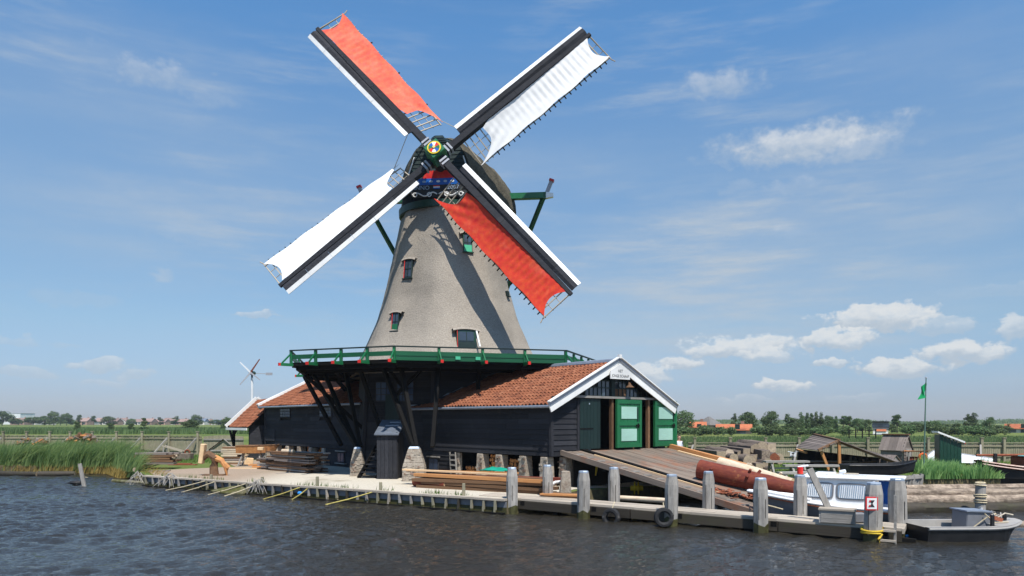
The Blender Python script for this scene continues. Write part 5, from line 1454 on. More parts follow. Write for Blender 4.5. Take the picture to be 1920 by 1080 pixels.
# ------------------------------------------------------------------ right-hand yard
def shelter():
    b = G(1575, 886); t = thing('timber_shelter', 'leaning timber shelter with a roof of rough brown planks, open and dark inside', 'shelter', b)
    def w(px, py, d): return P(px, py, d) - b
    d0 = b.y
    A0, A1 = w(1573, 826, d0), w(1526, 815, d0 + 4.0)     # ridge, near and far end
    B0, B1 = w(1534, 844, d0 - .2), w(1494, 839, d0 + 3.6)  # left eave
    n = 9
    for i in range(n):
        f0, f1 = i / n, (i + 1.15) / n
        c0, c1 = A0.lerp(B0, (f0 + f1) / 2), A1.lerp(B1, (f0 + f1) / 2)
        ex = R.uniform(-.05, .25); dd = (c0 - c1).normalized()
        wd = (A0 - B0).length / n * 1.25; nrm = (A0 - A1).cross(B0 - A0).normalized()
        pbeam('roof_plank', t, 'shingle_wood', c1 - dd * R.uniform(0, .2), c0 + dd * ex, wd, .035, nrm if nrm.z > 0 else -nrm)
    E0, E1 = w(1698, 872, d0 - .3), w(1672, 858, d0 + 3.8)   # long right-hand slope
    n = 14
    for i in range(n):
        f = (i + .5) / n; c0, c1 = A0.lerp(E0, f), A1.lerp(E1, f); nrm = (A0 - A1).cross(E0 - A0).normalized()
        pbeam('roof_plank', t, 'shingle_wood', c1, c0 + (c0 - c1).normalized() * R.uniform(0, .2), (A0 - E0).length / n * 1.1, .035, nrm if nrm.z > 0 else -nrm)
    pbeam('ridge_beam', t, 'brown_wood', A1, A0 + (A0 - A1).normalized() * .1, .12, .14); pbeam('rafter', t, 'brown_wood', A0, B0, .1, .12); pbeam('rafter', t, 'brown_wood', A0 + Vector((0, .1, -.06)), E0 + Vector((0, .1, -.06)), .1, .12)
    pbeam('post', t, 'orange_wood', w(1540, 846, d0), w(1555, 884, d0), .12, .12); pbeam('post', t, 'orange_wood', w(1573, 829, d0), w(1574, 884, d0), .13, .13)
    pbeam('post', t, 'dark_timber', w(1498, 842, d0 + 3.4), w(1500, 878, d0 + 3.4), .12, .12); pbeam('brace', t, 'orange_wood', w(1576, 872, d0), w(1584, 884, d0 - .2), .06, .06)
    pbeam('tie_beam', t, 'orange_wood', w(1494, 843, d0 + 2.8), w(1512, 849, d0 + 1.8), .1, .1)
    bw = MB(); bw.extr([w(1496, 842, d0 + 3.7), w(1660, 860, d0 + 3.9), w(1660, 880, d0 + 3.9), w(1496, 880, d0 + 3.7)], (0, .05, 0)); bw.build('back_wall', 'dark_timber', t)
    for i in range(8): pbeam('stored_board', t, R.choice(['brown_wood', 'orange_wood', 'shingle_wood']), w(1512 + i * 3, 868 + R.uniform(-8, 8), d0 + 1.2 + i * .1), w(1580 + i * 9, 872 + R.uniform(-8, 6), d0 + 1.6), .2, .06)
    for i in range(6): pbeam('stored_board', t, R.choice(['brown_wood', 'shingle_wood', 'grey_wood']), w(1592 + i * 12, 884, d0 + .8), w(1598 + i * 12 + R.uniform(-8, 8), 856 + i * 3, d0 + 2.2), .1, .05)
    return t
shelter()
def rowboat():
    c = G(1648, 897); t = thing('tarred_boat', 'long black tarred wooden boat lying on the grass before the shelter', 'boat', c, .03); rows = []
    L = 3.2
    for i in range(15):
        f = i / 14; x = -L / 2 + L * f; w = .62 * (1 - max(0, f - .55) ** 2 * 4.2) * (1 - max(0, .25 - f) ** 2 * 4); k = .30 * max(0, f - .55) ** 2 * 3
        rows.append([Vector((x + .35 * max(0, f - .8), -w, .62 + k)), Vector((x, -w * .8, .25 + k)), Vector((x, 0, .12 + k)), Vector((x, w * .8, .25 + k)), Vector((x + .35 * max(0, f - .8), w, .62 + k))])
    mb = MB(); mb.grid(rows); mb.grid([[p + Vector((0, -.04 if p.y > 0 else .04, .04)) for p in r] for r in rows]); mb.face(*rows[0]); mb.face(*rows[-1]); mb.build('hull', 'tar_black', t, fix=False)
    for s in (0, 4): MB().tube([r[s] for r in rows], .04, 6).build('gunwale', 'tar_black', t)
    for x in (-.9, .3): piece('thwart', t, 'brown_wood', (x, 0, .55), (.22, 1.0, .04))
    for x in (-1.0, .8): piece('chock', t, 'grey_wood', (x, 0, .07), (.2, 1.1, .16))
rowboat()
for i in range(3):
    pass
def hut():
    c = G(1680, 871); t = thing('plank_hut', 'small weathered plank hut with a pitched board roof near the fence', 'hut', c, rad(38))
    W, L, he, hr = 1.05, 1.3, 1.0, 1.75
    for (p, q, nn) in (((-W / 2, -L / 2), (W / 2, -L / 2), (0, -1)), ((-W / 2, L / 2), (-W / 2, -L / 2), (-1, 0)), ((W / 2, -L / 2), (W / 2, L / 2), (1, 0))):
        clad(t, p, q, 0, he, 5, nn, m='shingle_wood', cuts=0, name='board')
    for i in range(4):
        z = he + i * .18; hw = W / 2 * (1 - (z + .05 - he) / (hr - he));
        piece('board', t, 'shingle_wood', (0, -L / 2, z + .09), (2 * hw, .03, .18))
    piece('door', t, 'grey_wood', (.02, -L / 2 - .06, .48), (.62, .03, .92))
    for s in (-1, 1):
        for i in range(6):
            y = -L / 2 - .1 + (i + .5) * (L + .2) / 6
            pbeam('roof_board', t, 'shingle_wood', (s * (W / 2 + .12), y, he - .14), (0, y, hr + .03), (L + .2) / 6 * .97, .03)
    piece('ridge_board', t, 'brown_wood', (0, 0, hr + .07), (.26, L + .25, .06))
    b = MB(); b.box((0, L / 2, he / 2), (W, .03, he)); b.build('back_wall', 'shingle_wood', t)
    k = thing('kennel', 'low plank kennel with a little pitched roof before the weathered hut', 'kennel', G(1668, 878), rad(25))
    for s in (-1, 1):
        for i in range(3): pbeam('roof_board', k, 'shingle_wood', (s * .5, -.3 + i * .27, .30), (0, -.3 + i * .27, .74), .25, .03)
    g = MB(); g.extr([(-.42, -.36, .02), (.42, -.36, .02), (.42, -.36, .33), (0, -.36, .68), (-.42, -.36, .33)], (0, .04, 0)); g.build('gable_board', 'grey_wood', k)
    piece('sill', k, 'fresh_wood', (0, -.42, .28), (.8, .06, .07))
hut()
def rack():
    t = thing('tool_rack', 'low open rack of brown planks on posts beside the flagpole', 'rack', G(1716, 874))
    for i in range(5): piece('plank', t, R.choice(['orange_wood', 'brown_wood', 'shingle_wood']), (R.uniform(-.05, .05), -.3 + i * .16, .86 + R.uniform(-.03, .03)), (1.35, .15, .04), Euler((0, R.uniform(-.04, .04), 0)).to_matrix())
    for x in (-.55, .5):
        for y in (-.3, .3): piece('post', t, 'grey_wood', (x, y, .43), (.07, .07, .84))
    piece('shelf', t, 'grey_wood', (0, 0, .22), (1.25, .7, .05))
    o = MB().ring((0, 0, 0), .19, .07, (0, 1, .2), 20, 8).build('lifebuoy', 'orange_plastic', None, smooth=True); o.location = t.location + Vector((.25, -.32, .55)); tag(o, 'orange lifebuoy hanging at the low plank rack', 'lifebuoy')
    for i, (dx, m) in enumerate(((-.3, 'red_bark'), (-.05, 'bark_chips'))):
        o = MB().box((0, 0, .15), (.25, .3, .3)).build('storage_box', m, None, bevel=.02); o.location = t.location + Vector((dx, 0, .25)); tag(o, ['dark red box on the shelf of the low rack', 'rust brown box on the rack shelf next to the lifebuoy'][i], 'box')
rack()
def outhouse():
    c = P(1777, 866, 39.0); c.z = GZ
    t = thing('outhouse', 'narrow dark green plank outhouse with a white sloping roof', 'outhouse', c, rad(-18))
    W, L = 1.0, 1.1; h0, h1 = 1.90, 1.42
    def top(x): return h0 + (h1 - h0) * (x + W / 2) / W
    for i in range(6):
        x = -W / 2 + (i + .5) * W / 6; h = top(x); piece('board', t, 'dark_green_paint', (x, -L / 2, h / 2), (W / 6 - .012, .04, h))
    for s in (-1, 1):
        for i in range(6):
            y = -L / 2 + (i + .5) * L / 6; h = top(s * W / 2) - .03; piece('board', t, 'dark_green_paint', (s * W / 2, y, h / 2), (.04, L / 6 - .012, h))
    b = MB(); b.box((0, L / 2, .7), (W, .04, 1.4)); b.build('back_wall', 'dark_green_paint', t)
    r = MB(); r.extr([(-W / 2 - .12, -L / 2 - .15, h0 + .08), (W / 2 + .15, -L / 2 - .15, h1 + .02), (W / 2 + .15, L / 2 + .15, h1 + .02), (-W / 2 - .12, L / 2 + .15, h0 + .08)], (0, 0, .09)); r.build('roof', 'white_paint', t)
    pbeam('eave_trim', t, 'red_paint', (W / 2 + .16, -L / 2 - .16, h1 + .01), (W / 2 + .16, L / 2 + .16, h1 + .01), .03, .05)
outhouse()
def upturned():
    c = P(1802, 862, 43.5); c.z = GZ; t = thing('upturned_boat', 'white hull of an upturned boat lying on the grass behind the green outhouse', 'boat', c, -.04); rows = []
    L = 4.1
    for i in range(17):
        f = i / 16; x = -L / 2 + L * f; w = .72 * math.sin(min(1, (f + .12) * 1.6) * 1.571) * (1 - max(0, f - .5) ** 2 * 3.6); h = (.86 - .62 * max(0, f - .12)) * min(1, .55 + f * 4)
        rows.append([Vector((x, -w, .12)), Vector((x, -w * .85, h * .72)), Vector((x, 0, h)), Vector((x, w * .85, h * .72)), Vector((x, w, .12))])
    mb = MB(); mb.grid(rows); mb.face(*rows[0]); mb.face(*rows[-1]); mb.build('hull', 'boat_white', t, smooth=True)
    MB().tube([r[2] + Vector((0, 0, .02)) for r in rows], .035, 6).build('keel', 'grey_paint', t)
upturned()
def flagpole():
    c = G(1732, 887); h = CAMZ + (CY - 709) / FPX * c.y - GZ
    t = thing('flagpole', 'thin pale green flagpole flying a limp green flag', 'flagpole', c)
    MB().tube([(0, 0, 0), (.06, 0, h * .5), (.12, 0, h)], [.042, .036, .025], 8).build('pole', 'pole_green', t, smooth=True)
    MB().tube([(.12, 0, h), (.12, 0, h + .05)], [.06, .05], 8).build('finial', 'grey_paint', t)
    rows = []
    for i in range(11):
        f = i / 10; row = []
        for j in range(7):
            u = j / 6; row.append(Vector((.12 - u * .36 * (.5 + f * .5) + .05 * math.sin(f * 6 + u * 5), .05 * math.sin(u * 7 + f * 2), h - .12 - f * .82 - u * .30 * (1 - f * .5))))
        rows.append(row)
    mb = MB(); mb.grid(rows); mb.grid([[p + Vector((0, .008, 0)) for p in r] for r in rows]); mb.build('flag', 'flag_green', t, smooth=True, fix=False)
flagpole()
def bicycle():
    c = G(1487, 884); t = thing('bicycle', 'old bicycle parked at the left end of the plank shelter', 'bicycle', c, 1.2)
    for x in (-.5, .5):
        w = MB().ring((x, 0, .34), .31, .022, (0, 1, 0), 20, 6).build('wheel', 'rubber', t); sp = MB()
        for i in range(6): a = i * math.pi / 6; sp.beam((x - math.cos(a) * .3, 0, .34 - math.sin(a) * .3), (x + math.cos(a) * .3, 0, .34 + math.sin(a) * .3), .006, .006)
        sp.build('spoke', 'zinc', w)
    f = MB(); 
    for p, q in (((-.5, 0, .34), (-.15, 0, .85)), ((-.5, 0, .34), (0, 0, .3)), ((0, 0, .3), (-.17, 0, .92)), ((0, 0, .3), (.38, 0, .82)), ((-.15, 0, .85), (.36, 0, .88)), ((.36, 0, .95), (.5, 0, .34))): f.tube([p, q], .018, 6)
    f.build('frame', 'tar_black', t); MB().box((-.18, 0, .95), (.24, .13, .06)).build('saddle', 'tar_black', t, bevel=.02); MB().tube([(.3, -.26, 1.02), (.36, 0, .97), (.3, .26, 1.02)], .014, 6).build('handlebar', 'zinc', t); MB().box((.55, 0, .85), (.22, .3, .2)).build('basket', 'white_metal', t)
bicycle()
# ------------------------------------------------------------------ quay
QA, QB = Vector((-17.35, 34.1, 0)), Vector((-.15, 23.75, 0))
def quay():
    d = (QB - QA); ln = d.length; d.normalize(); n = Vector((d.y, -d.x, 0)); ang = math.atan2(d.y, d.x)
    t = thing('quay_wall', 'low dark boarded quay wall with closely set pale piles along the shell path', 'quay wall', QA, ang)
    # local: x along, -y towards the water
    nb = 9
    for i in range(nb):
        L = ln / nb
        for j, (z, h) in enumerate(((.30, .20), (.09, .2))): piece('plank', t, 'boat_grey' if j == 0 else 'weed', ((i + .5) * L, -.06 - R.uniform(0, .012), z), (L - .01, .05, h))
        piece('cap_beam', t, 'deck_wood', ((i + .5) * L, -.10 + R.uniform(-.01, .01), .46 + R.uniform(-.008, .008)), (L - .015, .22, .07))
    piece('waling', t, 'dark_timber', (ln / 2, -.2, -.02), (ln, .1, .12))
    x = .2
    while x < ln - .1:
        piece('pile', t, R.choice(['fence_wood', 'deck_wood', 'grey_wood', 'wet_wood', 'fence_wood']), (x, -.155 - R.uniform(0, .03), .12 + R.uniform(-.02, .03)), (.075, .08, .66), Euler((R.uniform(-.05, .05), R.uniform(-.09, .09), 0)).to_matrix())
        piece('pile_foot', t, 'weed', (x, -.165, -.02), (.085, .085, .26))
        x += R.uniform(.46, .56)
    return t, d, n
qw, qd, qn = quay()
def qp(px, off, z): # a place on the quay line seen at photo column px
    u = (px - CX) / FPX; f = (u * QA.y - QA.x) / ((QB.x - QA.x) - u * (QB.y - QA.y)); p = QA.lerp(QB, f) + qn * off; p.z = z; return p
for i, (px, h, lab) in enumerate(((489, .28, 'stumpy mooring stake on the quay in front of the lumber stack'), (592, .42, 'yellow-green mooring stake on the quay left of the slim pier'), (711, .34, 'mooring stake on the quay in front of the porch'), (867, .46, 'mooring stake on the quay left of the jetty'), (393, .25, 'short yellowish stake on the quay below the forked trunk'))):
    o = MB().taper((0, 0, -.3), (0, 0, h), .13, .13, .1, .1, (0, 1, 0)).build('mooring_stake', 'fence_wood', None, bevel=.01); o.location = qp(px, -.08, .45); tag(o, lab, 'stake', 'mooring stakes along the quay')
pl = [(395, 345, 'leftmost thin willow pole slanting from the quay into the water'), (412, 380, 'thin willow pole slanting into the water below the forked trunk'), (470, 430, 'long willow pole slanting into the water left of the mossy rock'), (490, 462, 'willow pole slanting into the water behind the mossy rock'), (572, 532, 'yellowish pole slanting into the water left of the yellow-green stake'), (585, 570, 'steep yellowish pole under the yellow-green stake'), (708, 648, 'yellowish pole slanting into the brown water before the porch')]
for i, (a, b, lab) in enumerate(pl):
    p = qp(a, .12, .46); q = qp(b, 1.2 if abs(a - b) > 25 else .7, -.05); o = MB().tube([p, p.lerp(q, .5) + Vector((0, 0, -.03)), q], [.028, .026, .02], 6).build('willow_pole', 'willow' if i in (4, 5, 6) else 'rope', None, smooth=True); tag(o, lab, 'pole', 'willow poles leaning off the quay')
def roots(px, seed, lab):
    rs = random.Random(seed); mb = MB(); p = qp(px, .15, .5)
    for i in range(16):
        a = p + Vector((rs.uniform(-.15, .15), rs.uniform(-.1, .1), rs.uniform(0, .2))); b = a + Vector((rs.gauss(0, .35), -rs.uniform(.1, .4), -rs.uniform(.35, .6))); mb.tube([a, a.lerp(b, .5) + Vector((rs.gauss(0, .06), 0, .05)), b], [.014, .012, .007], 5)
    o = mb.build('rope_bundle', 'grey_wood', None); tag(o, lab, 'frayed rope')
roots(268, 1, 'frayed pale roots hanging over the left end of the quay'); roots(325, 2, 'bundle of pale frayed rope hanging over the quay wall'); roots(490, 3, 'frayed pale rope hanging under the stumpy stake')
def rock():
    bm = bmesh.new(); bmesh.ops.create_icosphere(bm, subdivisions=3, radius=1)
    for v in bm.verts:
        n = 1 + .28 * mnoise.noise(v.co * 1.6) + .08 * mnoise.noise(v.co * 5); v.co *= n; v.co = Vector((v.co.x * .72 - .3 * max(0, -v.co.x), v.co.y * .4, v.co.z * (.26 + .10 * v.co.x)))
    me = D.meshes.new('mossy_rock'); bm.to_mesh(me); bm.free(); me.materials.append(mat('mossy_rock')); me.polygons.foreach_set('use_smooth', [True] * len(me.polygons))
    o = D.objects.new('rock', me); COL.objects.link(o); o.location = G(442, 925, 0) + Vector((0, 0, .06)); tag(o, 'mossy pale rock breaking the water below the quay', 'rock')
    o2 = o.copy(); COL.objects.link(o2); o2.scale = (.4, .5, .5); o2.location = G(507, 918, 0) + Vector((0, .1, .0)); tag(o2, 'small mossy stone at the foot of the quay right of the big rock', 'rock')
rock()
o = MB().taper((0, 0, -.7), (-.34, 0, 1.05), .17, .12, .15, .10, (0, 1, 0)).build('old_pile', 'grey_wood', None, bevel=.01); o.location = G(163, 911, 0); tag(o, 'old grey pile leaning out of the water near the reeds', 'pile')
def duck():
    c = G(142, 910, 0); t = thing('cormorant', 'dark water bird with raised head swimming beside the leaning pile', 'bird', c, .1)
    mb = MB(); mb.tube([(-.34, 0, .12), (-.22, 0, .13), (0, 0, .11), (.2, 0, .12), (.30, 0, .16), (.32, 0, .30), (.36, 0, .38), (.43, 0, .385)], [.02, .08, .13, .11, .055, .045, .055, .03], 10); mb.build('body', 'bird_black', t, smooth=True)
    MB().tube([(.43, 0, .385), (.56, 0, .37)], [.022, .006], 6).build('beak', 'rope', t)
    for s in (-1, 1): MB().tube([(.12, s * .1, .12), (-.1, s * .12, .13), (-.34, s * .04, .09)], [.03, .05, .01], 6).build('wing', 'tar_black', t, smooth=True)
duck()
def gull():
    c = G(617, 935, 0); o = MB().tube([(-.2, 0, .03), (0, 0, .05), (.15, .02, .06), (.2, .02, .16)], [.02, .07, .05, .035], 8).build('gull', 'white_paint', None, smooth=True); o.location = c; tag(o, 'white gull floating on the brown water in front of the porch', 'bird')
gull()
o = MB().box((0, 0, 0), (.18, .14, .12)).build('buoy', 'blue_plastic', None, bevel=.04); o.location = qp(573, .3, .22); tag(o, 'small blue float hanging against the quay wall', 'buoy')
# old logs floating at the foot of the reeds
for i, (a, b, lab) in enumerate((((-30, 888), (70, 889), 'waterlogged trunk at the foot of the reeds, at the picture edge'), ((72, 889), (140, 888), 'waterlogged trunk at the foot of the reeds, second along'))):
    p = G(a[0], a[1], .1); q = G(b[0], b[1], .1); log(lab, p, q, .17, .14, 'wet_wood', seed=40 + i, group='trunks along the reed bank')
log('low raft log floating off the left end of the quay', G(212, 902, .03), G(278, 906, .03), .10, .08, 'mossy_rock', seed=44)

# ------------------------------------------------------------------ jetty
JD = Vector((.854, -.52, 0)).normalized(); JN = Vector((.52, .854, 0)).normalized(); J0 = Vector((0, 23.87, 0))
JA = math.atan2(JD.y, JD.x)
def jp(s, off, z=0): return J0 + JD * s + JN * off + Vector((0, 0, z))
def jetty():
    t = thing('jetty', 'long narrow plank jetty running out from the shell path past the ramp', 'jetty', J0, JA)
    x0, x1 = -1.5, 11.4; nseg = 5; W = 1.05; t.rotation_euler = (0, .0118, JA)
    for j in range(4):
        w = W / 4; cut = [x0] + sorted(x0 + (x1 - x0) * (i + R.uniform(-.3, .3)) / nseg for i in range(1, nseg)) + [x1]
        for a, b in zip(cut, cut[1:]): piece('plank', t, 'deck_wood', ((a + b) / 2, .24 + (j + .5) * w, .44 + R.uniform(-.006, .006)), (b - a - .008, w - .014, .07))
    for a, b in ((x0, 4.1), (4.12, 8.4), (8.42, x1)):
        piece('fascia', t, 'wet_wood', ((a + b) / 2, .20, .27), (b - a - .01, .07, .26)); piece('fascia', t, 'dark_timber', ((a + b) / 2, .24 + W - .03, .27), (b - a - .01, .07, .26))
    for s in (0, 2.6, 5.35, 8.0, 10.7): piece('cross_beam', t, 'dark_timber', (s + .3, .76, .33), (.16, 1.2, .14))
    # darker lower stringer over the water at the outer end
    piece('stringer', t, 'dark_timber', (9.6, .3, .12), (4.2, .12, .22)); piece('end_board', t, 'deck_wood', (x1 + .02, .76, .40), (.05, W, .12))
    for s in (1.4, 3.9, 6.6, 9.4): piece('pile', t, 'dark_timber', (s, .5, -.1), (.16, .16, .9))
jetty()
def post(label, s, off, z, r, tilt=0, rz=.2, sign=False):
    c = jp(s, off); t = thing('mooring_post', label, 'mooring post', c, JA + rz, 'mooring posts of the jetty')
    mb = MB(); n = 8; prof_ = [(-1.4, 1.0), (0.0, 1.0), (z * .35, 1.0), (z * .72, 1.0), (z * .80, .98), (z * .96, .78), (z - .16, .76)]
    rows = []
    for k, (h, f) in enumerate(prof_):
        rows.append([Vector((math.cos(2 * math.pi * (i + .5) / n) * r * f * (1 + .03 * math.sin(i * 2.3 + h)) + tilt * h, math.sin(2 * math.pi * (i + .5) / n) * r * f, h)) for i in range(n)])
    mb.grid(rows, close=True); mb.face(*rows[-1]); mb.build('shaft', 'grey_wood', t)
    cp = MB(); rr = [[Vector((math.cos(2 * math.pi * (i + .5) / n) * q + tilt * h, math.sin(2 * math.pi * (i + .5) / n) * q, h)) for i in range(n)] for h, q in ((z - .17, r * .79), (z - .02, r * .765), (z, r * .70))]
    cp.grid(rr, close=True); cp.face(*rr[-1]); cp.build('metal_cap', 'zinc', t)
    # weed and slime round the waterline
    wd = MB(); rr = [[Vector((math.cos(2 * math.pi * (i + .5) / n) * (r * 1.012) + tilt * h, math.sin(2 * math.pi * (i + .5) / n) * r * 1.012, h + (.06 * math.sin(i * 2.1 + s * 3) if h > .05 else 0))) for i in range(n)] for h in (-.3, .23)]
    wd.grid(rr, close=True); wd.build('weed_band', 'weed', t)
    for i in range(2): 
        a = -1.9 + i * .9 ; MB().box((math.cos(a) * r * .97, math.sin(a) * r * .97, z * .45), (.012, .012, z * R.uniform(.3, .6))).build('split', 'dark_timber', t)
    return t
FR = [(0.0, 1.52, .19, 'front row, where the shell path meets the jetty'), (2.62, 1.50, .20, 'front row, second from the path, left of the hanging tyre'), (5.45, 1.50, .20, 'front row, with the tyre hung against it'), (8.0, 1.50, .205, 'front row, before the bow of the white cabin boat'), (10.75, 1.50, .225, 'front row, carrying the red and white sign')]
BK = [(.60, 1.55, .18, 'back row, in front of the piers at the shed corner'), (3.05, 1.55, .19, 'back row, at the lower left edge of the ramp'), (6.15, 1.53, .19, 'back row, in front of the huge red log'), (8.78, 1.52, .19, 'back row, against the cabin boat foredeck'), (11.25, 1.52, .235, 'back row, last post beside the blue door')]
for i, (s, z, r, l) in enumerate(FR): post('octagonal grey post, ' + l, s, 0, z, r, R.uniform(-.03, .03), R.uniform(-.3, .3))
for i, (s, z, r, l) in enumerate(BK): post('octagonal grey post, ' + l, s, 1.42, z, r, R.uniform(-.03, .03), R.uniform(-.3, .3))
def tyre(px, py, s, lab, hang):
    c = jp(s, -.12 if not hang else -.27, 0); 
    t = thing('tyre', lab, 'tyre', c + Vector((0, 0, .12 if not hang else .26)), JA + (.0 if not hang else .5))
    mb = MB(); rows = []
    for i in range(28):
        a = 2 * math.pi * i / 28; row = []
        for (rr, y) in ((.155, -.07), (.20, -.10), (.265, -.09), (.285, -.04), (.285, .04), (.265, .09), (.20, .10), (.155, .07), (.17, 0)):
            row.append(Vector((rr * math.cos(a), y, rr * math.sin(a))))
        rows.append(row)
    rows.append(rows[0]); mb.grid(rows, close=True); mb.build('tread', 'rubber', t, smooth=True)
    MB().tube([(0, .0, .2), (.02, .12, .38), (0, .25, .45)] if not hang else [(0, 0, .2), (0, .1, .42)], .015, 5).build('hanging_rope', 'rope', t)
tyre(1142, 968, 3.62, 'worn grey tyre half sunk in the water against the jetty', False)
tyre(1265, 966, 5.33, 'black tyre hung against the mooring post in the middle of the jetty', True)
def sign():
    s, z = 10.75, 1.0; c = jp(s, -.24, .98); t = thing('mooring_sign', 'small square red-bordered sign with a black hourglass mark on the post', 'sign', c, JA + .42)
    MB().box((0, 0, 0), (.30, .02, .34)).build('plate', 'red_paint', t, bevel=.004); MB().box((0, -.012, 0), (.235, .008, .275)).build('field', 'white_paint', t)
    g = MB(); g.extr([(-.065, -.018, .085), (.065, -.018, .085), (.012, -.018, 0), (.065, -.018, -.085), (-.065, -.018, -.085), (-.012, -.018, 0)], (0, -.004, 0)); g.build('hourglass_mark', 'ink', t)
    for a in ((-.05, .06), (-.06, -.06)): MB().box((a[0], -.024, a[1]), (.035, .004, .05), Euler((0, .5, 0)).to_matrix()).build('red_mark', 'red_paint', t)
sign()
def ropes():
    c = jp(10.75, 0, .30); o = MB().tube([(math.cos(a) * .258, math.sin(a) * .258, .04 - .012 * a + .02 * math.sin(a * 1.3)) for a in np.linspace(0, 11.5, 56)] + [(.02, -.27, -.2), (.06, -.26, -.33)], .03, 6).build('mooring_rope', 'yellow_rope', None, smooth=True); o.location = c; tag(o, 'yellow rope wound round the post that carries the sign', 'rope')
    c = G(1392, 950, .3); mb = MB(); mb.tube([ramp_w(1.2, 8.1, .1), ramp_w(1.9, 8.2, .14), ramp_w(1.4, 8.5, .1), ramp_w(2.2, 8.4, .12), ramp_w(1.0, 8.7, .1)], .02, 5); o = mb.build('loose_rope', 'yellow_rope', None, smooth=True); tag(o, 'loose yellow rope lying on the lower edge of the ramp', 'rope')
ropes()
def bench():
    t = thing('jetty_box', 'grey wooden box bench standing on the outer end of the jetty', 'bench', jp(9.88, .40, .36), JA + .06)
    for i in range(3): piece('front_board', t, 'grey_wood', (0, -.2, .065 + i * .11), (.78, .04, .104))
    piece('lid', t, 'deck_wood', (0, 0, .36), (.90, .5, .045)); 
    for x in (-.41, .41): piece('end_board', t, 'grey_wood', (x, 0, .17), (.05, .42, .34)); 
    piece('back_board', t, 'grey_wood', (0, .2, .17), (.78, .04, .34))
    o = MB().beam((0, 0, 0), (-.44, .14, 1.04), .16, .07, (0, 1, 0)).build('leaning_beam', 'grey_wood', None); o.location = jp(9.62, .62, .72); tag(o, 'grey beam leaning from the box bench against the cabin boat', 'beam')
bench()
def ladder():
    t = thing('swim_ladder', 'narrow wooden ladder at the end of the jetty by the last post', 'ladder', jp(11.16, -.02, 0), JA)
    piece('rail', t, 'grey_wood', (.1, 0, .55), (.06, .08, 1.3)); piece('rail', t, 'grey_wood', (-.22, .0, .2), (.06, .08, .6))
    for z in (.05, .30): piece('rung', t, 'deck_wood', (-.06, -.05, z), (.36, .1, .05))
    o = MB().tube([(-.25, 0, 0), (0, .05, .02), (.3, 0, 0)], [.03, .06, .03], 8).build('water_float', 'blue_plastic', None, smooth=True); o.location = G(1716, 1005, .02); tag(o, 'bright blue float on the water beside the grey barge', 'float')
    o = MB().box((0, 0, .13), (.3, .26, .26)).build('bucket', 'boat_grey', None, bevel=.03); o.location = jp(10.35, .75, .36); tag(o, 'dark grey bucket on the jetty right of the box bench', 'bucket')
ladder()

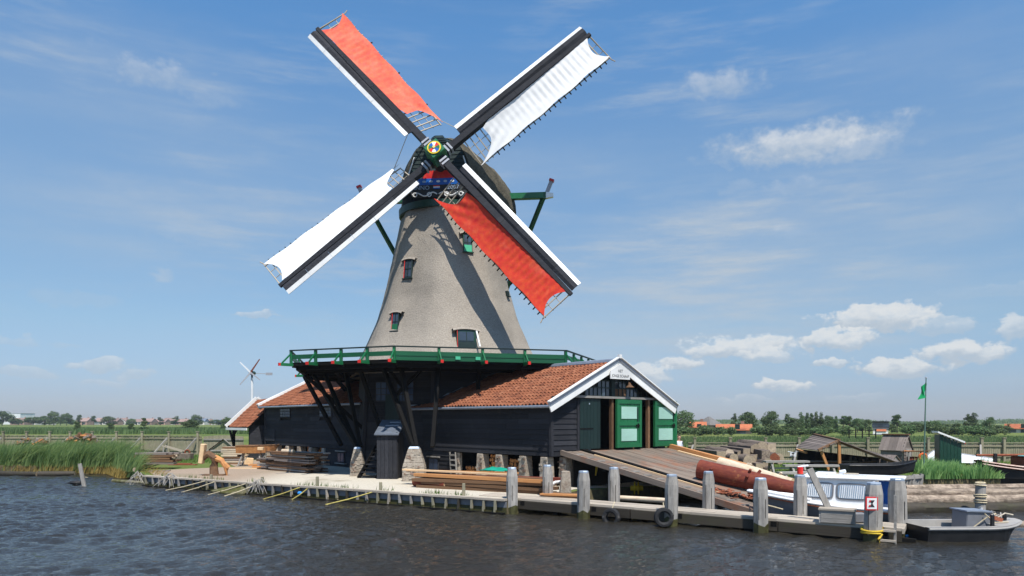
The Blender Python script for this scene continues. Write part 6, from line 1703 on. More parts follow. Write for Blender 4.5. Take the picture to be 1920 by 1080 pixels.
# ------------------------------------------------------------------ cabin boat
def cabin_boat():
    ang = math.atan2(-.52, .854) + .0
    stern = jp(11.15, 2.55); 
    t = thing('cabin_boat', 'small grey-hulled boat with a white cabin, curtained windows and a blue door', 'boat', jp(9.6, 2.62), JA)
    # local x: towards the stern (right), y away from the viewer
    L0, L1, hw = -2.2, 1.75, .88
    rows = []
    for i in range(23):
        f = i / 22; x = L0 + (L1 - L0) * f
        w = hw * min(1, math.sin(min(1, f * 1.75 + .02) * 1.571) ** .75); sh = .62 + .30 * (1 - f) ** 2.0
        rows.append([Vector((x - .35 * (1 - f) ** 6, -w, sh)), Vector((x, -w * .97, sh - .14)), Vector((x, -w * .88, .18)), Vector((x, -w * .5, -.18)), Vector((x, 0, -.25)), Vector((x, w * .5, -.18)), Vector((x, w * .88, .18)), Vector((x, w * .97, sh - .14)), Vector((x - .35 * (1 - f) ** 6, w, sh))])
    mb = MB(); mb.grid(rows); mb.face(*rows[-1]); mb.build('hull', 'boat_grey', t, smooth=True, fix=False)
    dk = MB(); dk.grid([[r[0] + Vector((0, 0, -.01)), r[4] * 1.0 + Vector((0, 0, r[0].z - r[4].z + .05)), r[8] + Vector((0, 0, -.01))] for r in rows]); dk.build('deck', 'boat_white', t, fix=False)
    for s in (0, 8): 
        MB().tube([r[s] + Vector((0, 0, -.03)) for r in rows], .045, 6).build('rubbing_strake', 'boat_white', t, smooth=True)
        MB().tube([r[s] + Vector((0, -.01 if s == 0 else .01, -.10)) for r in rows], .022, 6).build('painted_line', 'bark_chips', t)
    # white wedge on the foredeck edge
    MB().tube([rows[i][0] + Vector((0, .05, .06)) for i in range(1, 10)], [.05] * 9, 6).build('toe_rail', 'boat_white', t, smooth=True)
    # cabin
    z0, z1 = .64, 1.40; c = MB(); x0, x1 = -.92, .98; wy = .72
    lo = [Vector((x0 - .12, -wy, z0)), Vector((x1 + .02, -wy, z0)), Vector((x1 + .02, wy, z0)), Vector((x0 - .12, wy, z0))]
    hi = [Vector((x0 + .16, -wy + .09, z1)), Vector((x1, -wy + .09, z1)), Vector((x1, wy - .09, z1)), Vector((x0 + .16, wy - .09, z1))]
    for i in (0, 2, 3): j = (i + 1) % 4; c.face(lo[i], lo[j], hi[j], hi[i])
    c.face(lo[1], lo[2], hi[2], hi[1])
    cab = c.build('cabin', 'boat_white', t)
    r = MB(); r.extr([(x0 + .02, -wy - .02, z1), (x1 + .78, -wy + .02, z1 - .0), (x1 + .78, wy - .02, z1 - .0), (x0 + .02, wy + .02, z1)], (0, 0, .07)); r.build('cabin_roof', 'boat_white', t, bevel=.03)
    def sidept(u, v, off):   # u along, v up on the near cabin side
        f = (v - z0) / (z1 - z0); return Vector((u, -wy + .09 * f - off, v))
    for (a, b, sl) in ((-.76, -.06, .12), (.10, .82, 0)):
        def ring(grow, off, n=28):
            pts = []; v0, v1 = .86, 1.25
            for k in range(n):
                t_ = 2 * math.pi * k / n; cx, sx = math.cos(t_), math.sin(t_)
                x = (a + b) / 2 + ((b - a) / 2 + grow) * math.copysign(abs(cx) ** .35, cx); v = (v0 + v1) / 2 + ((v1 - v0) / 2 + grow) * math.copysign(abs(sx) ** .35, sx)
                x += sl * (v - v0) / (v1 - v0) * (1 if x < (a + b) / 2 else .15)
                pts.append(sidept(x, v, off))
            return pts
        w = MB().extr(ring(.045, .004), (0, -.018, 0)).build('window', 'boat_grey', cab if False else t)
        MB().extr(ring(.0, .024), (0, -.006, 0)).build('pane', 'boat_glass', w)
        cu = MB(); cr = []
        for k in range(41):
            x = a + .03 + (b - a - .06) * k / 40; yy = .034 + .012 * math.sin(k * 1.9) ; cr.append([sidept(x + .03, 1.235, yy), sidept(x, .875, yy)])
        if True: cu.grid(cr); cu.build('curtain', 'curtain', w, smooth=True, fix=False)
    fw = MB(); fw.extr([Vector((x0 - .03, -.5, .86)), Vector((x0 + .09, -.5, 1.28)), Vector((x0 + .09, .5, 1.28)), Vector((x0 - .03, .5, .86))], (-.02, 0, 0)); fw.build('windscreen', 'boat_glass', t)
    piece('door', t, 'blue_paint', (x1 + .62, -.28, .95), (.04, .62, .88)); piece('side_curtain', t, 'blue_paint', (x1 + .35, wy - .12, .98), (.55, .03, .84)); piece('stern_post', t, 'boat_white', (x1 + .05, -wy + .05, .98), (.07, .06, .82))
    # roof gear
    piece('roof_hatch', t, 'boat_white', (-.3, .0, z1 + .11), (.5, .5, .07)); MB().tube([(-.75, -wy + .08, z1 + .13), (.85, -wy + .1, z1 + .13)], .014, 6).build('grab_rail', 'white_metal', t)
    for x in (-.7, -.2, .3, .8): piece('rail_stud', t, 'white_metal', (x, -wy + .09, z1 + .10), (.02, .02, .07))
    MB().tube([(-.3, .2, z1 + .1), (.55, .3, z1 + .1)], .03, 6).build('boat_hook', 'lath', t); MB().tube([(.1, .05, z1 + .07), (.1, .05, z1 + .16), (.22, .02, z1 + .2)], [.08, .07, .05], 8).build('searchlight', 'white_metal', t, smooth=True)
    MB().tube([(x0 - .02, -.5, z1 + .1), (x0 - .02, -.5, z1 + .30)], .085, 10).build('port_light', 'red_paint', t); MB().tube([(x0 - .1, -.45, z1 + .3), (x0 + .15, -.2, z1 + .34)], .025, 6).build('mast_foot', 'white_metal', t)
    np_ = piece('name_plate', t, 'plate_orange', (-.02, -hw - .03, .50), (.40, .02, .09)); 
    lettering('lettering', t, 'IBIS 14', .075, 'boat_white', (-.06, -hw - .044, .50), (1, 0, 0), (0, 0, 1))
    MB().tube([rows[1][0] + Vector((0, 0, .05)), Vector((L0 + .2, -.95, .62)), Vector((L0 + .9, -1.15, .5))], .02, 6).build('fender_rope', 'rope', t); MB().tube([(L0 + .1, -.3, .5), (L0 + .12, -.32, 1.0)], [.09, .08], 8).build('bow_post', 'tar_black', t)
cabin_boat()
# ------------------------------------------------------------------ flat barge
def barge_boat():
    c = G(1806, 1016, 0) + Vector((.15, .72, 0)); t = thing('work_barge', 'flat grey work barge with a boxed engine and coiled lines at its bow', 'barge', c, rad(2))
    L0, L1 = -1.1, 1.55; rows = []
    for i in range(21):
        f = i / 20; x = L0 + (L1 - L0) * f; w = .78 * (1 - max(0, f - .72) ** 2 * 9.0); k = .26 * max(0, f - .55) ** 2 * 4; rk = max(0, f - .8) * 1.2
        rows.append([Vector((x + rk * .6, -w, .36 + k * .5)), Vector((x - rk, -w * .9, -.15 + k * 1.6)), Vector((x - rk, w * .9, -.15 + k * 1.6)), Vector((x + rk * .6, w, .36 + k * .5))])
    mb = MB(); mb.grid(rows); mb.face(*rows[-1]); mb.face(*rows[0]); mb.build('hull', 'tar_black', t, fix=False)
    dk = MB(); dk.grid([[r[0] + Vector((0, 0, .012)), r[0] + Vector((0, .16, .012)), r[0] + Vector((0, .18, -.16)), r[3] + Vector((0, -.18, -.16)), r[3] + Vector((0, -.16, .012)), r[3] + Vector((0, 0, .012))] for r in rows[:15]]); dk.build('side_deck', 'barge_grey', t, fix=False)
    fd = MB(); fd.grid([[r[0] + Vector((0, 0, .014)), (r[0] + r[3]) / 2 + Vector((0, 0, .03)), r[3] + Vector((0, 0, .014))] for r in rows[14:]]); fd.face(rows[14][0] + Vector((0, 0, .012)), rows[14][3] + Vector((0, 0, .012)), rows[14][3] + Vector((0, -.1, -.18)), rows[14][0] + Vector((0, .1, -.18))); fd.build('foredeck', 'barge_grey', t, fix=False)
    for s in (0, 3): MB().tube([r[s] + Vector((0, 0, -.03)) for r in rows], .04, 6).build('rubbing_strake', 'barge_grey', t)
    b = MB(); b.extr([(.20, -.28, .20), (.90, -.28, .22), (1.1, -.28, .38), (.85, -.28, .68), (.23, -.28, .70)], (0, .62, 0)); b.build('engine_box', 'boat_grey', t, bevel=.02)
    b = MB(); b.extr([(.19, -.32, .705), (.87, -.32, .685), (.87, .38, .685), (.19, .38, .705)], (0, 0, .035)); b.build('box_lid', 'lead_flashing', t)
    piece('name_panel', t, 'bark_chips', (.99, -.29, .53), (.36, .012, .10), Euler((0, .3, 0)).to_matrix())
    piece('bollard', t, 'tar_black', (.72, -.52, .48), (.07, .07, .34)); piece('bollard', t, 'tar_black', (1.35, -.1, .5), (.07, .07, .24))
    for i in range(7):
        a = Vector((.95 + R.uniform(-.1, .2), R.uniform(-.3, .4), .46 + R.uniform(0, .12))); q = Vector((1.6 + R.uniform(-.3, .1), R.uniform(-.25, .35), .50 + R.uniform(-.02, .12)))
        MB().tube([a, a.lerp(q, .5) + Vector((0, R.uniform(-.15, .15), R.uniform(-.02, .1))), q], .018, 6).build('coiled_line', R.choice(['rope', 'lath', 'grey_wood']), t, smooth=True)
    MB().tube([(.65, -.34, .66), (.87, -.4, .44), (1.2, -.45, .46)], .015, 6).build('coiled_line', 'rope', t, smooth=True)
    MB().beam((.35, -.32, .3), (.7, -.36, .58), .02, .02).build('coiled_line', 'rope', t)
    o = MB().tube([(0, 0, -.1), (.02, 0, .3), (.05, 0, .42)], [.05, .04, .05], 8).build('buoy', 'white_paint', None, smooth=True); o.location = G(1898, 990, .05) + Vector((0, 1.4, 0)); tag(o, 'white float on a stick beyond the barge bow', 'float')
barge_boat()
# ------------------------------------------------------------------ log boom and its post
def boom():
    rows_ = [(965, 24.3, .06, .25), (952, 24.4, .33, .20), (938, 24.55, .55, .17), (925, 24.8, .71, .12)]
    labs = ['lowest weed-stained log of the floating log boom', 'second log up in the floating log boom', 'third log up in the floating log boom', 'topmost log of the floating log boom']
    for i, ((py, d, z, r), lab) in enumerate(zip(rows_, labs)):
        x0 = (1688 + 6 * i - CX) / FPX * d; x1 = 19.5 + .2 * i
        log(lab, (x0, d + i * .1, z), (x1, d + .5 + i * .1, z + R.uniform(-.03, .03)), r, r * .92, 'raft_log' if i else 'wet_wood', seed=60 + i, n=18, group='logs of the floating boom', rough=.16, rows=40)
    c = Vector(((1838 - CX) / FPX * 23.7, 23.7, 0)); t = thing('boom_post', 'round grey post with rope wound round it holding the log boom', 'post', c)
    MB().tube([(0, 0, -1), (0, 0, .5), (.01, 0, 1.0)], [.16, .155, .15], 10).build('shaft', 'grey_wood', t, smooth=True)
    for z, q in ((1.02, .13), (.94, .165), (.62, .17), (.58, .175), (.45, .175), (.38, .17)): MB().ring((0, 0, z), q, .026, (R.uniform(-.12, .12), R.uniform(-.12, .12), 1), 20, 6).build('rope_turn', 'rope', t, smooth=True)
    log('slim log drifting behind the barge bow', Vector((14.2, 20.9, .02)), Vector((17.5, 21.6, .02)), .11, .09, 'raft_log', seed=70)
boom()
# wooden sheet piling at the shore behind the boom
def piling():
    a, b = Vector((14.5, 31.2, 0)), Vector((19.6, 34.6, 0)); t = thing('bank_piling', 'short row of grey bank stakes holding the grass behind the cabin boat', 'bank stakes', a); n = 24
    for i in range(n):
        p = (b - a) * (i / (n - 1)) + Vector((R.uniform(-.04, .04), -.15 + R.uniform(-.05, .05), .1)); piece('stake', t, 'grey_wood', p + Vector((0, 0, R.uniform(-.04, .04))), (.14, .14, .85), Euler((R.uniform(-.06, .06), R.uniform(-.06, .06), 0)).to_matrix())
    pbeam('waling', t, 'grey_wood', Vector((0, -.26, .4)), (b - a) + Vector((0, -.26, .4)), .08, .14)
piling()
# ------------------------------------------------------------------ brown boat at the right edge
def brown_boat():
    c = P(1935, 903, 35.6); c.z = 0; t = thing('brown_cabin_boat', 'dark-hulled boat with a brown cabin and teal roof at the right edge', 'boat', c, rad(-4)); rows = []
    L0, L1 = -2.1, 5.0
    for i in range(19):
        f = i / 18; x = L0 + (L1 - L0) * f; w = 1.0 * min(1, .25 + 3.2 * f) ** .8; k = .38 * (1 - min(1, f * 2.2)) ** 2
        rows.append([Vector((x - .45 * (1 - min(1, f * 4)), -w, .72 + k)), Vector((x, -w * .95, .25)), Vector((x, -w * .6, -.2)), Vector((x, w * .6, -.2)), Vector((x, w * .95, .25)), Vector((x - .45 * (1 - min(1, f * 4)), w, .72 + k))])
    mb = MB(); mb.grid(rows); mb.face(*rows[0]); mb.face(*rows[-1]); mb.build('hull', 'tar_black', t, fix=False)
    dk = MB(); dk.grid([[r[0], (r[0] + r[5]) / 2 + Vector((0, 0, .05)), r[5]] for r in rows]); dk.build('deck', 'boat_brown', t, fix=False)
    for s in (0, 5):
        MB().tube([r[s] + Vector((0, 0, -.03)) for r in rows], .06, 6).build('gunwale', 'boat_brown', t); MB().tube([r[s] + Vector((0, -.03 if s == 0 else .03, -.16)) for r in rows], .05, 6).build('sheer_strake', 'boat_brown', t)
    cb = MB().box((1.3, 0, 1.02), (3.8, 1.5, .56)).build('cabin', 'boat_brown', t, bevel=.05); MB().box((1.3, 0, 1.34), (4.0, 1.64, .07)).build('cabin_roof', 'teal_paint', t, bevel=.02)
    for x in (-.0, 1.2, 2.4): MB().ring((x, -.76, 1.02), .17, .035, (0, 1, 0), 20, 6).build('porthole', 'zinc', cb); MB().tube([(x, -.765, 1.02), (x, -.755, 1.02)], .16, 16).build('porthole_glass', 'glass_dark', cb) if False else None
    MB().tube([(-2.6, .1, 1.35), (-.6, .0, 1.38), (2.5, -.1, 1.62)], .06, 8).build('lowered_mast', 'orange_plastic' if False else 'bark_chips', t, smooth=True); piece('bow_post', t, 'tar_black', (-1.75, 0, 1.15), (.14, .14, .6))
brown_boat()
def gangboard():
    o = MB().box((0, 0, 0), (1.6, .4, .06), Euler((0, .14, -.4)).to_matrix()).build('gangplank', 'grey_wood', None); o.location = P(1852, 874, 36.5); tag(o, 'grey gangplank from the reeds towards the brown boat', 'plank')
    o = MB().box((0, 0, 0), (.8, .5, .35)).build('jetty_crate', 'dark_timber', None, bevel=.02); o.location = G(1860, 884) ; tag(o, 'dark box on the bank left of the brown boat', 'box')
gangboard()
# winch things under the ramp
def under_ramp():
    p = P(1118, 880, 29.0); o = MB().tube([p + Vector((.1, 0, .6)), p + Vector((0, 0, 0)), p + Vector((-.05, 0, -.25))], .05, 8).build('chain_hook', 'yellow_paint', None, smooth=True); tag(o, 'yellow hook hanging in the dark under the ramp', 'hook')
    p = P(1190, 915, 27.2); mb = MB(); mb.ring(p, .22, .03, (1, -.2, 0), 18, 6); mb.ring(p + Vector((.14, 0, 0)), .22, .03, (1, -.2, 0), 18, 6); mb.tube([p - Vector((.15, 0, 0)), p + Vector((.3, 0, 0))], .1, 10); o = mb.build('winch_drum', 'yellow_paint', None, smooth=True); tag(o, 'yellow winch drum in the shadow under the ramp', 'winch')
    for i, (px, lab) in enumerate(((1066, 'broad stone block standing under the upper end of the ramp'), (1096, 'pale split stone in front of the ramp foundation'))):
        c = G(px - 5, 930 + 6 * i) + Vector((0, .3, 0)); mb = MB(); mb.taper((0, 0, 0), (.02, 0, .85 - .35 * i), .42 - .1 * i, .34, .3 - .16 * i, .26, (0, 1, 0)); o = mb.build('stone_block', 'stone' if i == 0 else 'pale_log', None, bevel=.03); o.location = c; tag(o, lab, 'stone')
    o = MB().tube([(-.3, 0, .0), (-.15, .0, .25), (.15, 0, .42), (.4, 0, .45)], [.05, .06, .06, .05], 8).build('hose', 'white_paint', None, smooth=True); o.location = G(1035, 928) + Vector((0, .3, 0)); tag(o, 'curved white pipe beside the stone block under the shed corner', 'pipe')
    stack('offcut_heap', 'reddish offcut boards heaped at the foot of the shed corner', G(1060, 934) + Vector((0, .2, 0)), -.4, 1.5, .6, 2, 2, .07, ['orange_wood', 'fresh_wood', 'brown_wood'], 51)
    o = log_mesh('l', .085, .085, 1.9, 'pale_log', seed=77).build('rail_log', ['pale_log', 'fresh_wood'], None, smooth=True); o.location = jp(2.75, 1.9, .50); o.rotation_euler = (0, 0, JA); tag(o, 'slim pale pole lying behind the jetty under the ramp', 'pole')
under_ramp()
# ------------------------------------------------------------------ the man behind the ramp
def man():
    c = G(1273, 862) + Vector((0, 3.0, 0)); c = P(1273, 862, 41.0); c.z = GZ
    t = thing('person', 'man in a pale shirt walking behind the ramp beside the green door', 'person', c, .5)
    V = []; Rr = []; E_ = []
    def v(p, r): V.append(p); Rr.append((r, r)); return len(V) - 1
    pel = v((0, 0, .95), .155); sp = v((0, 0, 1.15), .15); ch = v((0, 0, 1.34), .165); nk = v((0, -.01, 1.50), .06); hd = v((0, -.02, 1.60), .085); hd2 = v((0, -.03, 1.70), .095); hd3 = v((0, -.02, 1.77), .06)
    E_ += [(pel, sp), (sp, ch), (ch, nk), (nk, hd), (hd, hd2), (hd2, hd3)]
    for s in (-1, 1):
        sh = v((s * .19, 0, 1.42), .07); el = v((s * .28, .03, 1.14), .05); wr = v((s * .27, -.12, .92), .036); ha = v((s * .26, -.16, .84), .042); E_ += [(ch, sh), (sh, el), (el, wr), (wr, ha)]
        hp = v((s * .10, 0, .88), .10); kn = v((s * .11, -.08 * s, .5), .07); an = v((s * .11, .06 * s, .10), .045); ft = v((s * .12, -.12 + .06 * s, .04), .045); E_ += [(pel, hp), (hp, kn), (kn, an), (an, ft)]
    me = D.meshes.new('person_body'); me.from_pydata(V, E_, []); o = D.objects.new('body', me); COL.objects.link(o)
    md = o.modifiers.new('Skin', 'SKIN'); 
    for i, r in enumerate(Rr): me.skin_vertices[0].data[i].radius = r
    me.skin_vertices[0].data[0].use_root = True
    o.modifiers.new('Sub', 'SUBSURF').levels = 2; o.modifiers['Sub'].render_levels = 2
    dg = bpy.context.evaluated_depsgraph_get(); m2 = D.meshes.new_from_object(o.evaluated_get(dg)); D.objects.remove(o); m2.name = 'person_body'
    for m in ('skin', 'shirt', 'jeans'): m2.materials.append(mat(m))
    for p in m2.polygons:
        z = p.center.z; ax = abs(p.center.x)
        p.material_index = 2 if z < .95 and not (ax > .2 and z > .7) else (1 if z < 1.46 and not (ax > .2 and z < 1.16) else 0); p.use_smooth = True
    o = D.objects.new('body', m2); COL.objects.link(o); o.parent = t
    bm = bmesh.new(); bmesh.ops.create_uvsphere(bm, u_segments=16, v_segments=10, radius=.108)
    for v_ in bm.verts: v_.co = Vector((v_.co.x * .92, v_.co.y * 1.02, v_.co.z * 1.05))
    bmesh.ops.delete(bm, geom=[q for q in bm.verts if q.co.z < -.01 and q.co.y < .02 or q.co.z < -.07 or (q.co.y < -.07 and q.co.z < .05)], context='VERTS')
    hm = D.meshes.new('hair'); bm.to_mesh(hm); bm.free(); hm.materials.append(mat('hair')); h = D.objects.new('hair', hm); COL.objects.link(h); h.parent = t; h.location = (0, -.015, 1.725)
    MB().taper((0, -.115, 1.70), (0, -.145, 1.665), .02, .02, .035, .03, (1, 0, 0)).build('nose', 'skin', t, bevel=.004)
    for s in (-1, 1):
        MB().box((s * .035, -.112, 1.715), (.026, .012, .012)).build('eye', 'ink', t); MB().box((s * .098, -.01, 1.70), (.016, .035, .055)).build('ear', 'skin', t, bevel=.005)
        for k in range(4): MB().tube([(s * (.245 + .016 * k), -.165, .83), (s * (.245 + .016 * k), -.185, .775), (s * (.243 + .016 * k), -.165, .74)], [.0095, .009, .008], 6).build('finger', 'skin', t, smooth=True)
        MB().tube([(s * .235, -.17, .86), (s * .215, -.20, .82)], [.011, .009], 6).build('thumb', 'skin', t, smooth=True)
    MB().box((0, -.118, 1.63), (.05, .01, .012)).build('mouth', 'red_bark', t)
man()
# ------------------------------------------------------------------ vegetation
def leaf_material(name, col, col2, trans=.25):
    m, nt, b = nodes_of(name); N, Lk = nt.nodes.new, nt.links.new
    at = N('ShaderNodeAttribute'); at.attribute_name = 'tone'; oi = N('ShaderNodeObjectInfo')
    mx = N('ShaderNodeMix'); mx.data_type = 'RGBA'; Lk(at.outputs['Fac'], mx.inputs[0]); mx.inputs[6].default_value = (*col, 1); mx.inputs[7].default_value = (*col2, 1)
    h = N('ShaderNodeHueSaturation'); Lk(mx.outputs[2], h.inputs['Color']); r = N('ShaderNodeMapRange'); Lk(oi.outputs['Random'], r.inputs[0]); r.inputs[3].default_value = .78; r.inputs[4].default_value = 1.2; Lk(r.outputs[0], h.inputs['Value'])
    r2 = N('ShaderNodeMapRange'); Lk(oi.outputs['Random'], r2.inputs[0]); r2.inputs[3].default_value = .485; r2.inputs[4].default_value = .515; Lk(r2.outputs[0], h.inputs['Hue'])
    Lk(h.outputs[0], b.inputs['Base Color']); b.inputs['Roughness'].default_value = .65; b.inputs['Specular IOR Level'].default_value = .25
    tr = N('ShaderNodeBsdfTranslucent'); Lk(h.outputs[0], tr.inputs[0]); ms = N('ShaderNodeMixShader'); ms.inputs[0].default_value = trans
    out = nt.nodes['Material Output']; Lk(b.outputs[0], ms.inputs[1]); Lk(tr.outputs[0], ms.inputs[2]); Lk(ms.outputs[0], out.inputs[0])
    return m
LEAF = leaf_material('tree_leaves', (.055, .098, .034), (.13, .185, .068))
REED = leaf_material('reed_leaves', (.15, .28, .085), (.36, .50, .19), .5)
FARREED = leaf_material('far_reeds', (.085, .145, .05), (.18, .25, .095), .35)
GRASS = leaf_material('grass_blades', (.07, .15, .025), (.15, .24, .05), .3)
def blades(name, pos, hgt, lean, wid, m, yellow=0.0, seg=3, seed=0, curl=.5, clump=0.0):
    rs = np.random.RandomState(seed); n = len(pos); pos = np.asarray(pos); hgt = np.asarray(hgt)
    a = rs.uniform(0, 2 * np.pi, n); wx, wy = np.cos(a) * wid * .5, np.sin(a) * wid * .5
    cl = np.array([mnoise.noise(Vector((p[0] * .9, p[1] * 1.1, seed))) + .5 * mnoise.noise(Vector((p[0] * 2.6, p[1] * 2.6, seed + 5))) for p in pos]) if clump else np.zeros(n)
    lx = (lean[0] + cl * clump * .9) * rs.normal(1, .35, n) + rs.normal(0, .12, n); hgt = hgt * (1 + .35 * cl * (1 if clump else 0)); ly = lean[1] + rs.normal(0, .12, n)
    co = []; 
    for k in range(seg + 1):
        f = k / seg; w = (1 - f) ** .8 if k < seg else .05
        c = pos + np.stack([lx * hgt * f ** (1 + curl), ly * hgt * f ** (1 + curl), hgt * f * (1 - .12 * f * np.abs(lx) * 2)], -1)
        co.append(c - np.stack([wx * w, wy * w, 0 * wx], -1)); co.append(c + np.stack([wx * w, wy * w, 0 * wx], -1))
    co = np.stack(co, 1).reshape(-1, 3).astype(np.float32); S = 2 * (seg + 1); b0 = np.arange(n) * S
    q = np.concatenate([np.stack([b0 + 2 * k, b0 + 2 * k + 1, b0 + 2 * k + 3, b0 + 2 * k + 2], -1) for k in range(seg)], 0)
    me = D.meshes.new(name); me.vertices.add(len(co)); me.vertices.foreach_set('co', co.ravel()); me.loops.add(q.size); me.loops.foreach_set('vertex_index', q.ravel().astype(np.int32))
    me.polygons.add(len(q)); me.polygons.foreach_set('loop_start', np.arange(0, q.size, 4, dtype=np.int32)); me.polygons.foreach_set('loop_total', np.full(len(q), 4, dtype=np.int32))
    tone = np.tile(np.clip(rs.normal(.5, .22, n) + cl * clump * 1.1, 0, 1), seg); at = me.attributes.new('tone', 'FLOAT', 'FACE'); at.data.foreach_set('value', tone.astype(np.float32))
    me.update(calc_edges=True); me.materials.append(m); o = D.objects.new(name, me); COL.objects.link(o); o['kind'] = 'stuff'; return o
def in_poly(x, y, poly):
    c = False; j = len(poly) - 1
    for i in range(len(poly)):
        if (poly[i][1] > y) != (poly[j][1] > y) and x < (poly[j][0] - poly[i][0]) * (y - poly[i][1]) / (poly[j][1] - poly[i][1]) + poly[i][0]: c = not c
        j = i
    return c
def scatter(poly, n, seed):
    rs = random.Random(seed); xs = [p[0] for p in poly]; ys = [p[1] for p in poly]; out = []
    while len(out) < n:
        x, y = rs.uniform(min(xs), max(xs)), rs.uniform(min(ys), max(ys))
        if in_poly(x, y, poly): out.append((x, y))
    return out
# the reed bed on the left bank
RL = [(-40, 42.85), (-31, 42.7), (-22.9, 41.1), (-20.3, 37.8), (-19.2, 36.8), (-20.6, 39.5), (-24.0, 44.0), (-27, 47.0), (-31, 48.0), (-40, 48.2)]
pts = scatter(RL, 17000, 1)
def rh(x, y, s): return (1.18 + .42 * mnoise.noise(Vector((x * .35, y * .5, s)))) * (.78 + .22 * mnoise.noise(Vector((x * 1.3, y * 1.3, s + 4))) + .2)
pos = [(x, y, .1 if R.random() < .3 else .4) for x, y in pts]; hg = [1.25 * max(.5, rh(x, y, 1) * (.82 if x < -30 else 1.0) * (.72 if x > -21.5 else 1)) * R.uniform(.75, 1.15) for x, y in pts]
o = blades('reeds', pos, hg, (.55, -.05), .075, REED, seed=2, curl=.7, seg=4, clump=.5); tag(o, 'tall green reeds bent by the wind along the left bank', 'reeds')
pts = scatter([(-40, 42.8), (-31, 42.7), (-23.2, 41.0), (-20.6, 37.6), (-20.3, 38.2), (-23, 41.6), (-31, 43.1), (-40, 43.3)], 2600, 3)
STRAW = leaf_material('straw', (.36, .25, .06), (.50, .38, .12), .2)
o = blades('straw', [(x, y, .05) for x, y in pts], [R.uniform(.2, .62) for _ in pts], (.4, -.1), .04, STRAW, seed=4); tag(o, 'yellow dead reed stalks at the waterline of the left bank', 'straw')
pts = scatter([(-19.6, 37.0), (-18.3, 35.5), (-17.2, 34.4), (-16.8, 34.7), (-18.2, 36.8)], 160, 8)
o = blades('straw', [(x, y, .15) for x, y in pts], [R.uniform(.3, .9) for _ in pts], (.8, -.2), .04, STRAW, seed=5); tag(o, 'yellow straw lying at the left corner of the quay', 'straw')
# the reed bed at the right
RRt = [(20.0, 34.7), (24.1, 35.1), (24.5, 37.0), (22.8, 38.0), (20.6, 37.2)]
pts = scatter(RRt, 5200, 5); o = blades('reeds', [(x, y, .25) for x, y in pts], [max(.4, rh(x, y, 8)) * (.62 + .5 * mnoise.noise(Vector((x * 1.1, y * 1.1, 2))) + .12 * (22.3 - x)) * R.uniform(.6, 1.0) for x, y in pts], (.22, -.02), .07, REED, seed=6, curl=.6, seg=4, clump=.5); tag(o, 'bushy green reeds at the water below the green outhouse', 'reeds')
# far reed strips across the meadow
def strip(x0, x1, y0, y1, n, h, label, seed, w=.25):
    rs = random.Random(seed); pts = [(rs.uniform(x0, x1), rs.uniform(y0, y1)) for _ in range(n)]
    o = blades('reeds', [(x, y, GZ) for x, y in pts], [h * (1 + .35 * mnoise.noise(Vector((x * .08, y * .1, seed)))) * rs.uniform(.7, 1.1) for x, y in pts], (.15, 0), w, FARREED, seed=seed, seg=2); tag(o, label, 'reeds')
strip(-135, -45, 144, 158, 12000, 1.25, 'dark green reed belt across the meadow beyond the left fence', 11)
strip(-190, -75, 225, 260, 5000, .8, 'pale reed strip in front of the distant houses', 12, .3)
strip(16, 80, 66, 112, 15000, .46, 'green reed belt across the meadow beyond the right fence', 13)
strip(17, 52, 50, 60, 4000, .42, 'rough tall grass beyond the plank shelter', 14, .16)
# grass in the yards
pts = scatter([(-40, 48.3), (-24, 47.2), (-20.5, 44.3), (-18.4, 44.2), (-18, 48.3), (-19.5, 54.5), (-24, 55), (-40, 57)], 7000, 6); pos = [(x, y, GZ) for x, y in pts]; hh = [R.uniform(.08, .26) for _ in pts]
pts2 = scatter([(9.5, 28.8), (12.1, 28.6), (14.1, 31.3), (16.6, 33.5), (20.0, 35.2), (21, 38), (33, 45.8), (11.5, 46), (4.5, 34.5), (6.3, 30)], 11000, 7); pos += [(x, y, GZ) for x, y in pts2]; hh += [R.uniform(.05, .20) for _ in pts2]
o = blades('grass', pos, hh, (.2, -.05), .035, GRASS, seed=9, seg=2); tag(o, 'green grass growing round the timber yards beside the mill', 'grass')
pts = [qp(R.choice([300, 345, 372, 395, 470, 560, 592, 640, 711, 800, 815, 850]) + R.gauss(0, 9), R.uniform(-.5, .05), GZ) for _ in range(420)]
o = blades('weeds', [(p.x, p.y, GZ) for p in pts], [R.uniform(.06, .24) for _ in pts], (.2, -.2), .025, GRASS, seed=10, seg=2); tag(o, 'small green weeds along the quay edge', 'weeds')

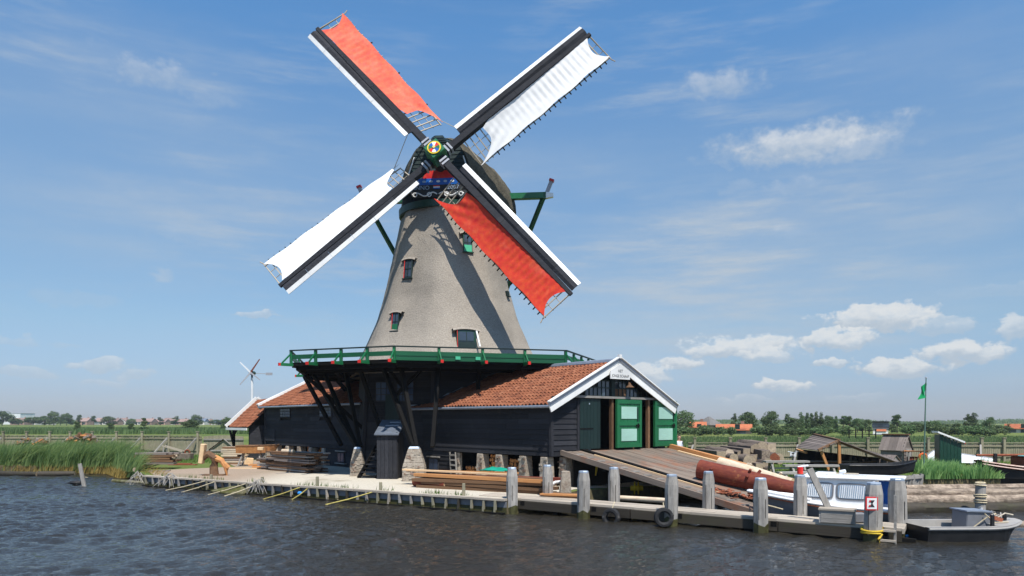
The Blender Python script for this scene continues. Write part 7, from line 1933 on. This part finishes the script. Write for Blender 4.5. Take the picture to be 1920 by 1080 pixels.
# ------------------------------------------------------------------ far trees
def crown_mesh(name, kind, n, seed):
    rs = random.Random(seed); nr = np.random.RandomState(seed)
    lobes = []
    if kind == 'round':
        lobes.append((0, 0, .55, .31, .36))
        for _ in range(14): a, z = rs.uniform(0, 6.28), rs.uniform(.16, .84); q = .25 * math.sin(min(1, (1.02 - z) * 1.7) * 1.57); lobes.append((math.cos(a) * q, math.sin(a) * q, z, rs.uniform(.10, .17), rs.uniform(.09, .15)))
    elif kind == 'poplar':
        for i in range(11): z = .10 + .86 * i / 10; q = .055; lobes.append((rs.uniform(-q, q), rs.uniform(-q, q), z, .125 * math.sin((1.06 - z) * 2.0 + .25) * rs.uniform(.75, 1.2) + .02, .085))
    elif kind == 'open':
        for _ in range(12): a, z = rs.uniform(0, 6.28), rs.uniform(.16, .93); q = .17 * (1.15 - z); lobes.append((math.cos(a) * q, math.sin(a) * q, z, rs.uniform(.08, .14), rs.uniform(.06, .11)))
    else:
        for _ in range(10): a = rs.uniform(0, 6.28); q = rs.uniform(.1, .45); lobes.append((math.cos(a) * q, math.sin(a) * q, rs.uniform(.25, .62), rs.uniform(.2, .32), rs.uniform(.2, .36)))
    vs, fs, tone = [], [], []
    wts = [l[3] * l[3] for l in lobes]
    for _ in range(n):
        l = rs.choices(lobes, wts)[0]; d = nr.normal(size=3); d /= np.linalg.norm(d); rr = rs.uniform(.55, 1.06)
        c = Vector((l[0] + d[0] * l[3] * rr, l[1] + d[1] * l[3] * rr, max(.02, l[2] + d[2] * l[4] * rr)))
        s = rs.uniform(.014, .032) * (2.2 if kind == 'bush' else 1)
        nrm = (Vector(d) + Vector(nr.normal(size=3)) * .7).normalized(); x = nrm.orthogonal().normalized(); y = nrm.cross(x)
        o = len(vs); vs += [c + x * s, c + y * s * .7, c - x * s, c - y * s * .7]; fs.append((o, o + 1, o + 2, o + 3)); tone.append(min(1, max(0, rs.gauss(.5, .22))))
    me = D.meshes.new(name); me.from_pydata([tuple(v) for v in vs], [], fs); at = me.attributes.new('tone', 'FLOAT', 'FACE'); at.data.foreach_set('value', tone); me.materials.append(LEAF); me.update(); return me
CROWN = {k: [crown_mesh('crown_' + k, k, n, 31 + i) for i in range(3)] for k, n in (('round', 3600), ('poplar', 2000), ('open', 1700), ('bush', 1100))}
def trunk_mesh():
    mb = MB(); mb.tube([(0, 0, 0), (.01, 0, .25), (0, .01, .5), (.01, 0, .8)], [.03, .022, .016, .006], 7)
    for a in (0, 2.1, 4.2): mb.tube([(0, 0, .28 + a * .03), (math.cos(a) * .13, math.sin(a) * .13, .55 + a * .03)], [.012, .005], 5)
    me = D.meshes.new('tree_trunk'); me.from_pydata([tuple(v) for v in mb.v], [], mb.f); me.materials.append(mat('tree_bark')); me.update(); return me
TRUNK = trunk_mesh()
def tree(px, top, wpx, kind, label, d=300, name=None, group=None, i=0):
    x = (px - CX) / FPX * d; h = CAMZ + (CY - top) / FPX * d - GZ; w = wpx / FPX * d
    t = thing(name or {'round': 'tree', 'poplar': 'poplar_tree', 'open': 'tree', 'bush': 'bush'}[kind], label, 'bush' if kind == 'bush' else 'tree', (x, d, GZ), R.uniform(0, 6.28), group)
    base_w = {'round': .54, 'poplar': .30, 'open': .36, 'bush': 1.0}[kind]
    c = D.objects.new('crown', CROWN[kind][R.randrange(3)]); COL.objects.link(c); c.parent = t
    if kind == 'bush': c.scale = (w / base_w, w / base_w, h / .92)
    else: c.scale = (w / base_w, w / base_w, h / 1.0)
    if kind != 'bush':
        k = D.objects.new('trunk', TRUNK); COL.objects.link(k); k.parent = t; k.scale = (h, h, h)
    return t
RT = 'trees on the right horizon'; LT = 'trees on the left horizon'; BU = 'bushes along the right horizon'
for a in [(1281, 767, 33, 'round', 'dense round tree directly right of the open green door', 240), (1376, 775, 14, 'open', 'slim tree rising behind the left part of the orange roof', 330), (1402, 769, 30, 'round', 'broad round tree behind the right end of the orange roof', 320), (1445, 767, 28, 'round', 'oval tree standing alone right of the orange roof', 310),
          (1479, 776, 22, 'open', 'pale loose tree left of the poplar row', 320), (1491, 781, 16, 'round', 'low dark tree joining the poplar row', 320), (1503, 774, 11, 'poplar', 'first poplar of the row from the left', 330), (1513, 775, 11, 'poplar', 'second poplar of the row from the left', 330), (1522, 776, 10, 'poplar', 'third poplar of the row from the left', 335), (1532, 773, 12, 'poplar', 'tallest poplar, in the middle of the row', 330),
          (1541, 774, 12, 'poplar', 'poplar just right of the tallest one', 330), (1553, 776, 17, 'round', 'broad tree closing the poplar row at the right', 325), (1567, 781, 10, 'poplar', 'thin tree right of the poplar row', 340), (1582, 779, 19, 'open', 'loose-crowned tree above the plank shelter', 330), (1592, 779, 14, 'open', 'second loose-crowned tree above the plank shelter', 335), (1608, 782, 18, 'round', 'round tree left of the dark-roofed house', 330), (1623, 784, 19, 'round', 'tree close to the dark-roofed house on its left', 330),
          (1682, 776, 17, 'open', 'tall loose tree right of the dark-roofed house', 300), (1672, 794, 18, 'round', 'small dark tree touching the dark-roofed house on its right', 300), (1700, 792, 22, 'round', 'low tree left of the flagpole', 310), (1718, 790, 22, 'round', 'low tree just left of the flagpole top', 315), (1748, 787, 26, 'round', 'dark tree between flagpole and green outhouse', 310), (1772, 793, 26, 'round', 'low dark tree above the green outhouse', 315), (1796, 792, 22, 'round', 'low tree right above the outhouse roof', 310),
          (1813, 776, 15, 'open', 'left one of the two tall slim trees beyond the outhouse', 330), (1824, 775, 17, 'poplar', 'right one of the two tall slim trees beyond the outhouse', 330), (1838, 793, 26, 'round', 'low wide tree between the tall slim trees and the lone tree', 330), (1855, 779, 17, 'round', 'lone upright tree left of the red roof at the picture edge', 320), (1878, 796, 26, 'round', 'low tree beside the red roof at the picture edge', 320), (1890, 795, 10, 'open', 'thin low tree at the left end of the red roof', 330), (1735, 794, 20, 'round', 'low tree right behind the flagpole', 318)]:
    tree(a[0], a[1], a[2], a[3], a[4], 148 + (a[5] - 225) * .16, None, RT)
rsb = random.Random(5)
where = ['below the dense round tree', 'left of the small red roof', 'in front of the thatched pyramid roof', 'below the small red roof', 'at the left end of the long orange roof', 'under the left half of the long orange roof', 'at the right end of the long orange roof', 'below the oval lone tree', 'pale one right of the oval lone tree', 'low one left of the poplar row', 'pale round one below the first poplars', 'below the middle poplars', 'at the right foot of the poplar row', 'above the shelter ridge', 'below the loose-crowned trees', 'left of the dark-roofed house', 'pale one beside the dark-roofed house', 'right of the dark-roofed house', 'left of the flagpole', 'right of the flagpole', 'behind the outhouse roof', 'right of the outhouse', 'below the tall slim trees', 'left of the lone upright tree', 'right of the lone upright tree']
for px, w in zip((1278, 1300, 1322, 1318, 1346, 1368, 1424, 1446, 1462, 1482, 1497, 1520, 1549, 1520, 1586, 1618, 1630, 1668, 1704, 1756, 1784, 1806, 1824, 1846, 1868), where):
    if px in (1630, 1668, 1618): continue
    tree(px, rsb.uniform(794, 801), rsb.uniform(26, 46), 'bush', 'green bush on the right horizon, ' + w, rsb.uniform(128, 142), None, BU)
for a in [(4, 768, 32, 'round', 'big dark tree at the left picture edge', 440), (30, 783, 20, 'round', 'low tree in front of the long white building', 450), (62, 780, 22, 'round', 'dark tree at the right end of the white building', 450), (83, 778, 18, 'round', 'dark tree between the first house rows', 450), (101, 769, 19, 'round', 'tall dark tree, highest of the left horizon clump', 440), (113, 780, 26, 'round', 'wide dark tree joining the tall ones of the clump', 440), (125, 773, 18, 'round', 'right-hand tall tree of the clump', 440), (149, 777, 9, 'open', 'small pointed tree right of the clump', 450), (176, 779, 9, 'open', 'small tree between the red-roofed houses', 460), (203, 779, 22, 'round', 'low round tree behind the red-roofed houses', 470), (246, 784, 14, 'round', 'low tree among the middle houses', 460), (300, 782, 12, 'open', 'small tree by the blue-grey roof', 460), (330, 780, 16, 'open', 'loose tree left of the blue-grey roof', 460), (369, 776, 18, 'round', 'tall round tree above the blue-roofed houses', 450), (405, 786, 22, 'round', 'low tree right of the brick houses', 450), (425, 780, 17, 'round', 'dark tree beside the white verge of the open shed', 180), (270, 783, 14, 'open', 'thin tree standing in the meadow before the houses', 150), (357, 785, 28, 'round', 'bushy tree in the meadow beyond the gate', 160), (206, 793, 14, 'open', 'scrubby little tree in the reed belt', 150), (144, 789, 12, 'open', 'thin scrub in the reed belt below the clump', 150), (247, 793, 12, 'open', 'second scrubby tree in the reed belt', 150)]:
    tree(a[0], a[1], a[2], a[3], a[4], a[5], None, LT)
# ------------------------------------------------------------------ far houses
def house(px, top, wpx, d, label, wall='house_brick', roof='house_roof', eave=.55, gable=False, depth=8, name='house', cat='house', group='houses on the left horizon', rz=0.0):
    x = (px - CX) / FPX * d; H = CAMZ + (CY - top) / FPX * d - GZ; W = wpx / FPX * d; t = thing(name, label, cat, (x, d, GZ), rz, group); E = H * eave
    w = MB(); w.box((0, 0, E / 2), (W, depth, E))
    if gable: w.extr([(-W / 2, -depth / 2, E), (W / 2, -depth / 2, E), (0, -depth / 2, H)], (0, .2, 0))
    wo = w.build('wall', wall, t)
    r = MB()
    if gable:
        for s in (-1, 1): r.extr([(s * (W / 2 + .2), -depth / 2 - .2, E - .1), (0, -depth / 2 - .2, H), (0, depth / 2, H), (s * (W / 2 + .2), depth / 2, E - .1)], (0, 0, .15))
    else:
        for s in (-1, 1): r.extr([(-W / 2 - .2, s * (depth / 2 + .3), E - .1), (-W / 2 - .2, 0, H), (W / 2 + .2, 0, H), (W / 2 + .2, s * (depth / 2 + .3), E - .1)], (0, 0, .15))
        for s in (-1, 1): r.extr([(s * W / 2, -depth / 2, E), (s * W / 2, depth / 2, E), (s * W / 2, 0, H)], (.05, 0, 0))
    ro = r.build('roof', roof, t); MB().box((W * .25, .4, H + .2), (.7, .7, 1.2)).build('chimney', 'house_brick', ro)
    n = max(2, int(W / 2.6))
    for i in range(n):
        for z in ((E * .3, E * .72) if E > 4 else (E * .5,)):
            o = piece('window', t, 'glass_dark', (-W / 2 + (i + .5) * W / n, -depth / 2 - .06, z), (1.2, .08, 1.2)); 
    piece('door', t, 'blackgreen_paint', (W * .1, -depth / 2 - .07, 1.0), (1.0, .08, 2.0))
    return t
hs = [(40, 784, 26, 'house_brick', 'house_roof', 'brick row house in front of the long white building'), (62, 786, 24, 'house_pale', 'house_roof', 'pale row houses right of the white building'), (91, 785, 14, 'house_pale', 'house_roof', 'small pale house below the tall tree clump'), (160, 784, 20, 'house_brick', 'house_roof', 'red-roofed house right of the tree clump'), (172, 786, 14, 'house_pale', 'house_roof', 'pale gabled house next to the red-roofed one'), (194, 784, 22, 'house_pale', 'house_roof', 'pale house with a wide red-brown roof'), (216, 785, 18, 'house_brick', 'house_roof', 'brick house left of the white gabled one'), (233, 784, 18, 'house_pale', 'house_roof', 'white gabled house in the middle of the row'), (260, 786, 20, 'house_pale', 'house_roof', 'pale house right of the white gabled one'), (281, 785, 18, 'house_brick', 'house_roof', 'brick house behind the thin meadow tree'), (304, 786, 22, 'house_brick', 'house_roof', 'brick house left of the blue-grey roofs'), (322, 784, 20, 'house_pale', 'house_roof', 'pale house with brown roof left of the blue-grey roofs'), (344, 786, 20, 'house_brick', 'house_roof', 'brick house behind the bushy meadow tree'), (375, 785, 26, 'house_pale', 'house_roof_blue', 'house with a blue-grey roof below the tall round tree'), (391, 787, 18, 'house_brick', 'house_roof', 'red brick house right of the blue-grey roof'), (412, 787, 22, 'house_pale', 'house_roof_blue', 'last low house before the open tiled shed')]
for i, (px, top, w, wl, rf, lab) in enumerate(hs): house(px, top, w, 520 + (i % 3) * 12, lab, wl, rf, .52, i in (4, 7), 9)
def hall():
    d = 600; x = (35 - CX) / FPX * d; t = thing('industrial_hall', 'long flat white industrial hall on the left horizon', 'hall', (x, d, GZ)); W = 34 / FPX * d; H = CAMZ + 14.5 / FPX * d - GZ
    MB().box((0, 0, H / 2), (W, 18, H)).build('wall', 'white_metal', t); MB().box((0, 0, H + .15), (W + .5, 18.4, .3)).build('roof', 'grey_paint', t)
    for i in range(6): piece('window', t, 'glass_dark', (-W / 2 + (i + .5) * W / 6, -9.05, H * .4), (1.4, .1, 1.0))
hall()
house(1376, 796.5, 62, 152, 'long low farmhouse under a bright orange tiled roof on the right horizon', 'house_brick', 'house_roof_orange', .42, False, 5, 'farmhouse', 'farmhouse', None, -.3)
house(1308, 792, 30, 165, 'small red-roofed barn half hidden by bushes right of the round tree', 'house_brick', 'house_roof_orange', .5, False, 4, 'barn', 'barn', None, -.26)
def stolp():
    d = 172; x = (1329 - CX) / FPX * d; t = thing('pyramid_farmhouse', 'farmhouse under a tall dark thatched pyramid roof', 'farmhouse', (x, d, GZ), .6); H = CAMZ + 9 / FPX * d - GZ; W = 4.4
    MB().box((0, 0, 1.0), (W, W, 2)).build('wall', 'house_brick', t)
    MB().taper((0, 0, 1.7), (0, 0, H), W + .6, W + .6, .3, .3, (0, 1, 0)).build('roof', 'roof_thatch', t)
    piece('window', t, 'glass_dark', (0, -W / 2 - .05, 1.1), (1.2, .08, 1.1))
stolp()
def modern():
    d = 138; x = (1651 - CX) / FPX * d; t = thing('dark_roofed_house', 'house with a dark upper storey and orange awnings among the trees', 'house', (x, d, GZ), -.47); W = 27 / FPX * d; top = CAMZ - 0.5 / FPX * d - GZ
    H = CAMZ + (CY - 791) / FPX * d - GZ
    MB().box((0, 0, H * .25), (W * .95, 3.4, H * .5)).build('wall', 'house_pale', t); MB().box((0, 0, H * .72), (W, 3.6, H * .5)).build('upper_storey', 'boat_grey', t); MB().box((0, 0, H + .0), (W * 1.03, 4.0, .25)).build('roof', 'tar_black', t)
    for i in range(5): piece('window', t, 'glass_dark', (-W / 2 + (i + .5) * W / 5, -1.83, H * .72), (.75, .06, .6))
    MB().extr([(-W * .25, -1.85, H * .42), (W * .35, -1.85, H * .42), (W * .35, -2.6, H * .28), (-W * .25, -2.6, H * .28)], (0, 0, .06)).build('awning', 'house_roof_orange', t); MB().box((0, -2.4, H * .16), (W * .9, .15, .5)).build('balustrade', 'white_paint', t)
modern()
house(1913, 796, 46, 165, 'red-roofed house at the right picture edge beyond the fence', 'house_pale', 'house_roof_orange', .5, False, 5, 'farmhouse', 'farmhouse', None, -.6)
# thin footbridge rail in the right meadow
def meadow_rail():
    d = 100; t = thing('meadow_fence', 'thin dark rail fence crossing the reed belt beyond the shelter', 'fence', ((1592 - CX) / FPX * d, d, GZ)); L = 50 / FPX * d
    for z in (.8, 1.35): piece('rail', t, 'dark_timber', (L / 2, 0, z), (L, .08, .08))
    for i in range(5): piece('post', t, 'dark_timber', (L * i / 4, 0, .75), (.12, .12, 1.5))
meadow_rail()

# far-off woods closing the horizon: one mass
def far_woods():
    rs = np.random.RandomState(5); n = 26000
    x = rs.uniform(-760, 820, n); y = rs.uniform(640, 700, n)
    top = np.array([3.2 + 3.0 * (mnoise.noise(Vector((a * .012, 3, 1))) + .6 * mnoise.noise(Vector((a * .05, 8, 1)))) for a in x]); top = np.clip(top, 1.2, 9)
    z = GZ + top * rs.uniform(0, 1, n) ** .6; s = rs.uniform(.5, 1.1, n); ang = rs.uniform(0, 3.14, n); tl = rs.uniform(-.6, .6, n)
    vs = []; 
    for i in range(n):
        c = Vector((x[i], y[i], z[i])); u = Vector((math.cos(ang[i]), math.sin(ang[i]) * .5, tl[i])) * s[i]; w = Vector((-tl[i], .3, 1)) * s[i] * .8; vs += [c + u, c + w, c - u, c - w]
    me = D.meshes.new('far_woods'); me.from_pydata([tuple(v) for v in vs], [], [(4 * i, 4 * i + 1, 4 * i + 2, 4 * i + 3) for i in range(n)]); at = me.attributes.new('tone', 'FLOAT', 'FACE'); at.data.foreach_set('value', np.clip(rs.normal(.5, .2, n), 0, 1).astype(np.float32)); me.materials.append(LEAF); me.update()
    o = D.objects.new('far_woods', me); COL.objects.link(o); o['kind'] = 'stuff'; tag(o, 'low far-off woods closing the horizon', 'woods')
far_woods()
# ------------------------------------------------------------------ summer haze
def haze():
    m = D.materials.new('summer_haze'); m.use_nodes = True; nt = m.node_tree; nt.nodes.remove(nt.nodes['Principled BSDF'])
    v = nt.nodes.new('ShaderNodeVolumePrincipled'); v.inputs['Color'].default_value = (.86, .92, 1.0, 1); v.inputs['Density'].default_value = HAZE; v.inputs['Anisotropy'].default_value = .2
    nt.links.new(v.outputs[0], nt.nodes['Material Output'].inputs['Volume'])
    o = MB().box((0, 700, 12.5), (3000, 1640, 31)).build('haze', m); o['kind'] = 'stuff'
HAZE = .00022
haze()
